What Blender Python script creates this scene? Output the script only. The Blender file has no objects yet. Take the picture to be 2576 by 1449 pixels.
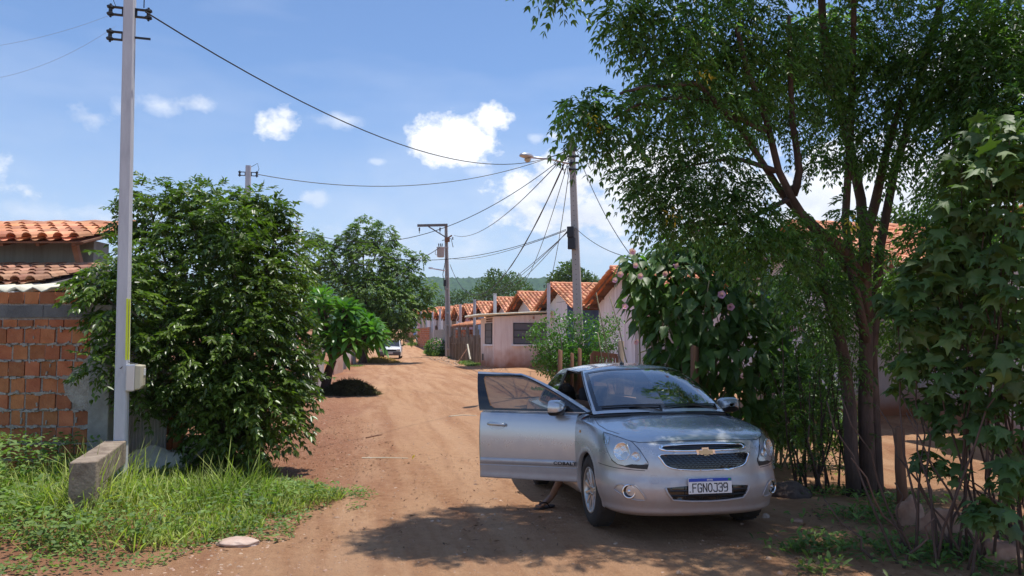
import bpy, bmesh, math, random
import numpy as np
from mathutils import Vector, Matrix, Euler, geometry, noise
from mathutils.bvhtree import BVHTree
R = math.radians
scene = bpy.context.scene
COL = scene.collection
# ------------------------------------------------------------ camera, sky, sun, exposure
F_PX, CX, CY, HZ, EYE = 1860.0, 1288.0, 724.5, 845.0, 1.72
TILT = math.atan((HZ - CY) / F_PX)
cam_data = bpy.data.cameras.new('camera')
cam_data.lens = 36.0 * F_PX / 2576.0
cam_data.sensor_width = 36.0
cam_data.clip_start = 0.05
cam_data.clip_end = 20000
cam = bpy.data.objects.new('camera', cam_data)
COL.objects.link(cam)
cam.location = (0, 0, EYE)
cam.rotation_euler = (R(90) + TILT, 0, 0)
scene.camera = cam
scene.view_settings.view_transform = 'Standard'
scene.view_settings.look = 'None'
scene.view_settings.gamma = 1
scene.view_settings.exposure = 0.14
TO_SUN = Vector((0.22, 0.05, 1.0)).normalized()
SUN_EL = math.asin(TO_SUN.z)
SUN_ROT = math.atan2(TO_SUN.x, TO_SUN.y)
sun_data = bpy.data.lights.new('sun', 'SUN')
sun_data.energy = 4.6
sun_data.angle = R(0.53)
sun_data.color = (1.0, 0.955, 0.89)
sun = bpy.data.objects.new('sun', sun_data)
COL.objects.link(sun)
sun.location = (10, 5, 40)
sun.rotation_euler = TO_SUN.to_track_quat('Z', 'Y').to_euler()

def dir_of(px, py):
    u = (px - CX) / F_PX; v = (CY - py) / F_PX
    return Vector((u, math.cos(TILT) - v * math.sin(TILT), math.sin(TILT) + v * math.cos(TILT)))
def at(px, py, Y):
    d = dir_of(px, py); t = Y / d.y
    return Vector((d.x * t, Y, EYE + d.z * t))
def xat(px, Y):
    return (px - CX) / F_PX * Y

# world: physical sky with fair-weather clouds mixed in by direction
world = bpy.data.worlds.new('World'); scene.world = world
world.use_nodes = True
wt = world.node_tree; wn = wt.nodes; wl = wt.links
wn.clear()
w_out = wn.new('ShaderNodeOutputWorld'); w_bg = wn.new('ShaderNodeBackground')
w_sky = wn.new('ShaderNodeTexSky')
w_sky.sky_type = 'NISHITA'; w_sky.sun_disc = False
w_sky.sun_elevation = SUN_EL; w_sky.sun_rotation = SUN_ROT
w_sky.air_density = 1.0; w_sky.dust_density = 0.15; w_sky.ozone_density = 3.5; w_sky.altitude = 300
w_bg.inputs['Strength'].default_value = 0.15
def wmath(op, a, b=None, c=None, clamp=False):
    n = wn.new('ShaderNodeMath'); n.operation = op; n.use_clamp = clamp
    for i, v in enumerate((a, b, c)):
        if v is None: continue
        if isinstance(v, (int, float)): n.inputs[i].default_value = v
        else: wl.new(v, n.inputs[i])
    return n.outputs[0]
w_tc = wn.new('ShaderNodeTexCoord')
w_sep = wn.new('ShaderNodeSeparateXYZ'); wl.new(w_tc.outputs['Generated'], w_sep.inputs[0])
w_noise = wn.new('ShaderNodeTexNoise'); w_noise.inputs['Scale'].default_value = 11.0
w_noise.inputs['Detail'].default_value = 7.0; w_noise.inputs['Roughness'].default_value = 0.58
w_noise2 = wn.new('ShaderNodeTexNoise'); w_noise2.inputs['Scale'].default_value = 30.0
w_noise2.inputs['Detail'].default_value = 5.0; w_noise2.inputs['Roughness'].default_value = 0.6
w_map = wn.new('ShaderNodeMapping'); w_map.inputs['Scale'].default_value = (1, 1, 1.35)
wl.new(w_tc.outputs['Generated'], w_map.inputs[0])
wl.new(w_map.outputs[0], w_noise.inputs['Vector']); wl.new(w_map.outputs[0], w_noise2.inputs['Vector'])
az = wmath('ARCTAN2', w_sep.outputs[0], w_sep.outputs[1])
el = wmath('ARCSINE', w_sep.outputs[2])
nz = wmath('ADD', wmath('MULTIPLY', wmath('SUBTRACT', w_noise.outputs[0], 0.5), 1.0),
           wmath('MULTIPLY', wmath('SUBTRACT', w_noise2.outputs[0], 0.5), 1.25))
# each cloud: direction (as azimuth / elevation), angular half sizes, density, softness
def ae(px, py):
    d = dir_of(px, py).normalized()
    return math.atan2(d.x, d.y), math.asin(d.z)
CLOUDS = [  # px, py, half width, half height, density, softness
    (1150, 350, 112, 62, 1.0, 0.42), (1230, 305, 50, 46, 1.0, 0.42), (1100, 368, 74, 50, 1.0, 0.45),
    (706, 312, 62, 40, 0.95, 0.55), (720, 285, 34, 28, 0.9, 0.5), (850, 303, 80, 22, 0.5, 0.9),
    (485, 256, 50, 26, 0.7, 0.8), (415, 268, 50, 30, 0.5, 0.9), (228, 294, 58, 30, 0.6, 0.9), (300, 275, 34, 24, 0.4, 0.9),
    (1400, 475, 140, 82, 1.0, 0.4), (1480, 545, 250, 56, 0.95, 0.45), (1540, 430, 170, 100, 1.0, 0.4), (1330, 520, 70, 50, 0.9, 0.5),
    (1780, 480, 260, 120, 1.0, 0.3), (2150, 470, 300, 110, 0.95, 0.3), (2560, 420, 240, 110, 0.9, 0.3), (2480, 150, 170, 90, 0.8, 0.4),
    (945, 408, 24, 10, 0.4, 0.6), (1205, 432, 40, 14, 0.3, 0.7), (1345, 350, 24, 16, 0.35, 0.6), (790, 500, 44, 28, 0.4, 0.55),
    (130, 535, 220, 24, 0.35, 0.9), (1040, 590, 420, 34, 0.3, 1.2), (1500, 625, 700, 36, 0.35, 1.1), (3300, 300, 700, 160, 0.9, 0.3), (-900, 350, 500, 90, 0.7, 0.4),
]
cov = None
for (px, py, hw, hh, dens, soft) in CLOUDS:
    a0, e0 = ae(px, py)
    dx = wmath('MULTIPLY', wmath('SUBTRACT', az, a0), F_PX / hw)
    dy = wmath('MULTIPLY', wmath('SUBTRACT', el, e0), F_PX / hh)
    r = wmath('SQRT', wmath('ADD', wmath('MULTIPLY', dx, dx), wmath('MULTIPLY', dy, dy)))
    v = wmath('SUBTRACT', wmath('ADD', 1.0, wmath('MULTIPLY', nz, 1.7)), r)
    m = wmath('MULTIPLY', wmath('DIVIDE', v, soft * 1.1, clamp=True), dens)
    cov = m if cov is None else wmath('MAXIMUM', cov, m)
# thin veil towards the horizon
veil = wmath('MULTIPLY', wmath('SUBTRACT', 1.0, wmath('DIVIDE', el, 0.30), clamp=True), 0.78)
veil = wmath('MULTIPLY', veil, wmath('ADD', 0.75, wmath('MULTIPLY', nz, 0.5)), clamp=True)
# wisps all over
w_n3 = wn.new('ShaderNodeTexNoise'); w_n3.inputs['Scale'].default_value = 2.2; w_n3.inputs['Detail'].default_value = 4
w_map3 = wn.new('ShaderNodeMapping'); w_map3.inputs['Scale'].default_value = (1, 1, 4.0)
wl.new(w_tc.outputs['Generated'], w_map3.inputs[0]); wl.new(w_map3.outputs[0], w_n3.inputs['Vector'])
w_veil = wn.new('ShaderNodeMix'); w_veil.data_type = 'RGBA'; w_veil.inputs[7].default_value = (4.55, 4.75, 5.2, 1)
wl.new(veil, w_veil.inputs[0])
wisp = wmath('MULTIPLY', wmath('SUBTRACT', w_n3.outputs[0], 0.46, clamp=True), 0.8)
cov = wmath('ADD', cov, wmath('MULTIPLY', wisp, wmath('SUBTRACT', 1.0, cov)), clamp=True)
w_tone = wn.new('ShaderNodeMix'); w_tone.data_type = 'RGBA'       # lit / grey undersides
w_tone.inputs[6].default_value = (4.5, 4.9, 5.7, 1); w_tone.inputs[7].default_value = (7.4, 7.5, 7.7, 1)
tonef = wmath('ADD', wmath('MULTIPLY', w_noise.outputs[0], 2.2), wmath('ADD', wmath('MULTIPLY', w_noise2.outputs[0], 0.8), wmath('MULTIPLY', el, 1.6)))
wl.new(wmath('SUBTRACT', tonef, 1.15, clamp=True), w_tone.inputs[0])
w_mix = wn.new('ShaderNodeMix'); w_mix.data_type = 'RGBA'
w_tint = wn.new('ShaderNodeMix'); w_tint.data_type = 'RGBA'; w_tint.blend_type = 'MULTIPLY'; w_tint.inputs[0].default_value = 1; w_tint.inputs[7].default_value = (0.93, 0.985, 1.07, 1)
wl.new(w_sky.outputs[0], w_tint.inputs[6])
wl.new(cov, w_mix.inputs[0]); wl.new(w_tint.outputs[2], w_veil.inputs[6]); wl.new(w_veil.outputs[2], w_mix.inputs[6]); wl.new(w_tone.outputs[2], w_mix.inputs[7])
wl.new(w_mix.outputs[2], w_bg.inputs[0]); wl.new(w_bg.outputs[0], w_out.inputs[0])

# ------------------------------------------------------------ helpers
def material(name, color, rough=0.8, metal=0.0, var=None, var_scale=4.0, bump=0.0, bump_scale=30.0,
             coat=0.0, spec=0.5, stretch=(1, 1, 1), detail=5.0, trans=0.0, coord='Object', island=0.0, emit=None):
    m = bpy.data.materials.new(name); m.use_nodes = True
    nt = m.node_tree; N = nt.nodes; L = nt.links
    b = N['Principled BSDF']
    b.inputs['Base Color'].default_value = (*color, 1)
    b.inputs['Roughness'].default_value = rough
    b.inputs['Metallic'].default_value = metal
    b.inputs['Specular IOR Level'].default_value = spec
    b.inputs['Coat Weight'].default_value = coat
    b.inputs['Coat Roughness'].default_value = 0.06
    tc = N.new('ShaderNodeTexCoord'); mp = N.new('ShaderNodeMapping')
    mp.inputs['Scale'].default_value = stretch
    L.new(tc.outputs[coord], mp.inputs[0])
    colout = None
    if var is not None:
        n = N.new('ShaderNodeTexNoise'); n.inputs['Scale'].default_value = var_scale; n.inputs['Detail'].default_value = detail
        n.inputs['Roughness'].default_value = 0.65
        L.new(mp.outputs[0], n.inputs['Vector'])
        cr = N.new('ShaderNodeValToRGB'); cr.color_ramp.elements[0].position = 0.32; cr.color_ramp.elements[1].position = 0.68
        cr.color_ramp.elements[0].color = (*color, 1); cr.color_ramp.elements[1].color = (*var, 1)
        L.new(n.outputs[0], cr.inputs[0]); colout = cr.outputs[0]
        L.new(colout, b.inputs['Base Color'])
    if island > 0:
        g = N.new('ShaderNodeNewGeometry'); hs = N.new('ShaderNodeHueSaturation')
        if colout is not None: L.new(colout, hs.inputs['Color'])
        else: hs.inputs['Color'].default_value = (*color, 1)
        mr = N.new('ShaderNodeMapRange'); mr.inputs[3].default_value = 1 - island; mr.inputs[4].default_value = 1 + island
        L.new(g.outputs['Random Per Island'], mr.inputs[0]); L.new(mr.outputs[0], hs.inputs['Value'])
        mh = N.new('ShaderNodeMath'); mh.operation = 'MULTIPLY_ADD'; mh.inputs[1].default_value = 7.31; mh.inputs[2].default_value = 0
        L.new(g.outputs['Random Per Island'], mh.inputs[0])
        fr = N.new('ShaderNodeMath'); fr.operation = 'FRACT'; L.new(mh.outputs[0], fr.inputs[0])
        mr2 = N.new('ShaderNodeMapRange'); mr2.inputs[3].default_value = 0.5 - island * 0.022; mr2.inputs[4].default_value = 0.5 + island * 0.022
        L.new(fr.outputs[0], mr2.inputs[0]); L.new(mr2.outputs[0], hs.inputs['Hue'])
        colout = hs.outputs[0]; L.new(colout, b.inputs['Base Color'])
    if bump > 0:
        n2 = N.new('ShaderNodeTexNoise'); n2.inputs['Scale'].default_value = bump_scale; n2.inputs['Detail'].default_value = 6
        L.new(mp.outputs[0], n2.inputs['Vector'])
        bp = N.new('ShaderNodeBump'); bp.inputs['Strength'].default_value = min(1.0, bump * 1.0); bp.inputs['Distance'].default_value = 0.02 * bump
        L.new(n2.outputs[0], bp.inputs['Height']); L.new(bp.outputs[0], b.inputs['Normal'])
    if trans > 0:
        out = N['Material Output']; tr = N.new('ShaderNodeBsdfTranslucent'); mx = N.new('ShaderNodeMixShader')
        mx.inputs[0].default_value = trans
        if colout is not None:
            g2 = N.new('ShaderNodeMix'); g2.data_type = 'RGBA'; g2.blend_type = 'MULTIPLY'; g2.inputs[0].default_value = 1
            L.new(colout, g2.inputs[6]); g2.inputs[7].default_value = (1.6, 2.1, 0.7, 1)
            L.new(g2.outputs[2], tr.inputs[0])
        else: tr.inputs[0].default_value = (min(1, color[0] * 1.6), min(1, color[1] * 2.1), color[2] * .7, 1)
        L.new(b.outputs[0], mx.inputs[1]); L.new(tr.outputs[0], mx.inputs[2]); L.new(mx.outputs[0], out.inputs[0])
    if emit:
        b.inputs['Emission Color'].default_value = (*emit[0], 1); b.inputs['Emission Strength'].default_value = emit[1]
    return m

def wm(o):
    m = Matrix.LocRotScale(o.location, o.rotation_euler, o.scale)
    return wm(o.parent) @ m if o.parent else m

def tag(o, label=None, cat=None, group=None, kind=None):
    if label: o['label'] = label
    if cat: o['category'] = cat
    if group: o['group'] = group
    if kind: o['kind'] = kind
    return o

def empty(name, loc=(0, 0, 0), label=None, cat=None, group=None, rot=(0, 0, 0), parent=None):
    o = bpy.data.objects.new(name, None); o.empty_display_size = 0.2
    COL.objects.link(o); o.location = loc; o.rotation_euler = rot; o.parent = parent
    return tag(o, label, cat, group)

class MB:
    """collects polygons; build() links them as one mesh object"""
    def __init__(s): s.v = []; s.f = []; s.m = []; s.mi = 0
    def add(s, verts, faces):
        k = len(s.v); s.v.extend([tuple(p) for p in verts])
        for f in faces: s.f.append(tuple(i + k for i in f)); s.m.append(s.mi)
        return s
    def box(s, c, size, rz=0.0, ry=0.0, rx=0.0, taper=1.0):
        M = Matrix.Translation(c) @ Euler((rx, ry, rz)).to_matrix().to_4x4()
        hx, hy, hz = size[0] / 2, size[1] / 2, size[2] / 2
        vs = []
        for z in (-hz, hz):
            t = taper if z > 0 else 1.0
            for x, y in ((-hx, -hy), (hx, -hy), (hx, hy), (-hx, hy)):
                vs.append(M @ Vector((x * t, y * t, z)))
        return s.add(vs, [(3, 2, 1, 0), (4, 5, 6, 7), (0, 1, 5, 4), (1, 2, 6, 5), (2, 3, 7, 6), (3, 0, 4, 7)])
    def bar(s, a, b, w, h=None, up=(0, 0, 1), w2=None, h2=None):
        a, b = Vector(a), Vector(b); h = w if h is None else h; w2 = w if w2 is None else w2; h2 = h if h2 is None else h2
        d = (b - a).normalized(); u = Vector(up)
        if abs(d.dot(u)) > 0.98: u = Vector((1, 0, 0))
        sx = d.cross(u).normalized(); sy = sx.cross(d).normalized()
        vs = []
        for p, ww, hh in ((a, w, h), (b, w2, h2)):
            for i, j in ((-1, -1), (1, -1), (1, 1), (-1, 1)): vs.append(p + sx * (i * ww / 2) + sy * (j * hh / 2))
        return s.add(vs, [(3, 2, 1, 0), (4, 5, 6, 7), (0, 1, 5, 4), (1, 2, 6, 5), (2, 3, 7, 6), (3, 0, 4, 7)])
    def tube(s, pts, rad, n=8, cap=True):
        pts = [Vector(p) for p in pts]; m = len(pts)
        if not hasattr(rad, '__len__'): rad = [rad] * m
        rings = []; prev = None
        for i, p in enumerate(pts):
            d = (pts[min(i + 1, m - 1)] - pts[max(i - 1, 0)])
            d = d.normalized() if d.length > 1e-9 else Vector((0, 0, 1))
            if prev is None:
                u = Vector((0, 0, 1)) if abs(d.z) < 0.9 else Vector((1, 0, 0))
                sx = d.cross(u).normalized()
            else:
                sx = (prev - d * prev.dot(d)).normalized()
            prev = sx; sy = d.cross(sx)
            rings.append([p + (sx * math.cos(2 * math.pi * k / n) + sy * math.sin(2 * math.pi * k / n)) * rad[i] for k in range(n)])
        vs = [q for r_ in rings for q in r_]; fs = []
        for i in range(m - 1):
            for k in range(n):
                fs.append((i * n + k, i * n + (k + 1) % n, (i + 1) * n + (k + 1) % n, (i + 1) * n + k))
        if cap: fs.append(tuple(range(n - 1, -1, -1))); fs.append(tuple(range((m - 1) * n, m * n)))
        return s.add(vs, fs)
    def lathe(s, prof, n=24, M=Matrix(), closed=False):
        """prof: (radius, height) pairs round local z"""
        vs = []; m = len(prof)
        for (r_, h) in prof:
            for k in range(n):
                a = 2 * math.pi * k / n; vs.append(M @ Vector((r_ * math.cos(a), r_ * math.sin(a), h)))
        fs = []
        for i in range(m - 1 if not closed else m):
            j = (i + 1) % m
            for k in range(n): fs.append((i * n + k, i * n + (k + 1) % n, j * n + (k + 1) % n, j * n + k))
        return s.add(vs, fs)
    def build(s, name, mats, parent=None, smooth=False, world=True, bevel=0.0, angle=None):
        me = bpy.data.meshes.new(name)
        vs = s.v
        if parent is not None and world:
            Mi = wm(parent).inverted(); vs = [Mi @ Vector(p) for p in vs]
        me.from_pydata([tuple(p) for p in vs], [], s.f)
        if not isinstance(mats, (list, tuple)): mats = [mats]
        for m in mats: me.materials.append(m)
        if len(mats) > 1: me.polygons.foreach_set('material_index', s.m)
        if smooth: me.polygons.foreach_set('use_smooth', [True] * len(me.polygons))
        me.update()
        o = bpy.data.objects.new(name, me); COL.objects.link(o); o.parent = parent
        if bevel > 0:
            md = o.modifiers.new('bevel', 'BEVEL'); md.width = bevel; md.segments = 2; md.limit_method = 'ANGLE'; md.angle_limit = R(40)
        if angle is not None:
            me.set_sharp_from_angle(angle=R(angle))
        return o

def np_mesh(name, V, faces, mats, parent=None, smooth=False, matidx=None):
    """fast mesh from arrays; faces (n,k) with k=3 or 4"""
    me = bpy.data.meshes.new(name)
    V = np.asarray(V, dtype=np.float32)
    if parent is not None:
        Mi = np.array(wm(parent).inverted()); V = V @ Mi[:3, :3].T.astype(np.float32) + Mi[:3, 3].astype(np.float32)
    faces = np.asarray(faces, dtype=np.int32); n, k = faces.shape
    me.vertices.add(len(V)); me.vertices.foreach_set('co', V.ravel())
    me.loops.add(n * k); me.loops.foreach_set('vertex_index', faces.ravel())
    me.polygons.add(n); me.polygons.foreach_set('loop_start', np.arange(0, n * k, k, dtype=np.int32))
    if smooth: me.polygons.foreach_set('use_smooth', np.ones(n, dtype=bool))
    if not isinstance(mats, (list, tuple)): mats = [mats]
    for m in mats: me.materials.append(m)
    if matidx is not None: me.polygons.foreach_set('material_index', np.asarray(matidx, dtype=np.int32))
    me.update(calc_edges=True); me.validate()
    o = bpy.data.objects.new(name, me); COL.objects.link(o); o.parent = parent
    return o

def copy_tree(o, parent=None):
    c = o.copy(); COL.objects.link(c); c.parent = parent
    for ch in [x for x in bpy.data.objects if x.parent == o]: copy_tree(ch, c)
    return c

def catmull(P, n):
    """n samples through control points P, roughly even in parameter"""
    P = np.asarray(P, float); m = len(P)
    t = np.linspace(0, m - 1, n); i = np.clip(t.astype(int), 0, m - 2); f = (t - i)[:, None]
    g = lambda k: P[np.clip(k, 0, m - 1)]
    p0 = np.where((i == 0)[:, None], 2 * g(i) - g(i + 1), g(i - 1)); p1 = g(i); p2 = g(i + 1)
    p3 = np.where((i == m - 2)[:, None], 2 * g(i + 1) - g(i), g(i + 2))
    return 0.5 * ((2 * p1) + (-p0 + p2) * f + (2 * p0 - 5 * p1 + 4 * p2 - p3) * f ** 2 + (-p0 + 3 * p1 - 3 * p2 + p3) * f ** 3)

def sstep(a, b, x):
    t = min(1.0, max(0.0, (x - a) / (b - a))); return t * t * (3 - 2 * t)

# terrain: falls a little behind the car, level along the houses, climbs beyond the second pole
def road_left(y):  return -1.25 - 0.205 * y if y > 4 else -2.07 - 0.9 * (4 - y)
def road_right(y): return (1.9 - 0.115 * y) if y > 12 else 0.52 + 0.55 * (12 - y)
def gz(x, y):
    z = -0.15 * sstep(6.6, 9.6, y) + 0.15 * sstep(14, 32, y)
    z += 0.028 * max(0.0, y - 62) * (1 - sstep(160, 260, y)) + (2.75 + 0.0 * y) * sstep(160, 260, y) * 0.9
    l, r_ = road_left(y), road_right(y)
    z += 0.10 * sstep(0.0, 1.6, l - x) + (0.06 * sstep(0, 2.0, x - r_) if y > 12 else 0)
    k = 1.0 if y < 120 else 0.0
    z += k * 0.035 * (noise.noise(Vector((x * 0.55, y * 0.4, 0.0))))
    z += k * 0.012 * noise.noise(Vector((x * 2.3, y * 1.9, 3.0)))
    # wheel ruts along the road
    if 3 < y < 70:
        c = (l + r_) / 2
        for o_ in (-0.75, 0.75): z -= 0.018 * math.exp(-((x - c - o_) / 0.28) ** 2)
    return z
# ------------------------------------------------------------ ground, road, hills
def dirt_material():
    m = bpy.data.materials.new('red dirt'); m.use_nodes = True
    nt = m.node_tree; N = nt.nodes; L = nt.links; b = N['Principled BSDF']
    b.inputs['Roughness'].default_value = 0.95; b.inputs['Specular IOR Level'].default_value = 0.15
    g = N.new('ShaderNodeNewGeometry')
    def nse(scale, detail=6, rough=0.6, sx=1, sy=1, rot=0.0):
        vr = N.new('ShaderNodeVectorRotate'); vr.rotation_type = 'Z_AXIS'; vr.inputs['Angle'].default_value = rot; L.new(g.outputs['Position'], vr.inputs['Vector'])
        mp = N.new('ShaderNodeMapping'); mp.inputs['Scale'].default_value = (sx, sy, 1)
        L.new(vr.outputs[0], mp.inputs[0])
        n = N.new('ShaderNodeTexNoise'); n.inputs['Scale'].default_value = scale; n.inputs['Detail'].default_value = detail
        n.inputs['Roughness'].default_value = rough; L.new(mp.outputs[0], n.inputs['Vector']); return n.outputs[0]
    def ramp(src, stops):
        r_ = N.new('ShaderNodeValToRGB'); e = r_.color_ramp.elements
        e[0].position, e[0].color = stops[0][0], (*stops[0][1], 1); e[1].position, e[1].color = stops[1][0], (*stops[1][1], 1)
        for p_, c_ in stops[2:]:
            x = e.new(p_); x.color = (*c_, 1)
        L.new(src, r_.inputs[0]); return r_.outputs[0]
    def mixc(f, a, b_, mode='MIX'):
        x = N.new('ShaderNodeMix'); x.data_type = 'RGBA'; x.blend_type = mode
        for i, v in ((0, f), (6, a), (7, b_)):
            if isinstance(v, (float, int)): x.inputs[i].default_value = v
            elif isinstance(v, tuple): x.inputs[i].default_value = (*v, 1)
            else: L.new(v, x.inputs[i])
        return x.outputs[2]
    base = ramp(nse(0.7, 5, 0.6, 1, .3, R(-13)), [(0.34, (0.36, 0.172, 0.086)), (0.66, (0.50, 0.280, 0.150))])
    fine = ramp(nse(9, 8, 0.72), [(0.3, (0.25, 0.112, 0.056)), (0.62, (0.53, 0.305, 0.170))])
    c = mixc(0.45, base, fine)
    tracks = ramp(nse(2.4, 6, 0.62, 1.0, 0.07, R(-13)), [(0.43, (0.0,) * 3), (0.56, (1.0,) * 3)])
    c = mixc(0.0, c, c)
    tm = N.new('ShaderNodeMath'); tm.operation = 'MULTIPLY'; tm.inputs[1].default_value = 0.42; L.new(tracks, tm.inputs[0])
    c = mixc(tm.outputs[0], c, (0.60, 0.37, 0.215))
    # damp red patches
    dm = ramp(nse(1.3, 4, 0.55, 1, .32, R(-13)), [(0.58, (0.0,) * 3), (0.70, (0.6,) * 3)])
    c = mixc(dm, c, (0.30, 0.130, 0.070))
    # redder, less driven dirt along the left verge
    sp = N.new('ShaderNodeSeparateXYZ'); L.new(g.outputs['Position'], sp.inputs[0])
    e1 = N.new('ShaderNodeMath'); e1.operation = 'MULTIPLY_ADD'; e1.inputs[1].default_value = .205; L.new(sp.outputs[1], e1.inputs[0]); L.new(sp.outputs[0], e1.inputs[2])
    e2 = N.new('ShaderNodeMath'); e2.operation = 'MULTIPLY_ADD'; e2.inputs[1].default_value = 3.2; L.new(nse(1.1, 5, .6, 1, .4, R(-12)), e2.inputs[0]); L.new(e1.outputs[0], e2.inputs[2])
    n1 = N.new('ShaderNodeMath'); n1.operation = 'SUBTRACT'; n1.inputs[0].default_value = 9.5; n1.use_clamp = False; L.new(sp.outputs[1], n1.inputs[1])
    n2_ = N.new('ShaderNodeMath'); n2_.operation = 'MAXIMUM'; n2_.inputs[1].default_value = 0; L.new(n1.outputs[0], n2_.inputs[0])
    n3_ = N.new('ShaderNodeMath'); n3_.operation = 'MULTIPLY_ADD'; n3_.inputs[1].default_value = .5; L.new(n2_.outputs[0], n3_.inputs[0]); L.new(e2.outputs[0], n3_.inputs[2]); e2 = n3_
    e3 = N.new('ShaderNodeMapRange'); e3.inputs[1].default_value = 1.0; e3.inputs[2].default_value = 2.6; e3.inputs[3].default_value = .75; e3.inputs[4].default_value = 0; L.new(e2.outputs[0], e3.inputs[0])
    c = mixc(e3.outputs[0], c, ramp(nse(12, 8, .75), [(.35, (0.23, .085, .045)), (.68, (.40, .20, .12))]))
    # packed wheel tracks
    tc_ = N.new('ShaderNodeMath'); tc_.operation = 'MULTIPLY_ADD'; tc_.inputs[1].default_value = .16; L.new(sp.outputs[1], tc_.inputs[0]); L.new(sp.outputs[0], tc_.inputs[2])
    wob = N.new('ShaderNodeMath'); wob.operation = 'MULTIPLY_ADD'; wob.inputs[1].default_value = .9; L.new(nse(.22, 2), wob.inputs[0]); L.new(tc_.outputs[0], wob.inputs[2])
    dd = N.new('ShaderNodeMath'); dd.operation = 'SUBTRACT'; dd.inputs[1].default_value = .325 + .45; L.new(wob.outputs[0], dd.inputs[0])
    ab = N.new('ShaderNodeMath'); ab.operation = 'ABSOLUTE'; L.new(dd.outputs[0], ab.inputs[0])
    for off_, wd, colr, st in ((.75, .22, (.58, .36, .22), .35), (.47, .07, (.27, .125, .07), .28), (1.05, .08, (.27, .125, .07), .25), (1.75, .09, (.30, .14, .08), .22)):
        q1 = N.new('ShaderNodeMath'); q1.operation = 'SUBTRACT'; q1.inputs[1].default_value = off_; L.new(ab.outputs[0], q1.inputs[0])
        q2 = N.new('ShaderNodeMath'); q2.operation = 'ABSOLUTE'; L.new(q1.outputs[0], q2.inputs[0])
        q3 = N.new('ShaderNodeMapRange'); q3.interpolation_type = 'SMOOTHSTEP'; q3.inputs[1].default_value = 0; q3.inputs[2].default_value = wd * 1.6; q3.inputs[3].default_value = st; q3.inputs[4].default_value = 0; L.new(q2.outputs[0], q3.inputs[0])
        q4 = N.new('ShaderNodeMath'); q4.operation = 'MULTIPLY'; L.new(q3.outputs[0], q4.inputs[0]); L.new(ramp(nse(2.2, 6, .7, 1, .3, R(-10)), [(.42, (0.0,) * 3), (.56, (1.0,) * 3)]), q4.inputs[1])
        c = mixc(q4.outputs[0], c, colr)
    # grit
    v = N.new('ShaderNodeTexVoronoi'); v.inputs['Scale'].default_value = 34; L.new(g.outputs['Position'], v.inputs['Vector'])
    gr = ramp(v.outputs['Distance'], [(0.10, (1.0,) * 3), (0.22, (0.0,) * 3)])
    sel = ramp(nse(14, 2), [(0.52, (0.0,) * 3), (0.60, (0.7,) * 3)])
    mm = N.new('ShaderNodeMath'); mm.operation = 'MULTIPLY'; L.new(gr, mm.inputs[0]); L.new(sel, mm.inputs[1])
    c = mixc(mm.outputs[0], c, (0.50, 0.36, 0.26))
    L.new(c, b.inputs['Base Color'])
    add = N.new('ShaderNodeMath'); add.operation = 'MULTIPLY_ADD'; add.inputs[1].default_value = 0.6
    L.new(nse(42, 7, 0.7), add.inputs[0]); L.new(nse(6, 6, 0.65), add.inputs[2])
    add2 = N.new('ShaderNodeMath'); add2.operation = 'MULTIPLY_ADD'; add2.inputs[1].default_value = 0.35
    L.new(mm.outputs[0], add2.inputs[0]); L.new(add.outputs[0], add2.inputs[2])
    bp = N.new('ShaderNodeBump'); bp.inputs['Strength'].default_value = 0.9; bp.inputs['Distance'].default_value = 0.085
    L.new(add2.outputs[0], bp.inputs['Height']); L.new(bp.outputs[0], b.inputs['Normal'])
    return m
M_DIRT = dirt_material()

def axis(breaks):
    out = []
    for a, b, st in breaks: out += list(np.arange(a, b, st))
    return out
gx_ax = [-1500, -900, -500, -260, -140, -90, -60] + axis([(-45, -24, 1.5), (-24, -9, 0.5), (-9, 9, 0.14), (9, 24, 0.5), (24, 60, 3)]) + [60, 90, 140, 260, 500, 900, 1500]
gy_ax = [-20, -10, -4, -1] + axis([(0.5, 14, 0.12), (14, 32, 0.3), (32, 80, 0.8), (80, 200, 4), (200, 600, 40)]) + [600, 900, 1300, 1800, 2600, 3600]
NXg, NYg = len(gx_ax), len(gy_ax)
gv = [(x, y, gz(x, y)) for y in gy_ax for x in gx_ax]
gf, rf = [], []
for j in range(NYg - 1):
    for i in range(NXg - 1):
        f = (j * NXg + i, j * NXg + i + 1, (j + 1) * NXg + i + 1, (j + 1) * NXg + i)
        x = (gx_ax[i] + gx_ax[i + 1]) / 2; y = (gy_ax[j] + gy_ax[j + 1]) / 2
        on = 0.5 < y < 150 and road_left(y) < x < road_right(y)
        (rf if on else gf).append(f)
def sub_mesh(name, fs):
    fs = np.array(fs); used, inv = np.unique(fs.ravel(), return_inverse=True)
    return np_mesh(name, np.array(gv)[used], inv.reshape(fs.shape), M_DIRT, smooth=True)
tag(sub_mesh('ground', gf), kind='structure')
tag(sub_mesh('dirt_road', rf), kind='structure')

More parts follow.
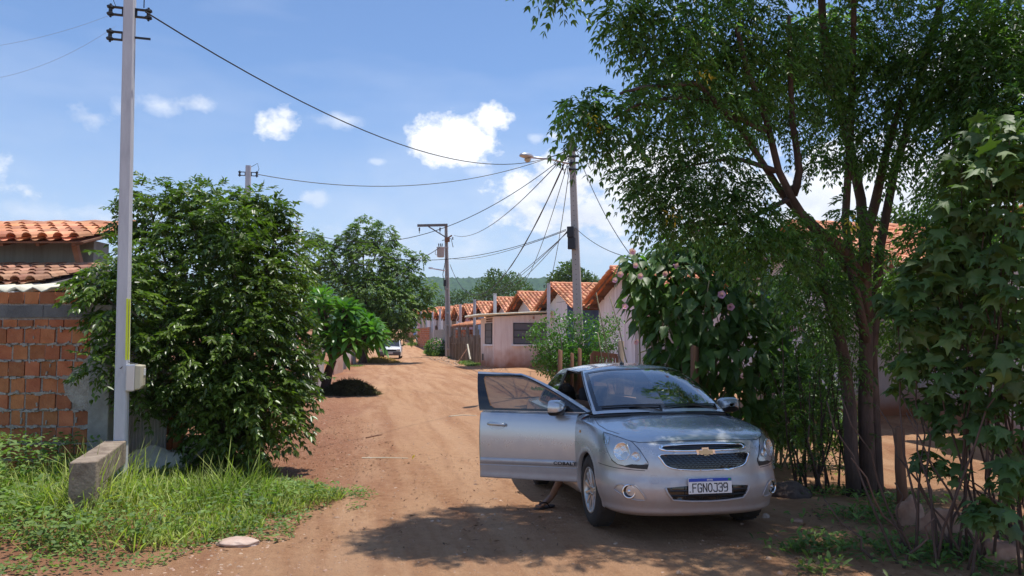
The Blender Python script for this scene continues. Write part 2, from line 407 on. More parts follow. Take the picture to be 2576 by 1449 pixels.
# long flat-topped ridge far behind, covered in forest
M_RIDGE = material('forested ridge', (0.016, 0.036, 0.012), var=(0.075, 0.130, 0.034), var_scale=0.10, rough=1, spec=0.05, detail=9)
def hills():
    xs = np.concatenate([np.arange(-2600, -520, 40.), np.arange(-520, 420, 4.0), np.arange(420, 2600, 40.)])
    ts = np.linspace(0, 1, 70)
    V = []
    for t in ts:
        for x in xs:
            far = 1000 + 760 * t
            top = 134 + 5 * noise.noise(Vector((x * 0.003, 0, 1))) - 7 * sstep(150, 420, x) * sstep(0, 1, (x - 150) / 900 + .3)
            prof = top * (sstep(0.12, 0.97, t) ** 0.85)
            gul = 15 * noise.noise(Vector((x * 0.009, t * 3.0, 2))) * math.sin(math.pi * t)
            tree = 6.5 * noise.noise(Vector((x * 0.11, far * 0.11, 0))) + 4.5 * noise.noise(Vector((x * 0.3, far * 0.3, 5)))
            V.append((x, far, prof + gul + tree + 0.5))
    nx = len(xs); F = [(j * nx + i, j * nx + i + 1, (j + 1) * nx + i + 1, (j + 1) * nx + i) for j in range(len(ts) - 1) for i in range(nx - 1)]
    o = np_mesh('hills', V, F, M_RIDGE, smooth=False); tag(o, kind='structure')
hills()
# ------------------------------------------------------------ the silver car
M_PAINT = material('silver blue paint', (0.53, 0.56, 0.585), rough=0.24, metal=0.60, coat=1.0, bump=0.0)
def dusty(m, z0=.20, z1=.72, dust=(.30, .16, .10)):
    nt = m.node_tree; N = nt.nodes; L = nt.links; b = N['Principled BSDF']; tc = N.new('ShaderNodeTexCoord'); sp = N.new('ShaderNodeSeparateXYZ'); L.new(tc.outputs['Object'], sp.inputs[0])
    n = N.new('ShaderNodeTexNoise'); n.inputs['Scale'].default_value = 7; n.inputs['Detail'].default_value = 8; n.inputs['Roughness'].default_value = .7; L.new(tc.outputs['Object'], n.inputs['Vector'])
    a = N.new('ShaderNodeMath'); a.operation = 'MULTIPLY_ADD'; a.inputs[1].default_value = -.42; L.new(n.outputs[0], a.inputs[0]); L.new(sp.outputs[2], a.inputs[2])
    mr = N.new('ShaderNodeMapRange'); mr.inputs[1].default_value = z0 - .21; mr.inputs[2].default_value = z1 - .21; mr.inputs[3].default_value = .65; mr.inputs[4].default_value = .05; L.new(a.outputs[0], mr.inputs[0])
    mx = N.new('ShaderNodeMix'); mx.data_type = 'RGBA'; L.new(mr.outputs[0], mx.inputs[0]); mx.inputs[6].default_value = b.inputs['Base Color'].default_value; mx.inputs[7].default_value = (*dust, 1); L.new(mx.outputs[2], b.inputs['Base Color'])
    for nm, v0, v1 in (('Roughness', b.inputs['Roughness'].default_value, .85), ('Metallic', b.inputs['Metallic'].default_value, 0), ('Coat Weight', b.inputs['Coat Weight'].default_value, 0)):
        r_ = N.new('ShaderNodeMapRange'); r_.inputs[3].default_value = v0; r_.inputs[4].default_value = v1; L.new(mr.outputs[0], r_.inputs[0]); L.new(r_.outputs[0], b.inputs[nm])
dusty(M_PAINT)
M_BLACKPL = material('black plastic', (0.018, 0.018, 0.02), rough=0.45)
M_GLOSSBLK = material('gloss black', (0.008, 0.008, 0.01), rough=0.12, coat=0.5)
M_RUBBER = material('tyre rubber', (0.022, 0.021, 0.021), rough=0.82, var=(0.05, 0.037, 0.028), var_scale=9, bump=0.4, bump_scale=90)
M_CHROME = material('chrome', (0.85, 0.86, 0.88), rough=0.10, metal=1.0)
M_ALLOY = material('alloy wheel', (0.58, 0.58, 0.57), rough=0.32, metal=0.8, var=(0.46, 0.43, 0.40), var_scale=8)
M_INT = material('dark interior', (0.022, 0.022, 0.024), rough=0.8)
M_SEAT = material('seat cloth', (0.05, 0.05, 0.055), rough=0.95, bump=0.4, bump_scale=200)
M_GOLD = material('gold badge', (0.50, 0.43, 0.30), rough=0.3, metal=0.9)
M_WHITE = material('plate white', (0.78, 0.78, 0.78), rough=0.4)
M_PLBLUE = material('plate blue', (0.010, 0.06, 0.42), rough=0.4)
M_INK = material('black ink', (0.010, 0.010, 0.012), rough=0.5)
M_AMBER = material('amber lens', (0.75, 0.30, 0.05), rough=0.25)
M_REFL = material('lamp reflector', (0.72, 0.73, 0.75), rough=0.16, metal=0.9, bump=0.8, bump_scale=26)
M_LAMPGREY = material('lamp housing', (0.52, 0.53, 0.55), rough=0.28, metal=0.6)
def glass_mat(name, tint, rough=0.0, refl=1.0):
    """thin glass: a mirror layer by fresnel over a tinted see-through layer"""
    m = bpy.data.materials.new(name); m.use_nodes = True
    N = m.node_tree.nodes; L = m.node_tree.links; N.clear()
    out = N.new('ShaderNodeOutputMaterial'); mx = N.new('ShaderNodeMixShader')
    g = N.new('ShaderNodeBsdfGlossy'); g.inputs['Roughness'].default_value = rough; g.inputs['Color'].default_value = (1, 1, 1, 1)
    t = N.new('ShaderNodeBsdfTransparent'); t.inputs['Color'].default_value = (*tint, 1)
    fr = N.new('ShaderNodeLayerWeight'); fr.inputs['Blend'].default_value = .5
    pw = N.new('ShaderNodeMath'); pw.operation = 'POWER'; pw.inputs[1].default_value = 5; L.new(fr.outputs['Facing'], pw.inputs[0])
    ad = N.new('ShaderNodeMath'); ad.operation = 'MULTIPLY_ADD'; ad.inputs[1].default_value = .92; ad.inputs[2].default_value = .085; L.new(pw.outputs[0], ad.inputs[0])
    mp = N.new('ShaderNodeMath'); mp.operation = 'MULTIPLY'; mp.inputs[1].default_value = refl; mp.use_clamp = True
    L.new(ad.outputs[0], mp.inputs[0]); L.new(mp.outputs[0], mx.inputs[0])
    L.new(t.outputs[0], mx.inputs[1]); L.new(g.outputs[0], mx.inputs[2]); L.new(mx.outputs[0], out.inputs[0])
    return m
M_WSGLASS = glass_mat('windscreen glass', (0.42, 0.48, 0.50), refl=2.2)
M_TINT = glass_mat('tinted side glass', (0.30, 0.30, 0.29))
M_TINTD = glass_mat('dark side glass', (0.10, 0.10, 0.10))
M_LENS = glass_mat('clear lens', (0.93, 0.95, 0.96))

PITCH, YAW = R(3.0), R(9.5)
car = empty('parked_car', (1.616, 6.10, 0.050), 'silver blue sedan with its passenger door wide open, parked under the tree', 'car', rot=(0, PITCH, R(90) + YAW))
NT = 150       # columns along each half outline
SH = np.array([(.10, 0, .775), (.112, .25, .778), (.15, .44, .785), (.225, .60, .80), (.36, .715, .83), (.55, .775, .865), (.86, .81, .905), (1.3, .832, .945), (1.75, .842, .960),
               (2.2, .845, .972), (2.7, .842, .985), (3.2, .835, 1.0), (3.8, .80, 1.02), (4.15, .755, 1.03), (4.32, .66, 1.035), (4.39, .48, 1.04), (4.415, .25, 1.04), (4.42, 0, 1.04)])
G0 = np.array([(.86, 0, 1.010), (.90, .35, 1.006), (.985, .60, .995), (1.13, .730, .98), (1.58, .765, .985), (2.28, .775, .995), (2.38, .774, .998), (3.1, .762, 1.015), (3.62, .72, 1.045),
               (3.86, .58, 1.065), (3.92, .33, 1.075), (3.94, 0, 1.08)])
G1 = np.array([(1.76, 0, 1.450), (1.78, .28, 1.442), (1.86, .46, 1.415), (2.00, .550, 1.388), (2.16, .565, 1.402), (2.40, .572, 1.422), (2.47, .572, 1.422), (2.86, .555, 1.412), (3.08, .53, 1.385),
               (3.18, .44, 1.39), (3.22, .24, 1.405), (3.23, 0, 1.41)])
G1[:, 1] *= 1.07
PITCH_OFF = 0
def arc_resample(P, n, dens=None):
    Q = catmull(P, 1200); d = np.r_[0, np.cumsum(np.linalg.norm(np.diff(Q, axis=0), axis=1))]
    t = np.linspace(0, d[-1], n); return np.stack([np.interp(t, d, Q[:, k]) for k in range(3)], 1)
NSH = 420
sh = arc_resample(SH, NSH)
tan = np.gradient(sh[:, :2], axis=0); tan /= np.linalg.norm(tan, axis=1)[:, None]
nrm = np.stack([-tan[:, 1], tan[:, 0]], 1)           # outward in plan: (-dy, ds)
NOSE = np.array([(0.0, -.030), (.05, .030), (.13, .045), (.24, .078), (.36, .092), (.46, .088), (.56, .075), (.70, .070), (.82, .058), (.92, .034), (.975, .013), (1.0, 0.0)])
SIDE = np.array([(0.0, -.06), (.05, -.02), (.10, .004), (.17, .014), (.24, .012), (.30, .016), (.45, .026), (.62, .032), (.78, .030), (.90, .020), (.97, .008), (1.0, 0.0)])
REARP = np.array([(0.0, -.03), (.10, .04), (.3, .075), (.5, .07), (.62, .04), (.8, .03), (.95, .015), (1.0, 0.0)])
NV = 64
vv = np.linspace(0, 1, NV)
def smooth_interp(P, x):
    Q = catmull(P, 400); return np.interp(x, Q[:, 0], Q[:, 1])
pn, ps, pr = smooth_interp(NOSE, vv), smooth_interp(SIDE, vv), smooth_interp(REARP, vv)
shell = np.zeros((NSH, NV, 3))
for i in range(NSH):
    s_, y_, z_ = sh[i]
    wn_ = 1 - sstep(.42, .95, s_); wr_ = sstep(3.75, 4.25, s_)
    off = pn * wn_ + pr * wr_ + ps * (1 - wn_ - wr_)
    zb = 0.215 + 0.03 * sstep(.5, 0.0, s_) if s_ < 2 else 0.215 + 0.05 * sstep(3.9, 4.4, s_)
    zb = 0.195 + 0.02 * sstep(.3, 1.0, s_) + .05 * sstep(3.9, 4.4, s_)
    shell[i, :, 0] = s_ + nrm[i, 0] * off; shell[i, :, 1] = y_ + nrm[i, 1] * off; shell[i, :, 2] = zb + (z_ - zb) * vv
shell[0, :, 1] = 0; shell[-1, :, 1] = 0
NG, NW = 300, 40
def paired(P0, P1, n):
    A = catmull(P0, 1200); B = catmull(P1, 1200)
    mid = (A + B) / 2; d = np.r_[0, np.cumsum(np.linalg.norm(np.diff(mid, axis=0), axis=1))]
    t = np.linspace(0, d[-1], n); u = np.interp(t, d, np.arange(1200))
    f = lambda Q: np.stack([np.interp(u, np.arange(1200), Q[:, k]) for k in range(3)], 1)
    return f(A), f(B), u / 1199 * (len(P0) - 1)
g0, g1, gu = paired(G0, G1, NG)
wv = np.linspace(0, 1, NW)
loft = np.zeros((NG, NW, 3))
tg = np.gradient((g0 + g1)[:, :2], axis=0); tg /= np.linalg.norm(tg, axis=1)[:, None]; ng_ = np.stack([-tg[:, 1], tg[:, 0]], 1)
for i in range(NG):
    b = .030 * 4 * wv * (1 - wv)
    P = g0[i][None] * (1 - wv)[:, None] + g1[i][None] * wv[:, None]
    P[:, 0] += ng_[i, 0] * b; P[:, 1] += ng_[i, 1] * b
    wb_ = 1 - sstep(3.3, 4.9, gu[i]); P[:, 2] += .036 * wb_ * 4 * wv * (1 - wv) * (.6 + .8 * wv)
    loft[i] = P
loft[0, :, 1] = 0; loft[-1, :, 1] = 0
NQ = 24
zc_s = np.array([(.10, .775), (.16, .812), (.26, .853), (.42, .897), (.62, .936), (.85, .982), (1.05, .998), (1.3, 1.01)])
def hood_z(s_): return float(np.interp(s_, *catmull(zc_s, 300).T))
tr_s = np.array([(3.6, 1.075), (3.9, 1.085), (4.2, 1.09), (4.35, 1.075), (4.42, 1.04)])
def trunk_z(s_): return float(np.interp(s_, *catmull(tr_s, 100).T))
qs = np.sin(np.linspace(0, math.pi / 2, NQ))
rf_s = np.array([(1.76, 1.450), (1.95, 1.466), (2.3, 1.488), (2.65, 1.490), (2.95, 1.468), (3.23, 1.41)])
def roof_z(s_): return float(np.interp(s_, *catmull(rf_s, 200).T))

def grid_faces(na, nb, keep=lambda i, j: True, flip=False):
    F = []
    for i in range(na - 1):
        for j in range(nb - 1):
            if keep(i, j):
                f = (i * nb + j, (i + 1) * nb + j, (i + 1) * nb + j + 1, i * nb + j + 1)
                F.append(f[::-1] if flip else f)
    return F
def mirror_y(V): W = np.array(V, float).copy(); W[..., 1] *= -1; return W
hood_rows = [i for i in range(NSH) if sh[i, 0] <= 1.36]
hood = np.zeros((len(hood_rows), NQ, 3))
for k, i in enumerate(hood_rows):
    s_, y_, z_ = sh[i]
    for q in range(NQ):
        crown = (hood_z(s_) - z_) * (1 - qs[q] ** 2.6)
        yy = y_ * qs[q]
        crease = -0.006 * math.exp(-((abs(yy) - (.50 - .06 * s_)) / .05) ** 2) * sstep(.2, .5, s_)
        hood[k, q] = (s_, yy, z_ + crown + crease)
trunk_rows = [i for i in range(NSH) if sh[i, 0] >= 3.55]
trunk = np.zeros((len(trunk_rows), NQ, 3))
for k, i in enumerate(trunk_rows):
    s_, y_, z_ = sh[i]
    for q in range(NQ): trunk[k, q] = (s_, y_ * qs[q], z_ + (trunk_z(s_) - z_) * (1 - qs[q] ** 2.6))
roof = np.zeros((NG, NQ, 3))
for i in range(NG):
    s_, y_, z_ = g1[i]
    for q in range(NQ): roof[i, q] = (s_, y_ * qs[q], z_ + (roof_z(s_) - z_) * (1 - qs[q] ** 2.2))
G0c = catmull(G0, 400)
def g0y(s_):   # half width of the glasshouse base at s (inside test)
    if s_ <= .86 or s_ >= 3.94: return 0.0
    return float(np.interp(s_, G0c[:, 0], G0c[:, 1]))
strip_rows = [i for i in range(NSH) if 1.125 <= sh[i, 0] <= 3.72]
strip = np.zeros((len(strip_rows), 4, 3))
for k, i in enumerate(strip_rows):
    s_, y_, z_ = sh[i]; yi = g0y(s_); zi = float(np.interp(s_, G0c[:, 0], G0c[:, 2]))
    for q in range(4):
        t = q / 3; strip[k, q] = (s_, y_ + (yi - y_) * t, z_ + (zi - z_) * (t ** 0.7))
# closed body for casting details onto it
_bv, _bf = [], []
def _acc(A, F):
    k = len(_bv); _bv.extend([tuple(p) for p in A.reshape(-1, 3)]); _bf.extend([tuple(i + k for i in f) for f in F])
for A in (shell, loft, hood, roof, strip, trunk):
    na, nb = A.shape[:2]; _acc(A, grid_faces(na, nb)); _acc(mirror_y(A), grid_faces(na, nb))
BODY_BVH = BVHTree.FromPolygons(_bv, _bf)

# ---- column indexes of openings
def ucol(u): return int(np.argmin(np.abs(gu - u)))
C_WS, C_AP = ucol(2.55), ucol(3.12)             # windscreen | A pillar | side glass
C_B0, C_B1 = ucol(5.0), ucol(6.0)
C_C, C_R0, C_R1 = ucol(7.55), ucol(8.55), NG - 1
V0, V1 = 2, NW - 5
def srow(s_): 
    return int(np.argmin(np.abs(sh[:200 + NSH // 2, 0] - s_) + (sh[:200 + NSH // 2, 1] < .5) * 9))
D0, D1 = srow(1.25), srow(2.29)                 # front door from hinge to latch
VD = 10                                           # sill row
D2, D3 = srow(2.29), srow(3.20)
AX1, AX2, WR, WZ = .86, 3.48, .350, .317
def arch(i, j, A=shell):
    p = A[i:i + 2, j:j + 2].reshape(-1, 3).mean(0)
    if p[0] < .2 or p[0] > 4.1: return True
    return not (math.hypot(p[0] - AX1, p[2] - WZ) < WR or math.hypot(p[0] - AX2, p[2] - WZ) < WR)
mb = MB()
for side in (1, -1):
    def S(A): return (A if side > 0 else mirror_y(A)).reshape(-1, 3)
    door_open = side > 0
    fl = side < 0
    mb.add(S(shell), grid_faces(NSH, NV, lambda i, j: arch(i, j) and not (door_open and D0 <= i < D1 and j >= VD), fl))
    def hk(i, j):
        p = hood[i:i + 2, j:j + 2].reshape(-1, 3).mean(0); return not (p[0] > .83 and abs(p[1]) < g0y(p[0]) - .004)
    mb.add(S(hood), grid_faces(len(hood_rows), NQ, lambda i, j: hk(i, j) and hood[i, j, 0] < 1.13, not fl))
    def tk(i, j):
        p = trunk[i:i + 2, j:j + 2].reshape(-1, 3).mean(0); return not (abs(p[1]) < g0y(p[0] - .03)) and p[0] > 3.72 or p[0] > 3.9
    mb.add(S(trunk), grid_faces(len(trunk_rows), NQ, tk, not fl))
    s0 = strip_rows[0]
    mb.add(S(strip), grid_faces(len(strip_rows), 4, lambda i, j: not (door_open and D0 - s0 <= i < D1 - s0), fl))
    def lk(i, j):
        glass = V0 <= j < V1 and (i < C_WS or C_AP <= i < C_B0 or C_B1 <= i < C_C or C_R0 <= i < C_R1)
        dooro = door_open and C_AP - 7 <= i < C_B0 + 4 and j < NW - 2
        return not glass and not dooro
    mb.add(S(loft), grid_faces(NG, NW, lk, fl))
    mb.add(S(roof), grid_faces(NG, NQ, flip=not fl))
body = mb.build('body', M_PAINT, car, smooth=True, world=False)
body.data.set_sharp_from_angle(angle=R(50))

# ---- surface patches: outlines in a flat frame, cast onto the body
def in_poly(p, poly):
    x, y = p; c = False; n = len(poly); j = n - 1
    for i in range(n):
        xi, yi = poly[i]; xj, yj = poly[j]
        if (yi > y) != (yj > y) and x < (xj - xi) * (y - yi) / (yj - yi) + xi: c = not c
        j = i
    return c
def smooth_loop(P, n=8):
    P = [tuple(p) for p in P]; m = len(P); out = []
    for i in range(m):
        p0, p1, p2, p3 = (Vector(P[(i + k) % m]) for k in (-1, 0, 1, 2))
        for k in range(n):
            f = k / n
            out.append(tuple(0.5 * ((2 * p1) + (-p0 + p2) * f + (2 * p0 - 5 * p1 + 4 * p2 - p3) * f * f + (-p0 + 3 * p1 - 3 * p2 + p3) * f ** 3)))
    return out
def dens(P, step, close=True):
    out = []; n = len(P)
    for i in range(n if close else n - 1):
        a, b = Vector(P[i]), Vector(P[(i + 1) % n]); k = max(1, int((b - a).length / step))
        out += [tuple(a + (b - a) * (j / k)) for j in range(k)]
    if not close: out.append(tuple(P[-1]))
    return out
def flat_mesh(outer, holes=(), step=.03):
    """triangles filling outer minus holes in 2D"""
    loops = [dens(outer, step)] + [dens(h, step) for h in holes]
    pts, edges = [], []
    for lp in loops:
        k = len(pts); pts += lp; edges += [(k + i, k + (i + 1) % len(lp)) for i in range(len(lp))]
    xs = [p[0] for p in outer]; ys = [p[1] for p in outer]
    x = min(xs) + step / 2
    while x < max(xs):
        y = min(ys) + step / 2
        while y < max(ys):
            if in_poly((x, y), loops[0]) and not any(in_poly((x, y), h) for h in loops[1:]):
                if min((Vector((x, y)) - Vector(q)).length for q in pts[:sum(map(len, loops))]) > step * .45: pts.append((x, y))
            y += step
        x += step
    r_ = geometry.delaunay_2d_cdt([Vector(p) for p in pts], edges, [], 0, 1e-6)
    V, F = r_[0], r_[2]
    keep = []
    for f in F:
        c = sum((V[i] for i in f), Vector((0, 0))) / len(f)
        if in_poly(c, loops[0]) and not any(in_poly(c, h) for h in loops[1:]): keep.append(tuple(f))
    return [tuple(v) for v in V], keep
def frame(kind, side=1, azd=0.0):
    """origin, ax, ay, direction of the casting frame in car space"""
    if kind == 'front': return Vector((-1, 0, 0)), Vector((0, 1, 0)), Vector((0, 0, 1)), Vector((1, 0, 0))
    if kind == 'side': return Vector((0, 2 * side, 0)), Vector((1, 0, 0)), Vector((0, 0, 1)), Vector((0, -side, 0))
    if kind == 'top': return Vector((0, 0, 3)), Vector((1, 0, 0)), Vector((0, 1, 0)), Vector((0, 0, -1))
    if kind == 'corner':    # seen from a front corner
        a = R(azd); d = Vector((math.cos(a), -side * math.sin(a), 0)); ax = Vector((math.sin(a) , side * math.cos(a), 0))
        return -d * 3, ax, Vector((0, 0, 1)), d
def cast(fr, p, off):
    o, ax, ay, d = fr; h = BODY_BVH.ray_cast(o + ax * p[0] + ay * p[1], d)
    if h[0] is None: h = (None,)
    if h[0] is None:
        n_ = BODY_BVH.find_nearest(o + ax * p[0] + ay * p[1] + d * 1.3); return n_[0]
    nn = h[1] if h[1].dot(d) < 0 else -h[1]
    return h[0] + nn * off
def patch(name, mat, fr, outer, holes=(), off=.004, step=.03, thick=0.0, parent=None, sink=None, smooth=True):
    V, F = flat_mesh(outer, holes, step)
    P = [cast(fr, p, off if sink is None else off - sink(p)) for p in V]
    o_, ax, ay, d = fr
    F2 = []
    for f in F:
        a, b, c = (P[i] for i in f[:3])
        F2.append(f if (b - a).cross(c - a).dot(d) < 0 else tuple(reversed(f)))
    m = MB(); m.add(P, F2); ob = m.build(name, mat, parent or car, smooth=smooth, world=False)
    if thick:
        md = ob.modifiers.new('solid', 'SOLIDIFY'); md.thickness = thick; md.offset = -1
    return ob
def line_on(mbx, fr, pts, rad=.003, off=.0, step=.02, close=False, n=6):
    P = [cast(fr, p, off) for p in dens(pts, step, close)]
    if close: P.append(P[0])
    mbx.tube(P, rad, n)
def text_mesh(name, body_, size, M, mat, parent, extrude=.001, offset=0.0, sx=1.0, space=1.0):
    cu = bpy.data.curves.new(name, 'FONT'); cu.body = body_; cu.size = size; cu.extrude = extrude; cu.offset = offset
    cu.align_x = 'CENTER'; cu.align_y = 'CENTER'; cu.space_character = space
    o = bpy.data.objects.new(name + '_src', cu); COL.objects.link(o)
    bpy.context.view_layer.update()
    me = bpy.data.meshes.new_from_object(o)
    bpy.data.objects.remove(o); bpy.data.curves.remove(cu)
    for v in me.vertices: v.co = M @ Vector((v.co.x * sx, v.co.y, v.co.z))
    me.materials.clear(); me.materials.append(mat); me.name = name
    ob = bpy.data.objects.new(name, me); COL.objects.link(ob); ob.parent = parent
    return ob
FR = frame('front')
def to_fr(fr, p): q = Vector(p) - fr[0]; return (q.dot(fr[1]), q.dot(fr[2]))
# --- glass of the glasshouse
def glass_piece(name, i0, i1, mat, side=0, shrink=0.0, dy=0.0, border=True):
    m = MB(); A = loft[i0:i1 + 1, V0:V1 + 1].copy()
    na, nb = A.shape[:2]
    if side >= 0: m.add(A.reshape(-1, 3), grid_faces(na, nb))
    if side <= 0: m.add(mirror_y(A).reshape(-1, 3), grid_faces(na, nb, flip=True))
    return m.build(name, mat, car, smooth=True, world=False)
def frit(name, i0, i1, sides, wi=4, wj=3, mat=M_GLOSSBLK, whole=True):
    """black band round the edge of a pane, 2 mm proud of the glass"""
    m = MB()
    for sd in sides:
        A = loft[i0:i1 + 1, V0:V1 + 1].copy(); na, nb = A.shape[:2]
        n_ = np.cross(np.gradient(A, axis=0), np.gradient(A, axis=1)); n_ /= np.linalg.norm(n_, axis=2)[..., None] + 1e-9
        if n_[na // 2, nb // 2].dot(A[na // 2, nb // 2] - np.array([2.4, 0, .8])) < 0: n_ = -n_
        A += n_ * .003
        if sd < 0: A = mirror_y(A)
        m.add(A.reshape(-1, 3), grid_faces(na, nb, lambda i, j: (i >= na - 1 - wi) or (not whole and i < wi) or j < wj or j >= nb - 1 - max(1, wj - 1), sd < 0))
    return m.build(name, mat, car, smooth=True, world=False)
ws = glass_piece('windscreen', 0, C_WS, M_WSGLASS)
frit('windscreen_surround', 0, C_WS, (1, -1))
glass_piece('rear_window', C_R0, C_R1, M_TINT); 
glass_piece('side_window', C_AP, C_B0, M_TINTD, side=-1)
for sd in (1, -1): glass_piece('side_window', C_B1, C_C, M_TINTD, side=sd)
frit('window_trim', C_AP, C_B0, (-1,), wi=3, wj=2, whole=False, mat=M_BLACKPL); 
for sd in (1, -1): frit('window_trim', C_B1, C_C, (sd,), wi=3, wj=2, whole=False, mat=M_BLACKPL)
for sd in (1, -1):
    m = MB(); A = loft[C_B0 + (4 if sd > 0 else 0):C_B1 + 1, V0:V1 + 1].copy(); A[..., 1] += .004
    if sd < 0: A = mirror_y(A)
    m.add(A.reshape(-1, 3), grid_faces(*A.shape[:2], flip=sd < 0)); m.build('door_pillar', M_GLOSSBLK, car, smooth=True, world=False)

# --- open passenger door: a part with its own hinge
HX, HY = float(sh[D0, 0]), float(sh[D0, 1])
DOOR_ANGLE = R(57)
DF = True
def hinge(A): return np.asarray(A, float) - np.array([HX, HY, 0.0])
mb = MB()
mb.add(hinge(shell[D0:D1 + 1, VD:]).reshape(-1, 3), grid_faces(D1 - D0 + 1, NV - VD, flip=DF))
s0 = strip_rows[0]; A = strip[D0 - s0:D1 - s0 + 1]
mb.add(hinge(A).reshape(-1, 3), grid_faces(A.shape[0], 4, flip=DF))
LI0, LI1 = C_AP - 5, C_B0 + 3
A = loft[LI0:LI1 + 1, :NW - 2]
WI0, WI1 = C_AP, C_B0 - 2
mb.add(hinge(A).reshape(-1, 3), grid_faces(A.shape[0], A.shape[1], lambda i, j: not (WI0 - LI0 <= i < WI1 - LI0 and V0 <= j < V1 - 1), DF))
door = mb.build('door', [M_PAINT, M_INT], car, smooth=True, world=False)
door.location = (HX, HY, 0); door.rotation_euler = (0, 0, DOOR_ANGLE)
md = door.modifiers.new('solid', 'SOLIDIFY'); md.thickness = .045; md.offset = -1; md.material_offset = 1; md.material_offset_rim = 0
door['label'] = 'open passenger door'
# window glass, black surround, pillar strip
m = MB(); A = hinge(loft[WI0:WI1 + 1, V0:V1].copy()); A[..., 1] -= .012
m.add(A.reshape(-1, 3), grid_faces(*A.shape[:2])); m.build('window_glass', M_TINT, door, smooth=True, world=False)
m = MB(); A = loft[WI0 - 1:LI1 + 1, V0 - 1:V1 + 1].copy(); na, nb = A.shape[:2]
A[..., 1] += .003; A = hinge(A)
def trimk(i, j):
    if j < 2 or j >= nb - 3 or i < 2: return True
    if i >= na - 1 - 9: return True                # wide black pillar strip at the latch side
    di = (na - 1 - 9) - i; dj_t = (nb - 3) - j; dj_b = j - 2
    if di < 6 and dj_t < 6 and (6 - di) ** 2 + (6 - dj_t) ** 2 > 36 + 3: return True
    if di < 5 and dj_b < 4 and (5 - di) ** 2 + (4 - dj_b) ** 2 > 24: return True
    return False
m.add(A.reshape(-1, 3), grid_faces(na, nb, trimk)); m.build('window_trim', M_GLOSSBLK, door, smooth=True, world=False)
# inner door card
mm_ = MB(); mm_.box((.52, -.075, .66), (.94, .05, .52)); mm_.box((.55, -.115, .72), (.55, .06, .07)); mm_.build('door_card', M_INT, door, world=False, bevel=.015)
# handle
def side_pt(s_, z_, off=0.0, side=1): return cast(frame('side', side), (s_, z_), off)
def door_handle(par, side, sc, hoff):
    m = MB(); p = [Vector(side_pt(s, z, o_, side)) - hoff for s, z, o_ in ((sc - .095, .860, .012), (sc - .08, .863, .026), (sc, .867, .034), (sc + .075, .871, .026), (sc + .10, .871, .012))]
    m.tube(p, [.014, .018, .019, .019, .014], 10); h = m.build('handle', M_PAINT, par, smooth=True, world=False)
    m = MB(); P = [(sc + math.cos(a) * .075, .848 + math.sin(a) * .030) for a in np.linspace(0, 2 * math.pi, 20, endpoint=False)]
    V, F = flat_mesh(P, step=.02); m.add([Vector(side_pt(x, z, .002, side)) - hoff for x, z in V], F); m.build('handle_recess', M_LAMPGREY, par, smooth=True, world=False)
HOFF = Vector((HX, HY, 0)); DMID = float(sh[D1, 0])
door_handle(door, 1, DMID - .20, HOFF)
# side moulding with the model lettering
def moulding(par, side, s_a, s_b, hoff, z0=.475, z1=.535):
    m = MB(); P = [(s_a, z0 + .01), (s_a + .03, z0), (s_b, z0), (s_b, z1), (s_a + .03, z1), (s_a, z1 - .01)]
    V, F = flat_mesh(P, step=.03)
    # raised in the middle
    vs = [Vector(side_pt(x, z, .002 + .012 * math.sin(math.pi * min(1, max(0, (z - z0) / (z1 - z0)))) ** .5, side)) - hoff for x, z in V]
    m.add(vs, F); return m.build('side_moulding', M_PAINT, par, smooth=True, world=False)
moulding(door, 1, HX + .015, DMID - .01, HOFF)
p = side_pt(HX + .12, .506, .016) - HOFF
text_mesh('lettering', 'COBALT', .042, Matrix.Translation(p) @ Matrix.Rotation(math.pi, 4, 'Z') @ Matrix.Rotation(R(90), 4, 'X'), M_INK, door, extrude=.002, offset=.0014, sx=1.35, space=1.1)
m = MB(); line_pts = [(HX + .01, .462), (DMID, .462)]
P = [Vector(cast(frame('side'), q, .001)) - HOFF for q in dens(line_pts, .03, False)]; m.tube(P, .004, 6); m.build('body_line', M_LAMPGREY, door, world=False)
def mirror_unit(par, base, hoff, side):
    m = MB(); n = 18
    c = Vector(base) - hoff
    # housing: rounded shell, mirror face to the rear
    rings = [(-.075, .25), (-.062, .62), (-.03, .92), (.01, 1.0), (.05, .98), (.06, .93)]
    vs, fs = [], []
    for xx, k in rings:
        for j in range(n):
            a = 2 * math.pi * j / n; ca, sa = math.cos(a), math.sin(a)
            e = .62; yy = .118 * k * math.copysign(abs(ca) ** e, ca); zz = .078 * k * math.copysign(abs(sa) ** e, sa)
            vs.append(c + Vector((xx, side * (.125 + yy), .055 + zz)))
    for i in range(len(rings) - 1):
        for j in range(n):
            f = (i * n + j, i * n + (j + 1) % n, (i + 1) * n + (j + 1) % n, (i + 1) * n + j); fs.append(f)
    fs.append(tuple(range(n))); fs.append(tuple(range((len(rings) - 1) * n, len(rings) * n))[::-1])
    m.add(vs, fs)
    for f_i, f in enumerate(m.f):
        zc = sum(m.v[k][2] for k in f) / len(f); m.m[f_i] = 0 if zc > c.z + .035 else 1
    o = m.build('mirror', [M_PAINT, M_BLACKPL], par, smooth=True, world=False)
    m = MB(); m.bar(c + Vector((.01, -.01 * side, -.005)), c + Vector((.01, side * .09, .015)), .07, .035); m.build('mirror_arm', M_BLACKPL, par, world=False, bevel=.01)
    return o
mirror_unit(door, (HX + .17, .80, .985), HOFF, 1)
mirror_unit(car, (HX + .10, -.775, .985), Vector((0, 0, 0)), -1)
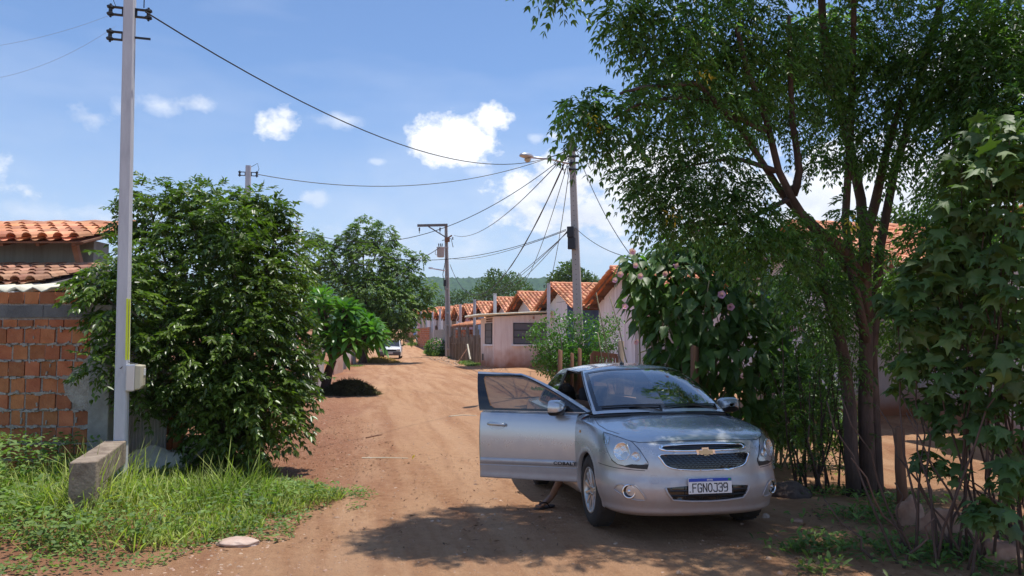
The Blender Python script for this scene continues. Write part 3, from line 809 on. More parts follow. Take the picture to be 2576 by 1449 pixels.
# closed doors: shut lines, handles, mouldings
def shut(fr, pts, rad):
    m = MB(); line_on(m, fr, pts, rad); m.build('shut_line', M_INK, car, world=False)
for sd in (1, -1):
    fs_ = frame('side', sd)
    if sd < 0: shut(fs_, [(HX, .27), (HX, .93)], .003); 
    shut(fs_, [(DMID, .27), (DMID, .94)], .003)
    shut(fs_, [(DMID, .27), (2.95, .27), (3.10, .50), (3.20, .72), (3.24, .96)], .003)
    if sd < 0: shut(fs_, [(HX, .27), (DMID, .27)], .003)
    moulding(car, sd, DMID + .01, 3.02, Vector((0, 0, 0)))
    door_handle(car, sd, 3.02, Vector((0, 0, 0)))
moulding(car, -1, HX + .015, DMID - .01, Vector((0, 0, 0))); door_handle(car, -1, DMID - .15, Vector((0, 0, 0)))
# bonnet shut line (front edge runs round above the lamps) and bumper joint
def y3(ps): return [(p[1], p[2]) for p in ps]
for sd in (1, -1):
    shut(frame('top'), [(1.02, sd * .715), (.75, sd * .752), (.55, sd * .735), (.40, sd * .67)], .0028)
    fc = frame('corner', sd, 42)
    shut(FR, [(sd * .655, .812), (sd * .56, .792), (sd * .40, .7975), (sd * .2, .803), (0, .805)], .003)
    shut(fc, [to_fr(fc, q) for q in ((.52, sd * .83, .60), (.285, sd * .745, .582), (.12, sd * .53, .572))], .0025)
# black bright parts of the nose
def grille_ring(name, outer, width, mat, off=.006, parent=None):
    o_ = smooth_loop(outer, 6); c = Vector((sum(p[0] for p in o_) / len(o_), sum(p[1] for p in o_) / len(o_)))
    P = [cast(FR, p, off) for p in o_]
    m = MB(); m.tube(P + [P[0]], width, 8, cap=False); return m.build(name, mat, parent or car, smooth=True, world=False)
UP = [(.405, .768), (.375, .796), (.18, .806), (0, .808), (-.18, .806), (-.375, .796), (-.405, .768), (-.36, .748), (-.18, .742), (0, .742), (.18, .742), (.36, .748)]
UPI = [(.385, .768), (.365, .784), (.18, .793), (0, .795), (-.18, .793), (-.365, .784), (-.385, .768), (-.35, .760), (-.18, .756), (0, .756), (.18, .756), (.35, .760)]
LOW = [(.415, .700), (.20, .703), (0, .704), (-.20, .703), (-.415, .700), (-.405, .655), (-.365, .605), (-.26, .578), (0, .566), (.26, .578), (.365, .605), (.405, .655)]
UP = [(y, z - .022) for y, z in UP]; UPI = [(y, z - .022) for y, z in UPI]
g_up = patch('upper_grille', M_GLOSSBLK, FR, UPI, off=.003, step=.02)
patch('grille_surround', M_CHROME, FR, smooth_loop(UP, 4), [UPI], off=.008, step=.02, thick=.006, parent=g_up)
m = MB()
for z in (.742, .755, .766):
    line_on(m, FR, [(-.37, z), (.37, z)], .0022, off=.006)
m.build('grille_slat', M_BLACKPL, g_up, world=False)
g_lo = patch('lower_grille', M_GLOSSBLK, FR, LOW, off=.002, step=.025)
m = MB()
for r_ in range(7):
    z = .592 + r_ * .0165; pts = []
    half = .36 if z > .61 else .28
    for k in range(-32, 33):
        y = k / 32 * half; pts.append((y, z + .0042 * math.sin(k * math.pi / 2 + (r_ % 2) * math.pi)))
    P = [cast(FR, q, .008) for q in pts]; m.tube(P, .0024, 5)
m.build('grille_mesh', M_BLACKPL, g_lo, world=False)
for sgn in (1,):
    ring = [(y, z) for y, z in LOW]
    P = smooth_loop(ring, 5); Pi = [(y * .955, .64 + (z - .64) * (.86 if z < .64 else .93)) for y, z in P]
    patch('grille_surround', M_CHROME, FR, P, [Pi], off=.009, step=.022, thick=.008, parent=g_lo)
# bow tie badge
def badge():
    B = [(-.085, .014), (-.075, -.019), (-.030, -.019), (-.036, -.040), (.022, -.040), (.028, -.019), (.085, -.019), (.075, .019), (.030, .019), (.036, .040), (-.022, .040), (-.028, .019), (-.085, .019)]
    B = [(-.080, .018), (-.088, -.020), (-.032, -.020), (-.037, -.040), (.025, -.040), (.029, -.020), (.080, -.020), (.088, .018), (.034, .018), (.037, .036), (-.025, .036), (-.029, .018)]
    zc = .716; p0 = cast(FR, (0, zc), 0)
    for nm, k, x_, mat_, par in (('badge', 1.02, -.012, M_CHROME, None), ('badge_inlay', .74, -.018, M_GOLD, 'b')):
        m = MB(); n = len(B); f_ = [(p0.x + x_, y * k, zc + z * k) for y, z in B]; b_ = [(p0.x + .02, y * k, zc + z * k) for y, z in B]
        m.add(f_ + b_, [tuple(range(n))] + [(i, (i + 1) % n, n + (i + 1) % n, n + i) for i in range(n)])
        o = m.build(nm, mat_, car if par is None else badge.o, world=False)
        if par is None: badge.o = o
badge()
# lower intake
INT = [(.375, .440), (.36, .400), (.315, .345), (0, .330), (-.315, .345), (-.36, .400), (-.375, .440), (-.2, .452), (0, .455), (.2, .452)]
g_in = patch('bumper_intake', M_GLOSSBLK, FR, INT, off=.002, step=.025)
m = MB()
for z in (.415, .377): line_on(m, FR, [(-.35, z), (.35, z)], .007, off=.006)
for y in (-.22, -.07, .07, .22): line_on(m, FR, [(y, .345), (y, .445)], .004, off=.006)
m.build('intake_bar', M_BLACKPL, g_in, world=False)
m = MB(); P = [cast(FR, q, .008) for q in dens([(.385, .440), (.37, .40), (.325, .343), (.15, .330), (0, .327), (-.15, .330), (-.325, .343), (-.37, .40), (-.385, .440)], .03, False)]
m.tube(P, .009, 8); m.build('intake_trim', M_PAINT, g_in, smooth=True, world=False)
# number plate
px_ = cast(FR, (0, .46), 0).x - .012
pc = Vector((px_ - .006, -.002, .452)); PW, PHt = .398, .124
m = MB(); m.box(pc, (.006, PW, PHt)); m.mi = 1
plate = m.build('number_plate', [M_WHITE], car, world=False, bevel=.002)
m = MB(); m.box(pc + Vector((-.0035, 0, PHt / 2 - .014)), (.003, PW - .006, .026)); m.build('plate_band', M_PLBLUE, plate, world=False)
m = MB(); m.box(pc + Vector((-.0052, -PW / 2 + .022, PHt / 2 - .014)), (.002, .024, .016)); m.build('plate_flag', material('flag green', (.02, .30, .07), .5), plate, world=False)
MT = Matrix(((0, 0, -1, 0), (-1, 0, 0, 0), (0, 1, 0, 0), (0, 0, 0, 1)))   # text x -> -y, text y -> z, facing -x
def plate_text(nm, s, size, y, z, x, mat_, off=0.0, sx=1.0, sp=1.0):
    return text_mesh(nm, s, size, Matrix.Translation(Vector((x, y, z))) @ MT, mat_, plate, extrude=.0008, offset=off, sx=sx, space=sp)
STROKES = {'F': [[(0, 0), (0, 1), (1, 1)], [(0, .52), (.8, .52)]], 'G': [[(1, .82), (.85, 1), (.15, 1), (0, .85), (0, .15), (.15, 0), (.85, 0), (1, .15), (1, .48), (.55, .48)]],
 'N': [[(0, 0), (0, 1), (1, 0), (1, 1)]], 'O': [[(.35, 0), (.05, .2), (0, .35), (0, .65), (.05, .8), (.35, 1), (.65, 1), (.95, .8), (1, .65), (1, .35), (.95, .2), (.65, 0), (.35, 0)]],
 'J': [[(.3, 1), (1, 1), (1, .15), (.85, 0), (.2, 0), (0, .18)]], '3': [[(0, .85), (.15, 1), (.85, 1), (1, .85), (1, .62), (.85, .52), (.4, .52)], [(.85, .52), (1, .42), (1, .15), (.85, 0), (.15, 0), (0, .15)]],
 '9': [[(1, .55), (.2, .45), (0, .6), (0, .85), (.15, 1), (.85, 1), (1, .85), (1, .2), (.8, 0), (.15, 0)]]}
m = MB(); cw, chh, pitch_ = .033, .064, .0475
for i_, ch_ in enumerate('FGNOJ39'):
    y0 = 3 * pitch_ - i_ * pitch_ + cw / 2
    for st in STROKES[ch_]:
        pts = [Vector((pc.x - .0042, y0 - u * cw, pc.z - .046 + v * chh)) for u, v in st]
        for a, b in zip(pts, pts[1:]):
            e_ = (b - a).normalized() * .0035; m.bar(a - e_, b + e_, .0085, .0016, up=(1, 0, 0))
m.build('plate_number', M_INK, plate, world=False)
plate_text('plate_country', 'BRASIL', .017, 0, pc.z + PHt / 2 - .014, pc.x - .0054, M_WHITE, off=.0004, sp=1.1)
plate_text('plate_code', 'BR', .013, PW / 2 - .016, pc.z - .045, pc.x - .0042, M_INK)
# fog lamps, lamps, tow cover, repeaters, arches, tail lamps for both sides
def ell(c, rx, ry, n=28): return [(c[0] + rx * math.cos(2 * math.pi * k / n), c[1] + ry * math.sin(2 * math.pi * k / n)) for k in range(n)]
for sd in (1, -1):
    fc = frame('corner', sd, 50)
    T = lambda q: to_fr(fc, (q[0], sd * (q[1] - .012), q[2]))
    HL = [T(q) for q in ((.535, .774, .857), (.47, .76, .850), (.362, .708, .830), (.228, .619, .795), (.159, .578, .735), (.112, .520, .640), (.104, .518, .622), (.135, .575, .616), (.175, .64, .618), (.215, .69, .603), (.27, .74, .612), (.320, .773, .640), (.376, .793, .704), (.47, .795, .800))]
    hb = patch('headlight', M_LAMPGREY, fc, HL, off=.002, step=.02)
    C1 = T((.246, .705, .716)); C2 = T((.157, .612, .684)); r1, r2 = .067, .034
    def bowl(nm, c, r_, mat_, deep=.03):
        r_ *= 1.12
        m = MB(); n = 26; vs = []; fs = []
        base_n = Vector((-math.cos(R(38)), sd * math.sin(R(38)), .12)).normalized()
        c0 = cast(fc, c, .006)
        ax1 = base_n.cross(Vector((0, 0, 1))).normalized(); ax2 = ax1.cross(base_n)
        prof = [(1.06, -.012), (1.0, .004), (.93, .002), (.80, -.003), (.6, -.006), (.35, -.008), (.10, -.006)]
        for k_, h_ in prof:
            for j in range(n):
                a = 2 * math.pi * j / n
                vs.append(c0 + ax1 * (r_ * k_ * math.cos(a)) + ax2 * (r_ * k_ * math.sin(a)) + base_n * (h_ + .006))
        for i in range(len(prof) - 1):
            for j in range(n): fs.append((i * n + j, i * n + (j + 1) % n, (i + 1) * n + (j + 1) % n, (i + 1) * n + j))
        fs.append(tuple(range((len(prof) - 1) * n, len(prof) * n)))
        m.add(vs, fs); return m.build(nm, mat_, hb, smooth=True, world=False)
    bowl('reflector', C1, r1, M_REFL); bowl('reflector', C2, r2, M_REFL)
    patch('indicator', M_AMBER if False else M_REFL, fc, [T(q) for q in ((.50, .770, .840), (.43, .745, .822), (.40, .765, .765), (.44, .785, .765))], off=.006, step=.02, parent=hb)
    patch('lens', M_LENS, fc, HL, off=.020, step=.022, parent=hb)
    m = MB(); P = [cast(fc, q, .004) for q in HL]; m.tube(P + [P[0]], .0035, 6, cap=False); m.build('lamp_seal', M_INK, hb, world=False)
    patch('lamp_mask', M_BLACKPL, fc, [T(q) for q in ((.135, .575, .614), (.175, .64, .616), (.215, .69, .601), (.27, .74, .606), (.18, .655, .590), (.105, .53, .583), (.104, .518, .618))], off=.003, step=.02, parent=hb)
    ff = frame('corner', sd, 35); TF = lambda q: to_fr(ff, (q[0], sd * (q[1] - .015), q[2]))
    fr_ = patch('fog_lamp_recess', M_LAMPGREY, ff, smooth_loop([TF(q) for q in ((.286, .773, .412), (.246, .751, .446), (.19, .70, .448), (.133, .63, .442), (.115, .56, .370), (.135, .56, .340), (.19, .66, .350), (.244, .735, .385))], 4), off=.001, step=.02)
    m = MB(); P = [cast(ff, q, .005) for q in smooth_loop([TF(q) for q in ((.286, .773, .412), (.246, .751, .450), (.19, .70, .452), (.133, .63, .446), (.113, .56, .365), (.135, .56, .334), (.19, .66, .345), (.244, .735, .380))], 5)]
    m.tube(P + [P[0]], .006, 6, cap=False); m.build('recess_edge', M_PAINT, fr_, smooth=True, world=False)
    cF = cast(ff, TF((.175, .680, .402)), .0); nF = Vector((-math.cos(R(25)), sd * math.sin(R(25)), 0))
    q_ = nF.to_track_quat('Z', 'Y').to_matrix().to_4x4(); MF = Matrix.Translation(cF) @ q_
    m = MB(); m.lathe([(.060, -.01), (.060, .006), (.052, .012), (.046, .006), (.046, 0)], 26, MF); fl_ = m.build('fog_lamp', M_CHROME, fr_, smooth=True, world=False)
    m = MB(); m.lathe([(.046, 0.002), (.03, -.006), (.012, -.012), (.0, -.012)], 22, MF); m.build('fog_reflector', M_GLOSSBLK, fr_, smooth=True, world=False)
    m = MB(); m.lathe([(.017, 0.004), (.012, .010), (.0, .012)], 14, MF); m.build('bulb', M_REFL, fr_, smooth=True, world=False)
    # indicator on the wing
    patch('repeater', M_AMBER, frame('side', sd), [(1.055, .815), (1.10, .812), (1.105, .835), (1.06, .838)], off=.003, step=.02)
    # arches, liners and wheels
    for ax_ in (AX1, AX2):
        fs_ = frame('side', sd); n = 40; a0, a1 = R(-14), R(194)
        ang = [a0 + (a1 - a0) * k / n for k in range(n + 1)]
        m = MB(); rr = ((.338, -.03), (.341, .004), (.352, .008), (.372, .004), (.392, .0015)); vs = []; 
        for r_, o_ in rr:
            for a in ang:
                p = cast(fs_, (ax_ + .35 * math.cos(a), max(.24, WZ + .36 * math.sin(a))), 0) if r_ < .345 else cast(fs_, (ax_ + r_ * math.cos(a), max(.24, WZ + r_ * math.sin(a))), 0)
                y_ = p.y + sd * o_
                vs.append(Vector((ax_ + r_ * math.cos(a), y_, WZ + r_ * math.sin(a))))
        fsx = []
        for i in range(len(rr) - 1):
            for k in range(n):
                f = (i * (n + 1) + k, (i + 1) * (n + 1) + k, (i + 1) * (n + 1) + k + 1, i * (n + 1) + k + 1); fsx.append(f if sd < 0 else f[::-1])
        m.add(vs, fsx); m.build('wheel_arch', M_PAINT, car, smooth=True, world=False)
        m = MB(); vs = []
        for y_ in (.80, .52):
            for a in ang: vs.append((ax_ + .352 * math.cos(a), sd * y_, WZ + .352 * math.sin(a)))
        k0 = len(vs); fsx = [(k, k + 1, n + 1 + k + 1, n + 1 + k) for k in range(n)] + [tuple(range(n + 1, 2 * n + 2))]
        m.add(vs, fsx); m.build('wheel_liner', M_INT, car, world=False)
def make_wheel(sd, s_):
    Mw = Matrix.Translation((s_, sd * .735, WZ)) @ Matrix.Rotation(R(-90) * sd, 4, 'X')
    rt = .317
    m = MB(); m.lathe([(.198, .078), (.215, .094), (.245, .100), (.280, .096), (.303, .084), (.314, .066), (.317, .040), (.317, 0), (.317, -.040), (.314, -.066), (.303, -.084), (.28, -.096), (.245, -.1), (.215, -.094), (.198, -.08), (.195, 0)], 64, Mw, closed=True)
    w = m.build('wheel', M_RUBBER, car, smooth=True, world=False)
    m = MB()
    for k in range(64):   # tread blocks
        a = 2 * math.pi * k / 64
        for h_ in (-.058, -.02, .02, .058):
            if (k + int(h_ * 100)) % 2: continue
            c = Mw @ Vector((.3155 * math.cos(a), .3155 * math.sin(a), h_)); t = (Mw.to_3x3() @ Vector((-math.sin(a), math.cos(a), 0)))
            nrm_ = (Mw.to_3x3() @ Vector((math.cos(a), math.sin(a), 0)))
            m.bar(c - t * .011, c + t * .011, .030, .008, up=nrm_)
    m.build('tyre_tread', M_RUBBER, w, world=False)
    m = MB(); m.lathe([(.200, .082), (.206, .090), (.200, .094), (.188, .086), (.180, .06), (.176, -.02), (.18, -.08)], 48, Mw); rim = m.build('rim', M_ALLOY, w, smooth=True, world=False)
    m = MB()
    for k in range(12):
        a = 2 * math.pi * (k + .5) / 12 
        d = Vector((math.cos(a), math.sin(a), 0)); q = Vector((-d.y, d.x, 0))
        vs = [Mw @ v for v in (d * .035 - q * .013 + Vector((0, 0, .040)), d * .035 + q * .013 + Vector((0, 0, .040)), d * .035 + q * .010 + Vector((0, 0, .066)), d * .035 - q * .010 + Vector((0, 0, .066)),
                               d * .19 - q * .017 + Vector((0, 0, .055)), d * .19 + q * .017 + Vector((0, 0, .055)), d * .19 + q * .011 + Vector((0, 0, .082)), d * .19 - q * .011 + Vector((0, 0, .082)))]
        m.add(vs, [(3, 2, 1, 0), (4, 5, 6, 7), (0, 1, 5, 4), (1, 2, 6, 5), (2, 3, 7, 6), (3, 0, 4, 7)])
    m.build('spoke', M_ALLOY, rim, world=False, bevel=.003)
    m = MB(); m.lathe([(.062, .040), (.060, .064), (.045, .072), (.030, .074), (.028, .070), (0, .070)], 24, Mw)
    for k in range(4):
        a = R(45) + k * math.pi / 2; m.lathe([(.009, .066), (.009, .080), (0, .082)], 8, Mw @ Matrix.Translation((.042 * math.cos(a), .042 * math.sin(a), 0)))
    m.build('hub_cap', M_ALLOY, rim, smooth=True, world=False)
    m = MB(); m.lathe([(.176, .0), (.15, -.01), (0, -.01)], 32, Mw); m.build('brake_disc', M_INT, rim, world=False)
    m = MB(); 
for sd in (1, -1):
    for s_ in (AX1, AX2): make_wheel(sd, s_)
# tow cover
m = MB(); line_on(m, FR, smooth_loop([(.50, .478), (.50, .528), (.445, .530), (.445, .480)], 4), .0018, close=True); m.build('tow_cover', M_LAMPGREY, car, world=False)
# roof gutter strips, antenna, wipers, cowl
for sd in (1, -1):
    m = MB(); pts = [Vector((g1[i, 0], sd * (g1[i, 1] - .035), roof_z(g1[i, 0]) - (roof_z(g1[i, 0]) - g1[i, 2]) * ((g1[i, 1] - .035) / g1[i, 1]) ** 2.2 + .001)) for i in range(C_WS, C_R0, 4)]
    m.tube(pts, .004, 6); m.build('roof_trim', M_LAMPGREY, car, world=False)
za = roof_z(1.98)
m = MB(); m.lathe([(.030, 0), (.028, .012), (.014, .026), (0, .030)], 14, Matrix.Translation((1.98, .085, za - .002)) @ Matrix.Diagonal((1.5, .8, 1, 1)))
ant = m.build('antenna', M_BLACKPL, car, smooth=True, world=False)
m = MB(); m.tube([(1.98, .085, za + .02), (2.02, .10, za + .09), (2.07, .115, za + .19)], [.006, .004, .003], 6); m.build('antenna_mast', M_BLACKPL, ant, world=False)
m = MB()
A = catmull(G0[:4], 30); P = [Vector((p[0] - .012, p[1], p[2] - .022)) for p in A]; P = [Vector((q.x, -q.y, q.z)) for q in reversed(P[1:])] + P
m.tube(P, .012, 8); m.build('cowl', M_BLACKPL, car, smooth=True, world=False)
for (ya, yb, s_up) in ((.62, .06, 0.10), (.02, -.58, .10)):
    m = MB()
    q0 = cast(FR, (ya * .2 + yb * .8, 1.045), .02); 
    P = [cast(FR, (ya + (yb - ya) * t, 1.040 + .010 * math.sin(math.pi * t) + .012 * t), .016) for t in np.linspace(0, 1, 12)]
    m.tube(P, .006, 6); m.bar(P[-1], Vector((P[-1].x - .05, P[-1].y, P[-1].z - .05)), .014, .014); m.bar(P[5] + Vector((-.012, 0, 0.004)), Vector((P[-1].x - .05, P[-1].y, P[-1].z - .045)), .012, .010)
    m.build('wiper', M_BLACKPL, car, world=False)
# tail lamps and rear bits
M_RED = material('tail lamp red', (.35, .01, .012), .15, coat=.8)
for sd in (1, -1):
    fk = (Vector((8, 0, 0)), Vector((0, 1, 0)), Vector((0, 0, 1)), Vector((-1, 0, 0)))
    patch('tail_lamp', M_RED, fk, [(sd * .42, .80), (sd * .70, .82), (sd * .79, .93), (sd * .66, .99), (sd * .45, .96)], off=.004, step=.04)
    patch('tail_lamp', M_RED, frame('side', sd), [(4.05, .88), (4.40, .80), (4.40, .99), (4.18, 1.0)], off=.004, step=.04)
# underbody and cabin
m = MB(); m.box((2.4, 0, .225), (3.3, 1.30, .07)); m.box((.62, 0, .235), (.80, .95, .04)); m.box((2.2, 0, .30), (2.4, 1.50, .06)); m.box((.62, 0, .42), (.80, .98, .46)); m.build('underbody', M_INT, car, world=False)
m = MB(); n_ = 9
m.box((1.22, 0, .72), (.22, 1.42, .46)); m.box((1.33, 0, .87), (.34, 1.40, .16)); m.box((1.35, .36, .60), (.2, .5, .3)); m.box((1.45, 0, .52), (.45, .20, .42))
m.build('dashboard', M_INT, car, world=False, bevel=.04)
m = MB(); m.tube([(1.44, -.36, .88), (1.66, -.36, .96)], .03, 8); c = Vector((1.66, -.36, .96)); ax_ = Vector((.22, 0, .08)).normalized(); e1 = Vector((0, 1, 0)); e2 = ax_.cross(e1)
m.tube([c + e1 * (.185 * math.cos(a)) + e2 * (.185 * math.sin(a)) for a in np.linspace(0, 2 * math.pi, 33)], .015, 8, cap=False); m.bar(c - e1 * .18, c + e1 * .18, .03, .02)
m.build('steering_wheel', M_INT, car, smooth=True, world=False)
def seat(s_, y_, w_=.50):
    m = MB(); m.box((s_, y_, .42), (.52, w_, .18), ry=R(-6)); o = m.build('seat', M_SEAT, car, world=False, bevel=.06)
    m = MB(); m.box((s_ + .33, y_, .74), (.14, w_, .60), ry=R(14)); m.build('seat_back', M_SEAT, o, world=False, bevel=.06)
    m = MB(); m.box((s_ + .43, y_, 1.13), (.10, min(w_, .26), .17), ry=R(10)); m.build('headrest', M_SEAT, o, world=False, bevel=.04)
seat(1.95, .36); seat(1.95, -.36); seat(2.78, 0, 1.25)
m = MB()
for sd in (1, -1):
    if sd < 0: m.box((1.78, sd * .765, .62), (.98, .05, .60))
    m.box((2.72, sd * .765, .62), (.80, .05, .66)); m.box((2.33, sd * .75, .62), (.07, .05, .66))
m.box((3.42, 0, .93), (.66, 1.30, .10)); m.box((3.12, 0, .62), (.08, 1.3, .6))
m.build('cabin_trim', M_INT, car, world=False, bevel=.01)
m = MB(); A = roof.copy(); A[..., 2] -= .022; A[..., 1] *= .985
m.add(A.reshape(-1, 3), grid_faces(NG, NQ)); m.add(mirror_y(A).reshape(-1, 3), grid_faces(NG, NQ)); m.build('headliner', material('headliner grey', (.22, .22, .21), .9), car, smooth=True, world=False)
# rubber seal round the open doorway
m = MB(); P = [Vector((float(g0[i, 0]), float(g0[i, 1]), float(g0[i, 2]))) for i in ()]
def loft_pt(i, j): return Vector(loft[i, j])
P = [Vector(shell[D1, VD]), Vector(shell[D1, 30]), Vector(shell[D1, NV - 1]), Vector(strip[D1 - s0, 3])] + [loft_pt(C_B0 + 4, j) for j in range(1, NW - 2, 4)] + [loft_pt(i, NW - 2) for i in range(C_B0 + 3, C_AP - 7, -3)] + [loft_pt(C_AP - 7, j) for j in range(NW - 2, 0, -4)] + [Vector(strip[D0 - s0, 3]), Vector(shell[D0, NV - 1]), Vector(shell[D0, 30]), Vector(shell[D0, VD]), Vector(shell[(D0 + D1) // 2, VD]), Vector(shell[D1, VD])]
P = [Vector((p.x, p.y - .012, p.z)) for p in P]
m.tube(P, .011, 8, cap=False); m.build('door_seal', M_BLACKPL, car, smooth=True, world=False)
m = MB(); m.box((1.75, .70, .29), (1.05, .10, .10)); m.build('door_sill', M_PAINT, car, world=False, bevel=.02)
# a pale cloth left on the dashboard
def dash_cloth():
    e = empty('white_cloth', wm(car) @ Vector((1.17, -.12, .975)), 'crumpled white cloth lying on the dashboard behind the windscreen', 'cloth')
    V = []; nx, ny = 26, 12
    for i in range(nx):
        for j in range(ny):
            y = -.24 + .48 * i / (nx - 1); x = -.06 + .13 * j / (ny - 1)
            h = .045 * math.sin(math.pi * i / (nx - 1)) ** .5 * math.sin(math.pi * j / (ny - 1)) ** .6 * (1 + .5 * noise.noise(Vector((x * 22, y * 14, 1))))
            V.append(wm(car) @ Vector((1.17 + x + .02 * noise.noise(Vector((y * 9, 0, 3))), -.12 + y, .955 + h)))
    o = MB().add(V, grid_faces(nx, ny)).build('cloth', material('white cotton', (.62, .62, .60), .95), e, smooth=True)
dash_cloth()

# the measured body is a little narrower than it was drawn
YS = .94
for o_ in [x for x in bpy.data.objects if x.type == 'MESH']:
    r_ = o_
    while r_.parent: r_ = r_.parent
    if r_ == car and not o_.data.get('ys'):
        co = np.empty(len(o_.data.vertices) * 3, np.float32); o_.data.vertices.foreach_get('co', co); co = co.reshape(-1, 3); co[:, 1] *= YS
        o_.data.vertices.foreach_set('co', co.ravel()); o_.data.update(); o_.data['ys'] = 1
door.location.y *= YS
# ------------------------------------------------------------ masonry, poles, houses
rnd = random.Random(7)
M_BRICK = material('hollow clay brick', (0.36, 0.105, 0.040), rough=0.92, var=(0.52, 0.185, 0.075), var_scale=5, bump=0.6, bump_scale=40, island=0.28)
M_MORTAR = material('rough mortar', (0.30, 0.245, 0.20), rough=1.0, var=(0.50, 0.44, 0.38), var_scale=14, bump=1.0, bump_scale=50)
M_CONC = material('weathered concrete', (0.24, 0.215, 0.19), rough=0.95, var=(0.36, 0.33, 0.295), var_scale=5, bump=0.5, bump_scale=35)
M_CONCD = material('dark concrete block', (0.115, 0.105, 0.10), rough=0.95, var=(0.19, 0.175, 0.165), var_scale=6, bump=0.7, bump_scale=45)
M_POST = material('painted concrete post', (0.47, 0.465, 0.485), rough=0.8, var=(0.61, 0.605, 0.62), var_scale=4, bump=0.3, bump_scale=60, stretch=(3, 3, .5), detail=8)
M_POSTG = material('grey concrete post', (0.36, 0.33, 0.30), rough=0.85, var=(0.46, 0.43, 0.40), var_scale=2.2, bump=0.3, bump_scale=40, stretch=(1, 1, .3))
M_TILE = material('clay roof tile', (0.54, 0.205, 0.095), rough=0.85, var=(0.72, 0.36, 0.20), var_scale=1.2, bump=0.3, bump_scale=30, island=0.38)
M_TILEOLD = material('old clay tile', (0.33, 0.15, 0.085), rough=0.95, var=(0.48, 0.27, 0.17), var_scale=4, bump=0.5, bump_scale=30, island=0.35)
M_WOOD = material('grey fence wood', (0.17, 0.125, 0.09), rough=0.95, var=(0.30, 0.24, 0.185), var_scale=7, bump=0.8, bump_scale=30, stretch=(1, 1, .12), island=0.25)
M_WOODB = material('brown timber', (0.14, 0.062, 0.035), rough=0.9, var=(0.23, 0.115, 0.065), var_scale=8, bump=0.6, bump_scale=30, stretch=(1, 1, .15))
M_METAL = material('galvanised metal', (0.50, 0.50, 0.52), rough=0.4, metal=0.7)
M_DKMETAL = material('dark metal', (0.02, 0.021, 0.026), rough=0.5)
M_WIRE = material('cable black', (0.015, 0.015, 0.018), rough=0.6)
M_BEIGE = material('beige plastic', (0.55, 0.50, 0.36), rough=0.45, var=(0.48, 0.42, 0.30), var_scale=6)
M_YELLOW = material('yellow band', (0.72, 0.80, 0.03), rough=0.5)
M_FIBRE = material('corrugated sheet', (0.62, 0.56, 0.42), rough=0.85, var=(0.74, 0.70, 0.56), var_scale=5, bump=0.2, bump_scale=40)
M_GLASSD = material('dark pane', (0.03, 0.035, 0.045), rough=0.12)
M_SHUTTER = material('grey blind', (0.135, 0.13, 0.14), rough=0.6)

def plaster(name, col, stain=(0.42, 0.17, 0.075), zs=1.0, streak=0.25):
    """painted plaster with vertical weather streaks and red mud splashed up from the ground"""
    m = bpy.data.materials.new(name); m.use_nodes = True
    nt = m.node_tree; N = nt.nodes; L = nt.links; b = N['Principled BSDF']; b.inputs['Roughness'].default_value = 0.95
    b.inputs['Specular IOR Level'].default_value = 0.2
    g = N.new('ShaderNodeNewGeometry'); sp = N.new('ShaderNodeSeparateXYZ'); L.new(g.outputs['Position'], sp.inputs[0])
    mp = N.new('ShaderNodeMapping'); mp.inputs['Scale'].default_value = (5, 5, 0.35); L.new(g.outputs['Position'], mp.inputs[0])
    n = N.new('ShaderNodeTexNoise'); n.inputs['Scale'].default_value = 1.3; n.inputs['Detail'].default_value = 6; n.inputs['Roughness'].default_value = .7; L.new(mp.outputs[0], n.inputs['Vector'])
    cr = N.new('ShaderNodeValToRGB'); cr.color_ramp.elements[0].position = .36; cr.color_ramp.elements[1].position = .56
    cr.color_ramp.elements[0].color = (*[c * (1 - streak) * (1 if i == 0 else .94) for i, c in enumerate(col)], 1); cr.color_ramp.elements[1].color = (*col, 1)
    L.new(n.outputs[0], cr.inputs[0])
    n2 = N.new('ShaderNodeTexNoise'); n2.inputs['Scale'].default_value = 1.8; n2.inputs['Detail'].default_value = 7; L.new(g.outputs['Position'], n2.inputs['Vector'])
    a = N.new('ShaderNodeMath'); a.operation = 'MULTIPLY_ADD'; a.inputs[1].default_value = -0.9 * zs; a.inputs[2].default_value = 0; L.new(n2.outputs[0], a.inputs[0])
    a2 = N.new('ShaderNodeMath'); a2.operation = 'ADD'; L.new(sp.outputs[2], a2.inputs[0]); L.new(a.outputs[0], a2.inputs[1])
    mr = N.new('ShaderNodeMapRange'); mr.inputs[1].default_value = -0.35 * zs; mr.inputs[2].default_value = 0.5 * zs; mr.inputs[3].default_value = 0.92; mr.inputs[4].default_value = 0.0
    L.new(a2.outputs[0], mr.inputs[0])
    mx = N.new('ShaderNodeMix'); mx.data_type = 'RGBA'; L.new(mr.outputs[0], mx.inputs[0]); L.new(cr.outputs[0], mx.inputs[6]); mx.inputs[7].default_value = (*stain, 1)
    L.new(mx.outputs[2], b.inputs['Base Color'])
    n3 = N.new('ShaderNodeTexNoise'); n3.inputs['Scale'].default_value = 25; n3.inputs['Detail'].default_value = 5; L.new(g.outputs['Position'], n3.inputs['Vector'])
    bp = N.new('ShaderNodeBump'); bp.inputs['Strength'].default_value = .5; bp.inputs['Distance'].default_value = .01; L.new(n3.outputs[0], bp.inputs['Height']); L.new(bp.outputs[0], b.inputs['Normal'])
    return m

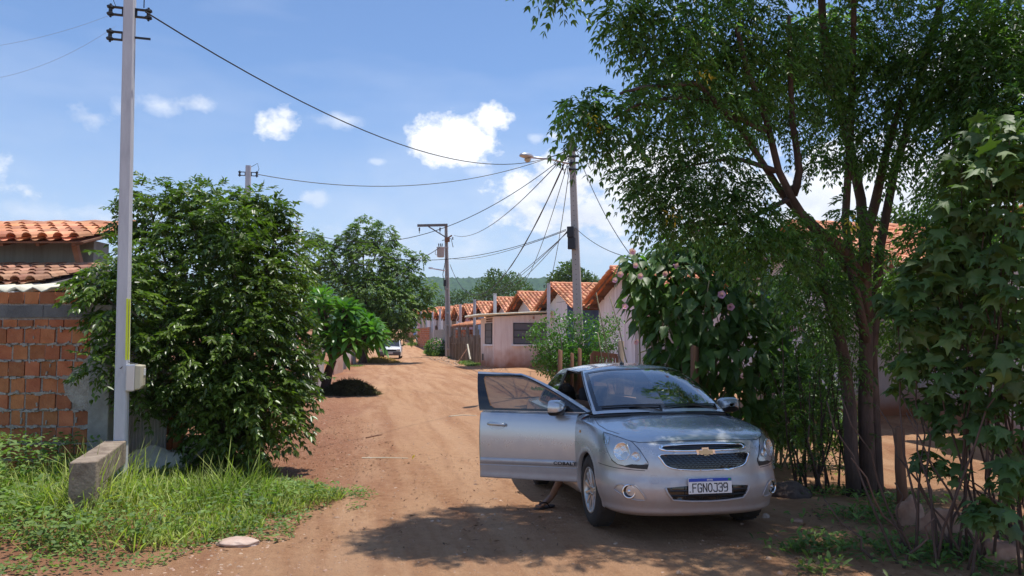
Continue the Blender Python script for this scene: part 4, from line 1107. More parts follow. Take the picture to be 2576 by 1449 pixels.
def brick_face(mb, x0, x1, z0, z1, y, bw=.195, bh=.20, gap=.019, rr=None, th=.06, skip=None):
    rr = rr or rnd; row = 0; z = z0
    while z < z1 - .02:
        x = x0 - (bw * rr.uniform(.2, .9))
        h = min(bh, z1 - z); zj = 0
        while x < x1:
            a, b = max(x, x0), min(x + bw * rr.uniform(.93, 1.07), x1); w_ = b - a
            if w_ > .03 and not (skip and skip((a + b) / 2, z + h / 2)):
                t = rr.uniform(-.016, .014)
                c = ((a + b) / 2, y - t / 2, z + h / 2)
                mb.box(c, (w_ - gap * rr.uniform(.7, 1.6), th + t, h - gap * rr.uniform(.8, 1.7)), ry=R(rr.uniform(-.8, .8)))
            x = b if b > x else x + bw
        z += bh; row += 1

# ---- brick boundary wall on the left
def left_wall():
    Y = 9.1; xe = xat(240, Y); xc = xat(291, Y)
    e = empty('brick_wall', (-6.5, Y, gz(-6.5, Y)), 'unplastered orange hollow-brick garden wall with a grey block course near its top', 'brick wall')
    zb0, zb1 = at(100, 800, Y).z, at(100, 768, Y).z; zt = at(100, 733, Y).z
    m = MB(); patch_ = lambda x, z: (x > xe - .28 and 1.05 - .2 < z < 1.05 + .62 * (x - xe + .5)) 
    brick_face(m, -10.5, xe, .02, zb0 - .01, Y, skip=patch_)
    m.build('brickwork', M_BRICK, e)
    m = MB(); brick_face(m, -10.5, xat(212, Y), zb1 + .01, zt, Y, bw=.185, bh=zt - zb1); m.build('brick_course', M_BRICK, e)
    m = MB(); brick_face(m, -10.5, xe + .02, zb0, zb1, Y, bw=.42, bh=zb1 - zb0, gap=.006, th=.07); m.build('block_course', M_CONCD, e)
    m = MB()     # mortar bed with squeezed-out lumps
    m.box(((-10.5 + xe) / 2, Y + .012, (zt - .02) / 2), (10.5 + xe, .05, zt - .03))
    r2 = random.Random(3)
    for k in range(900):
        x = r2.uniform(-9, xe); z = .02 + .20 * r2.randint(0, 10) + r2.uniform(-.015, .01)
        if z > zb0: continue
        s = r2.uniform(.008, .028); m.box((x, Y - .032, z), (s * r2.uniform(1.5, 5), s * 1.2, s), ry=R(r2.uniform(-20, 20)))
    for k in range(120):
        x = r2.uniform(-9, xe); z = r2.uniform(.2, zb0); s = r2.uniform(.008, .02); m.box((x, Y - .032, z), (s, s, s * r2.uniform(2, 5)), ry=R(r2.uniform(-10, 10)))
    m.build('mortar', M_MORTAR, e)
    m = MB(); pts = smooth_loop([(xe - .24, .93), (xe - .33, 1.12), (xe - .22, 1.30), (xe - .13, 1.36), (xe - .04, 1.48), (xe + .02, 1.50), (xe + .02, .84), (xe - .1, .86)], 4)
    V, F = flat_mesh(pts, step=.05); m.add([(x, Y - .042 - .010 * noise.noise(Vector((x * 9, z * 9, 0))), z) for x, z in V], [tuple(reversed(f)) for f in F]); pl = m.build('plaster_patch', M_MORTAR, e, smooth=True)
    m = MB(); m.box(((xe + xc) / 2, Y + .01, zb1 / 2), (xc - xe, .20, zb1)); m.build('column', M_CONC, e, bevel=.012)
left_wall()
def gate():
    Y = 10.15; x0, x1 = xat(322, Y), xat(428, Y)
    m = MB(); n = 60; vs = []
    for z in (gz(x0, Y) + .03, 1.95):
        for i in range(n + 1):
            vs.append((x0 + (x1 - x0) * i / n, Y + .018 * math.sin(i * math.pi / 2.5), z))
    m.add(vs, [(i, i + 1, n + 2 + i, n + 1 + i) for i in range(n)])
    e = empty('sheet_gate', ((x0 + x1) / 2, Y, gz(x0, Y)), 'pale grey corrugated sheet gate between the brick wall and the bushy tree', 'gate')
    o = m.build('sheet', material('gate sheet', (.46, .45, .42), .7, var=(.56, .55, .52), var_scale=5), e); md = o.modifiers.new('s', 'SOLIDIFY'); md.thickness = .006
    m = MB(); m.box(((x0 + x1) / 2, Y + .04, 1.9), (x1 - x0, .04, .06)); m.box(((x0 + x1) / 2, Y + .04, .3), (x1 - x0, .04, .06)); m.build('frame', M_WOODB, e)
    m = MB(); xp = xat(446, 10.4); brick_face(m, xp - .12, xp + .12, gz(xp, 10.4), 1.2, 10.4, th=.2)
    o = m.build('brick_pillar', M_BRICK); tag(o, 'orange brick gate pillar half hidden under the bushy tree', 'pillar')
gate()

# ---- roof tiles: rows of overlapping half pipes laid up a slope
def tiles(mb, o, ax, up, width, length, tw=.215, row=.40, seg=4):
    o, ax, up = Vector(o), Vector(ax).normalized(), Vector(up).normalized(); nrm_ = ax.cross(up).normalized()
    if nrm_.z < 0: nrm_ = -nrm_
    nc, nr = max(1, round(width / tw)), max(1, round(length / row)); tw = width / nc; row = length / nr
    for i in range(nc):
        for j in range(nr):
            jx = rnd.uniform(-.006, .006); jr = rnd.uniform(-.004, .010)
            for kind in (0, 1):
                cx = (i + (.5 if kind == 0 else 0)) * tw + jx; vs = []
                for e_, (t, lift) in enumerate(((-.03, .030 + jr), (row + .02, .0))):
                    r_ = tw * (.34 if kind == 0 else .30)
                    for k in range(seg + 1):
                        a = math.pi * k / seg
                        h = math.sin(a) * r_ * .9 * (1 if kind == 0 else -.55) + (.022 if kind == 0 else 0)
                        vs.append(o + ax * (cx + math.cos(a) * r_) + up * (j * row + t) + nrm_ * (h + lift))
                mb.add(vs, [(k, k + 1, seg + 2 + k, seg + 1 + k) for k in range(seg)])
                if kind == 0:   # closed lower end reads as thickness
                    mb.add([v - nrm_ * .014 for v in vs[:seg + 1]] + vs[:seg + 1], [(k, k + 1, seg + 2 + k, seg + 1 + k) for k in range(seg)])

# ---- house behind the brick wall on the left
def left_house():
    e = empty('tiled_house', (-10, 13.5, gz(-10, 13.5)), 'grey-green plastered house with an orange tiled roof behind the brick wall', 'house')
    xr = xat(287, 13.6)
    r_ = Vector((-16.5, 12.55, 3.36)); up = Vector((0, 1.85, .50))
    m = MB(); tiles(m, r_, (1, 0, 0), up, xr + 16.5, up.length, tw=.27, row=.42, seg=6)
    roof_ = m.build('roof', M_TILE, e, smooth=False)
    m = MB(); m.tube([(x, 14.42, 3.90 + .015 * math.sin(x * 9)) for x in np.arange(-16.4, xr, .2)], .085, 8); m.build('ridge_tile', M_TILEOLD, roof_, smooth=True)
    m = MB(); u = up.normalized(); c = r_ + Vector(((xr + 16.5) / 2, 0, -.045)) + up / 2
    m.box(c, (xr + 16.5, up.length, .03), rx=math.atan2(.50, 1.85))
    for x in np.arange(-16.2, xr, .62): m.bar(Vector((x, 12.6, 3.30)), Vector((x, 14.3, 3.76)), .06, .09)
    m.build('rafter', M_WOODB, roof_)
    pw = plaster('grey green plaster', (0.27, 0.29, 0.27), zs=.6, streak=.2)
    xw = xat(222, 13.2)
    m = MB(); m.box(((-12.2 + xw) / 2 + 0, 13.55, 1.72), (xw + 12.2 , .5, 3.44)); m.build('wall', pw, e)
    m = MB(); m.box((-13.6, 13.2, 1.7), (2.9, .5, 3.3)); m.build('side_wall', plaster('pale lilac plaster', (.50, .46, .46), zs=.6), e)
    m = MB(); a = at(188, 614, 13.1); b = at(203, 672, 13.1); m.bar(a, b, .09, .09); m.build('brace', M_TILEOLD, e)
    # lower lean-to roof of old tiles
    m = MB(); tiles(m, Vector((-16, 11.15, 2.52)), (1, 0, 0), (0, 1.95, .42), xat(182, 12) + 16, 2.0, tw=.24, row=.4, seg=5)
    lo = m.build('lower_roof', M_TILEOLD, e)
    m = MB(); m.box(((-16 + xat(182, 12)) / 2, 12.1, 2.66), (16 + xat(182, 12), 2.0, .03), rx=math.atan2(.42, 1.95)); m.box((-12, 12.9, 1.3), (9.5, .1, 2.6)); m.build('lean_to_wall', M_CONCD, e)
    # corrugated sheets
    for nm, x1, y0, y1, z0, z1, mt_ in (('cream', 152, 10.35, 11.3, 2.38, 2.50, M_FIBRE), ('grey', 82, 10.0, 10.7, 2.26, 2.36, material('white sheet', (.62, .62, .64), .7))):
        xa, xb = -14, xat(x1, 10.6); n = 120; vs = []
        for t in (0, 1):
            for i in range(n + 1): vs.append((xa + (xb - xa) * i / n, y0 + (y1 - y0) * t, z0 + (z1 - z0) * t + .032 * math.cos(i / n * (xb - xa) / .26 * 2 * math.pi)))
        m = MB(); m.add(vs, [(i, i + 1, n + 2 + i, n + 1 + i) for i in range(n)]); o = m.build('roof_sheet', mt_, e, smooth=True)
        md = o.modifiers.new('s', 'SOLIDIFY'); md.thickness = .018
left_house()

# ---- concrete bracket block in the weeds
def bracket_block():
    a0, a1 = at(178, 1162, 6.6), at(240, 1162, 6.6)
    e = empty('concrete_bracket', (a0.x + .1, 6.7, gz(a0.x, 6.6)), 'stained concrete angle block standing in the weeds before the white post', 'concrete block')
    ztop = a0.z; w_ = a1.x - a0.x; xc = (a0.x + a1.x) / 2; b0, b1 = at(262, 1127, 8.0), at(322, 1127, 8.0); xb = (b0.x + b1.x) / 2
    m = MB(); z0 = gz(xc, 6.6) - .1
    m.bar((xc, 6.6, (ztop + z0) / 2), (xc + (xb - xc) * .2, 6.88, (ztop + z0) / 2), w_, ztop - z0)
    m.bar((xc + (xb - xc) * .2, 6.882, ztop - .125), (xb, 8.0, ztop - .125), w_ * .998, .245)
    m.bar((xc + (xb - xc) * .2 , 6.884, ztop - .33), (xc + (xb - xc) * .36, 7.1, ztop - .29), w_ * .99, .17, w2=w_ * .99, h2=.10)
    m.build('block', material('stained concrete', (0.15, 0.105, 0.075), .95, var=(0.36, 0.285, 0.21), var_scale=6, bump=.7, bump_scale=30), e, bevel=.012)
bracket_block()

# ---- poles
def project_ok(): pass
def spool(mb, c, ax, L=.17, z=0):
    c = Vector(c); ax = Vector(ax).normalized(); up = Vector((0, 0, 1)); s_ = ax.cross(up)
    mb.bar(c + up * .042, c + ax * L + up * .042, .045, .012); mb.bar(c - up * .042, c + ax * L - up * .042, .045, .012)
    mb.bar(c + ax * .005 - up * .045, c + ax * .005 + up * .045, .03, .02, up=(0, 1, 0))
def service_pole(name, base, top, w0, w1, label, cat='pole', group=None, brackets=(0.18, 0.42), rot=R(12), mat=None, right=True):
    base, top = Vector(base), Vector(top)
    e = empty(name, base, label, cat, group)
    m = MB(); n = 4; u = Vector((math.cos(rot), math.sin(rot), 0)); v = Vector((-math.sin(rot), math.cos(rot), 0)); vs = []
    for p, w_ in ((base - Vector((0, 0, .1)), w0), (top, w1)):
        ch = w_ * .12; h = w_ / 2
        for (i, j) in ((-h, -h + ch), (-h + ch, -h), (h - ch, -h), (h, -h + ch), (h, h - ch), (h - ch, h), (-h + ch, h), (-h, h - ch)): vs.append(p + u * i + v * j)
    m.add(vs, [(i, (i + 1) % 8, 8 + (i + 1) % 8, 8 + i) for i in range(8)] + [tuple(range(8, 16)), tuple(range(7, -1, -1))])
    shaft = m.build('shaft', mat or M_POST, e)
    for bi, dz in enumerate(brackets):
        c = top + (base - top).normalized() * dz
        for sd in ((-1, 1) if bi == 0 and right else (-1,)):
            m = MB(); ax = u * sd; p = c + ax * w1 / 2; spool(m, p, ax)
            q = p + ax * .135
            m.lathe([(.012, -.075), (.012, -.055), (.034, -.052), (.037, -.03), (.020, -.018), (.020, .018), (.037, .03), (.034, .052), (.012, .055), (.012, .075)], 12, Matrix.Translation(q))
            m.build('insulator_bracket', M_DKMETAL, e)
        if bi == 1:
            m = MB(); m.bar(c + u * w1 / 2, c + u * (w1 / 2 + .16), .02, .02); m.build('bolt', M_DKMETAL, e)
    return e
p0_ = at(304, 1180, 8.0); pb = Vector((p0_.x, 8.0, gz(p0_.x, 8.0))); ptop = at(327, -4, 8.0)
lp = service_pole('utility_pole', pb, ptop, .128, .112, 'tall white-painted square post with a meter box, in the weeds before the bushy tree', 'utility pole', brackets=(0.16, 0.44), rot=R(16))
def lp_at(py): 
    t = (at(315, py, 8.0).z - pb.z) / (ptop.z - pb.z); return pb + (ptop - pb) * t
m = MB(); a, b = lp_at(752), lp_at(905); rv = Vector((math.cos(R(16)), math.sin(R(16)), 0)); fv = Vector((math.sin(R(16)), -math.cos(R(16)), 0))
q = [p + rv * .0655 + fv * .030 for p in (a, b)]
m.bar(q[0], q[1], .004, .045, up=fv); m.build('yellow_band', M_YELLOW, lp)
m = MB(); q = [p + fv * .061 + rv * .047 for p in (a, b)]; m.bar(q[0], q[1], .022, .004, up=fv); m.build('yellow_band', M_YELLOW, lp)
# meter box
c = lp_at(950) + rv * .115
m = MB(); m.box(c + rv * -.02, (.09, .20, .29), rz=R(16)); bx = m.build('meter_box', M_LAMPGREY, lp, bevel=.015)
m = MB(); cc = c + rv * .055
vs = []
for (dx, k) in ((-.035, 1.0), (.02, .95), (.045, .80)):
    for (yy, zz) in ((-.098, -.13), (.098, -.13), (.098, .14), (-.098, .14)):
        vs.append(cc + rv * dx + Vector((-math.sin(R(16)), math.cos(R(16)), 0)) * yy * k + Vector((0, 0, zz * k + (.02 if dx > .03 else 0))))
m.add(vs, [(0, 1, 2, 3)[::-1], (8, 9, 10, 11)] + [(i + 4 * r_, (i + 1) % 4 + 4 * r_, (i + 1) % 4 + 4 * r_ + 4, i + 4 * r_ + 4) for r_ in (0, 1) for i in range(4)])
m.build('meter_cover', M_BEIGE, bx, bevel=.012)
m = MB(); m.box(cc + rv * .048 + Vector((0, 0, .06)), (.006, .085, .075), rz=R(16)); m.build('window', M_WHITE, bx)
m = MB(); a = c + Vector((0, 0, .15)); m.tube([a, a + Vector((-.06, -.04, .02)), lp_at(925) + fv * .07, lp_at(930) - rv * .075], .005, 6); m.build('lead', M_WIRE, bx)

SP = [(625, 417, 17.6, 'square white post rising behind the bushy tree, wire at its tip'), (748, 566, 28.0, 'square white post rising between the bushy tree and the feathery tree')]
for px, py, Y, lab in SP:
    t = at(px, py, Y); service_pole('service_pole', (t.x, Y, gz(t.x, Y)), t, .13, .12, lab, 'pole', 'short service posts with insulators', brackets=(.20, .62) if Y < 20 else (.2,))
SR = [(1380, 712, 35.0, 'square post in front of the blue and white gabled house'), (1245, 738, 43.0, 'square post rising behind the small pink building'), (1194, 753, 50.0, 'square post beside the pale blue gabled house'),
      (1158.5, 765, 57.5, 'square post rising over the low orange lean-to roof'), (1107, 778, 68.0, 'square post before the grey rendered wall'), (1088, 785, 76.0, 'square post before the far brick wall'),
      (1073, 790, 83.0, 'far square post, second of the row from the road end'), (1049, 797, 92.0, 'farthest square post of the row by the road end')]
for px, py, Y, lab in SR:
    t = at(px, py, Y); service_pole('service_pole', (t.x, Y, gz(t.x, Y)), t, .19 if Y > 40 else .17, .17 if Y > 40 else .15, lab, 'pole', 'short service posts with insulators', brackets=(.15,), rot=R(-8), right=False)
# white post in the shrub on the right
t = at(1924, 585, 10.6); bse = at(1932, 1065, 10.6)
service_pole('service_pole', (bse.x, 10.6, gz(bse.x, 10.6)), t, .12, .11, 'white square post standing inside the pink-flowered shrub', 'pole', 'short service posts with insulators', brackets=(.15,), rot=R(10), right=False)
t = at(1606, 668, 17.5)
service_pole('service_pole', (t.x + .1, 17.5, gz(t.x, 17.5)), t, .16, .15, 'square post at the corner of the streaked pink gable wall', 'pole', 'short service posts with insulators', brackets=(.12,), rot=R(-5), right=False)

# main lamp post
def lamp_post():
    Y = 22.0; top = at(1438, 345, Y); bx_ = at(1461, 960, Y).x; base = Vector((bx_, Y, gz(bx_, Y)))
    e = empty('street_lamp', base, 'tall perforated concrete pole with a street lamp arm reaching left over the road', 'street lamp')
    m = MB(); rot = R(-14); u = Vector((math.cos(rot), math.sin(rot), 0)); v = Vector((-math.sin(rot), math.cos(rot), 0))
    H = (top - base).length
    def ring(p, w_, d_): return [p - u * w_ / 2 - v * d_ / 2, p + u * w_ / 2 - v * d_ / 2, p + u * w_ / 2 + v * d_ / 2, p - u * w_ / 2 + v * d_ / 2]
    for (f0, f1, sh_) in ((-.02, 1, 0),):
        p, q = base + (top - base) * f0, top
        m.add(ring(p, .30, .20) + ring(q, .165, .14), [(3, 2, 1, 0), (4, 5, 6, 7), (0, 1, 5, 4), (1, 2, 6, 5), (2, 3, 7, 6), (3, 0, 4, 7)])
    sft = m.build('shaft', M_POSTG, e, bevel=.015)
    m = MB()
    for k in range(46):
        f = .12 + k * .019; p = base + (top - base) * f; d_ = .20 + (.14 - .20) * f
        m.lathe([(0, .002), (.013, .002)], 8, Matrix.Translation(p - v * (d_ / 2 + .001)) @ Matrix.Rotation(R(90), 4, 'X'))
    m.build('bolt_hole', M_DKMETAL, sft)
    a = at(1430, 411, Y - .1); b = at(1338, 396, Y - 2.2)
    m = MB(); m.tube([a + u * .05, a, a + (b - a) * .5 + Vector((0, 0, .04)), b], [.035, .035, .03, .028], 8); arm = m.build('lamp_arm', M_METAL, e, smooth=True)
    d = (at(1311, 389, Y - 2.8) - b)
    m = MB(); dn = d.normalized(); s_ = dn.cross(Vector((0, 0, 1))).normalized(); up_ = s_.cross(dn)
    prof = [(0, .05, .04), (.15, .10, .07), (.45, .15, .09), (.8, .13, .07), (1.0, .03, .03)]; vs = []
    for t_, w_, h_ in prof:
        c = b + d * t_
        for k in range(10):
            a_ = 2 * math.pi * k / 10; vs.append(c + s_ * w_ * math.cos(a_) + up_ * (h_ * math.sin(a_) * (1 if math.sin(a_) > 0 else .7)))
    m.add(vs, [(i * 10 + k, i * 10 + (k + 1) % 10, i * 10 + 10 + (k + 1) % 10, i * 10 + 10 + k) for i in range(4) for k in range(10)] + [tuple(range(10)), tuple(range(40, 50))])
    hd = m.build('lamp_head', M_METAL, e, smooth=True)
    m = MB(); c = b + d * .42 - up_ * .075; m.lathe([(.09, 0), (.085, -.04), (.05, -.075), (0, -.085)], 14, Matrix.Translation(c)); m.build('lamp_glass', M_BEIGE, hd, smooth=True)
    m = MB(); c = at(1438, 594, Y - .16) ; m.box(c + Vector((-.03, -.02, .12)), (.20, .16, .32), rz=rot); m.box(c + Vector((.0, 0, -.22)), (.22, .15, .34), rz=rot); m.build('junction_box', M_DKMETAL, e, bevel=.01)
    m = MB(); rr = random.Random(5); c = at(1425, 395, Y - .1)
    for k in range(26):
        p = c + Vector((rr.uniform(-.25, .2), rr.uniform(-.1, .1), rr.uniform(-.35, .35)))
        q = p + Vector((rr.uniform(-.2, .2), rr.uniform(-.05, .05), rr.uniform(-.5, .3))); mid = (p + q) / 2 + Vector((rr.uniform(-.15, .15), 0, rr.uniform(-.15, .05)))
        m.tube([p, (p + mid) / 2 + Vector((.03, 0, .04)), mid, (q + mid) / 2, q], .011, 5)
    for z_ in (.1, .3, .5): m.bar(at(1430, 385, Y - .1) + Vector((0, 0, -z_)), at(1448, 385, Y - .1) + Vector((0.1, 0, -z_)), .05, .05)
    m.build('cable_tangle', M_WIRE, e)
    m = MB(); m.box(at(1446, 371, Y - .12), (.12, .12, .22)); m.build('clamp', M_DKMETAL, e)
lamp_post()

def transformer_pole():
    Y = 60.0; top = at(1122, 563, Y); bx_ = at(1128.5, 893, Y).x; base = Vector((bx_, Y, gz(bx_, Y)))
    e = empty('transformer_pole', base, 'grey concrete pole with a side crossarm and a white transformer, beside the plank fence', 'power pole')
    m = MB(); w0, w1 = .50, .22
    for (f0, f1) in ((0, 1),):
        for sx_ in (-1, 1):
            a, b = base + Vector((sx_ * w0 * .36, 0, -.1)), top + Vector((sx_ * w1 * .36, 0, 0)); m.bar(a, b, w0 * .28, .30, w2=w1 * .28, h2=.2, up=(0, 1, 0))
        m.bar(base + Vector((0, .04, -.1)), top + Vector((0, .04, 0)), w0 * .5, .12, w2=w1 * .5, h2=.08, up=(0, 1, 0))
        for f in (.06, .24, .33, .51, .60, .82): p = base + (top - base) * f; m.box(p, (w0 * .6, .28, .14))
    m.build('shaft', M_POSTG, e)
    m = MB(); a, b = at(1050, 567.5, Y - .2), at(1126, 566, Y - .2); m.bar(a, b, .14, .20); m.build('crossarm', M_CONCD, e)
    m = MB(); m.bar(at(1078, 570, Y - .2), at(1120, 596, Y - .2), .09, .09); m.build('arm_brace', M_CONCD, e)
    m = MB(); m.box(at(1125, 603, Y - .3), (.4, .3, .35)); m.bar(at(1120, 603, Y - .3), at(1137, 592, Y - .3), .14, .1); m.build('bracket', M_WOODB, e)
    m = MB(); c = at(1108.5, 634, Y - .3); m.lathe([(.0, .42), (.30, .42), (.34, .38), (.34, .34), (.31, .32), (.29, -.38), (.24, -.42), (0, -.42)], 20, Matrix.Translation(c)); tr = m.build('transformer', material('transformer grey', (.36, .38, .41), .5), e, smooth=True)
    for dx in (-.16, -.02, .12):
        m = MB(); m.lathe([(.03, 0), (.05, .08), (.03, .1), (.05, .2), (.03, .24), (.02, .3)], 8, Matrix.Translation(c + Vector((dx, 0, .42)))); m.build('bushing', M_DKMETAL, tr)
    m = MB(); m.tube([c + Vector((-.3, -.1, .2)), c + Vector((-.42, -.1, .15)), c + Vector((-.42, -.1, -.2)), c + Vector((-.3, -.1, -.25))], .03, 6); m.build('radiator', M_METAL, tr)
    m = MB(); 
    for px, py in ((1055, 572), (1107, 572)): m.lathe([(.02, 0), (.08, -.08), (.03, -.14), (.08, -.22), (.03, -.30), (.02, -.5)], 8, Matrix.Translation(at(px, py, Y - .2)))
    m.lathe([(.02, 0), (.07, -.08), (.03, -.14), (.07, -.22)], 8, Matrix.Translation(at(1139, 596, Y - .3))); m.build('insulator', M_DKMETAL, e)
    m = MB(); m.tube([at(1120, 681, Y - .2), at(1085, 675, Y - .9)], .05, 6); m.bar(at(1087, 675, Y - .9), at(1080, 674, Y - 1.1), .22, .12); m.build('lamp_arm', M_METAL, e)
    m = MB(); m.tube([at(1122, 650, Y - .3), at(1114, 690, Y - .3), at(1120, 730, Y - .3)], .03, 5); m.tube([at(1112, 605, Y - .3), at(1135, 600, Y - .3), at(1140, 622, Y - .3)], .03, 5); m.box(at(1119, 712, Y - .3), (.2, .2, .5)); m.build('cable_lead', M_WIRE, e)
transformer_pole()
t = at(1058, 786, 90.0)
service_pole('service_pole', (t.x + .2, 90, gz(t.x, 90)), at(1058, 783, 90), .36, .28, 'thick far concrete pole at the end of the right-hand fences', 'pole', brackets=(), right=False, mat=M_POSTG)

# ---- overhead cables, each one a thing
def wire(a, b, sag, r, label, mat=M_WIRE, n=28, group='overhead cables', twist=0):
    A, B = at(*a), at(*b); P = []
    for i in range(n + 1):
        t_ = i / n; p = A + (B - A) * t_; p.z -= sag * 4 * t_ * (1 - t_); P.append(p)
    o_ = MB().tube(P, [r * (1 + twist * (i % 2)) for i in range(n + 1)], 5).build('power_cable', mat); tag(o_, label, 'cable', group)
WIRES = [
    ((366, 30, 7.9), (1424, 379, 22), .95, .009, 'thick cable from the near white post, dipping to the street lamp pole'),
    ((645, 438, 17.5), (1424, 381, 22), .62, .010, 'cable from the post behind the bushy tree to the street lamp pole'),
    ((756, 578, 28), (1426, 389, 22), 1.35, .012, 'cable from the post by the feathery tree up to the street lamp pole'),
    ((1142, 592, 60), (1426, 386, 22), .9, .016, 'upper cable from the transformer pole to the street lamp pole'),
    ((1112, 618, 60), (880, 660, 42), .8, .03, 'cable from the transformer pole running left into the feathery tree'),
    ((1132, 665, 59.8), (1428, 392, 22), 3.3, .018, 'dark twisted cable hanging deepest between transformer pole and lamp pole'),
    ((1381, 716, 35), (1433, 420, 22), .45, .012, 'cable dropping steeply to the post by the blue and white house'),
    ((1300, 735, 43), (1431, 400, 22), .7, .012, 'cable dropping to the white house behind the small pink building'),
    ((1247, 742, 43), (1426, 582, 21.9), .35, .011, 'low cable from the black box to the post behind the pink building'),
    ((1196, 756, 50), (1426, 584, 21.9), .45, .011, 'low cable from the black box to the post beside the pale blue house'),
    ((1160, 767, 57.5), (1426, 586, 21.9), .5, .011, 'low cable from the black box to the post over the lean-to roof'),
    ((760, 584, 28), (1424, 577, 22), 1.0, .010, 'faint cable level with the black box, running left to the post by the feathery tree'),
    ((1131, 650, 60), (1424, 580, 22), .35, .012, 'faint cable from the black box to the transformer pole'),
    ((1450, 377, 22), (1585, 640, 17.5), .25, .011, 'cable running steeply down from the lamp pole to the flowering shrub'),
    ((1450, 376, 22), (1760, 470, 14), .35, .011, 'cable from the lamp pole running right into the big tree'),
    ((1446, 572, 22), (1924, 590, 10.6), .65, .009, 'cable from the lamp pole, level with the black box, to the post in the shrub'),
    ((1400, 760, 36), (1500, 700, 27), .25, .010, 'short cable from the blue house to the eave of the pink gable'),
]
for w_ in WIRES: wire(*w_[:5], twist=.5 if 'twisted' in w_[4] else 0)
M_WIREL = material('bare wire', (.45, .47, .50), .5, metal=.3)
for a, b, s_, r_ in (((292, 32, 8), (-40, 120, 7.5), .05, .0016), ((290, 66, 8), (-40, 202, 7.5), .10, .0016)):
    wire(a, b, s_, r_, 'thin bare wire leaving the near white post to the left' + (', upper of the two' if s_ < .07 else ', lower of the two'), M_WIREL)
m = MB(); A = at(293, 20, 8); m.tube([A, A + Vector((-.05, 0, .12)), A + Vector((.02, 0, .3))], .004, 5); A = at(362, 20, 8); m.tube([A, A + Vector((0, 0, .12)), A + Vector((-.1, 0, .22))], .006, 5); m.build('jumper_wire', M_WIRE, lp)
m = MB(); A = at(645, 438, 17.5); m.tube([A, A + Vector((.06, 0, .12)), A + Vector((.02, 0, .26)), at(632, 420, 17.5)], .006, 5); _j = m.build('jumper_wire', M_WIRE); tag(_j, 'short looped wire at the tip of the post behind the bushy tree', 'cable')

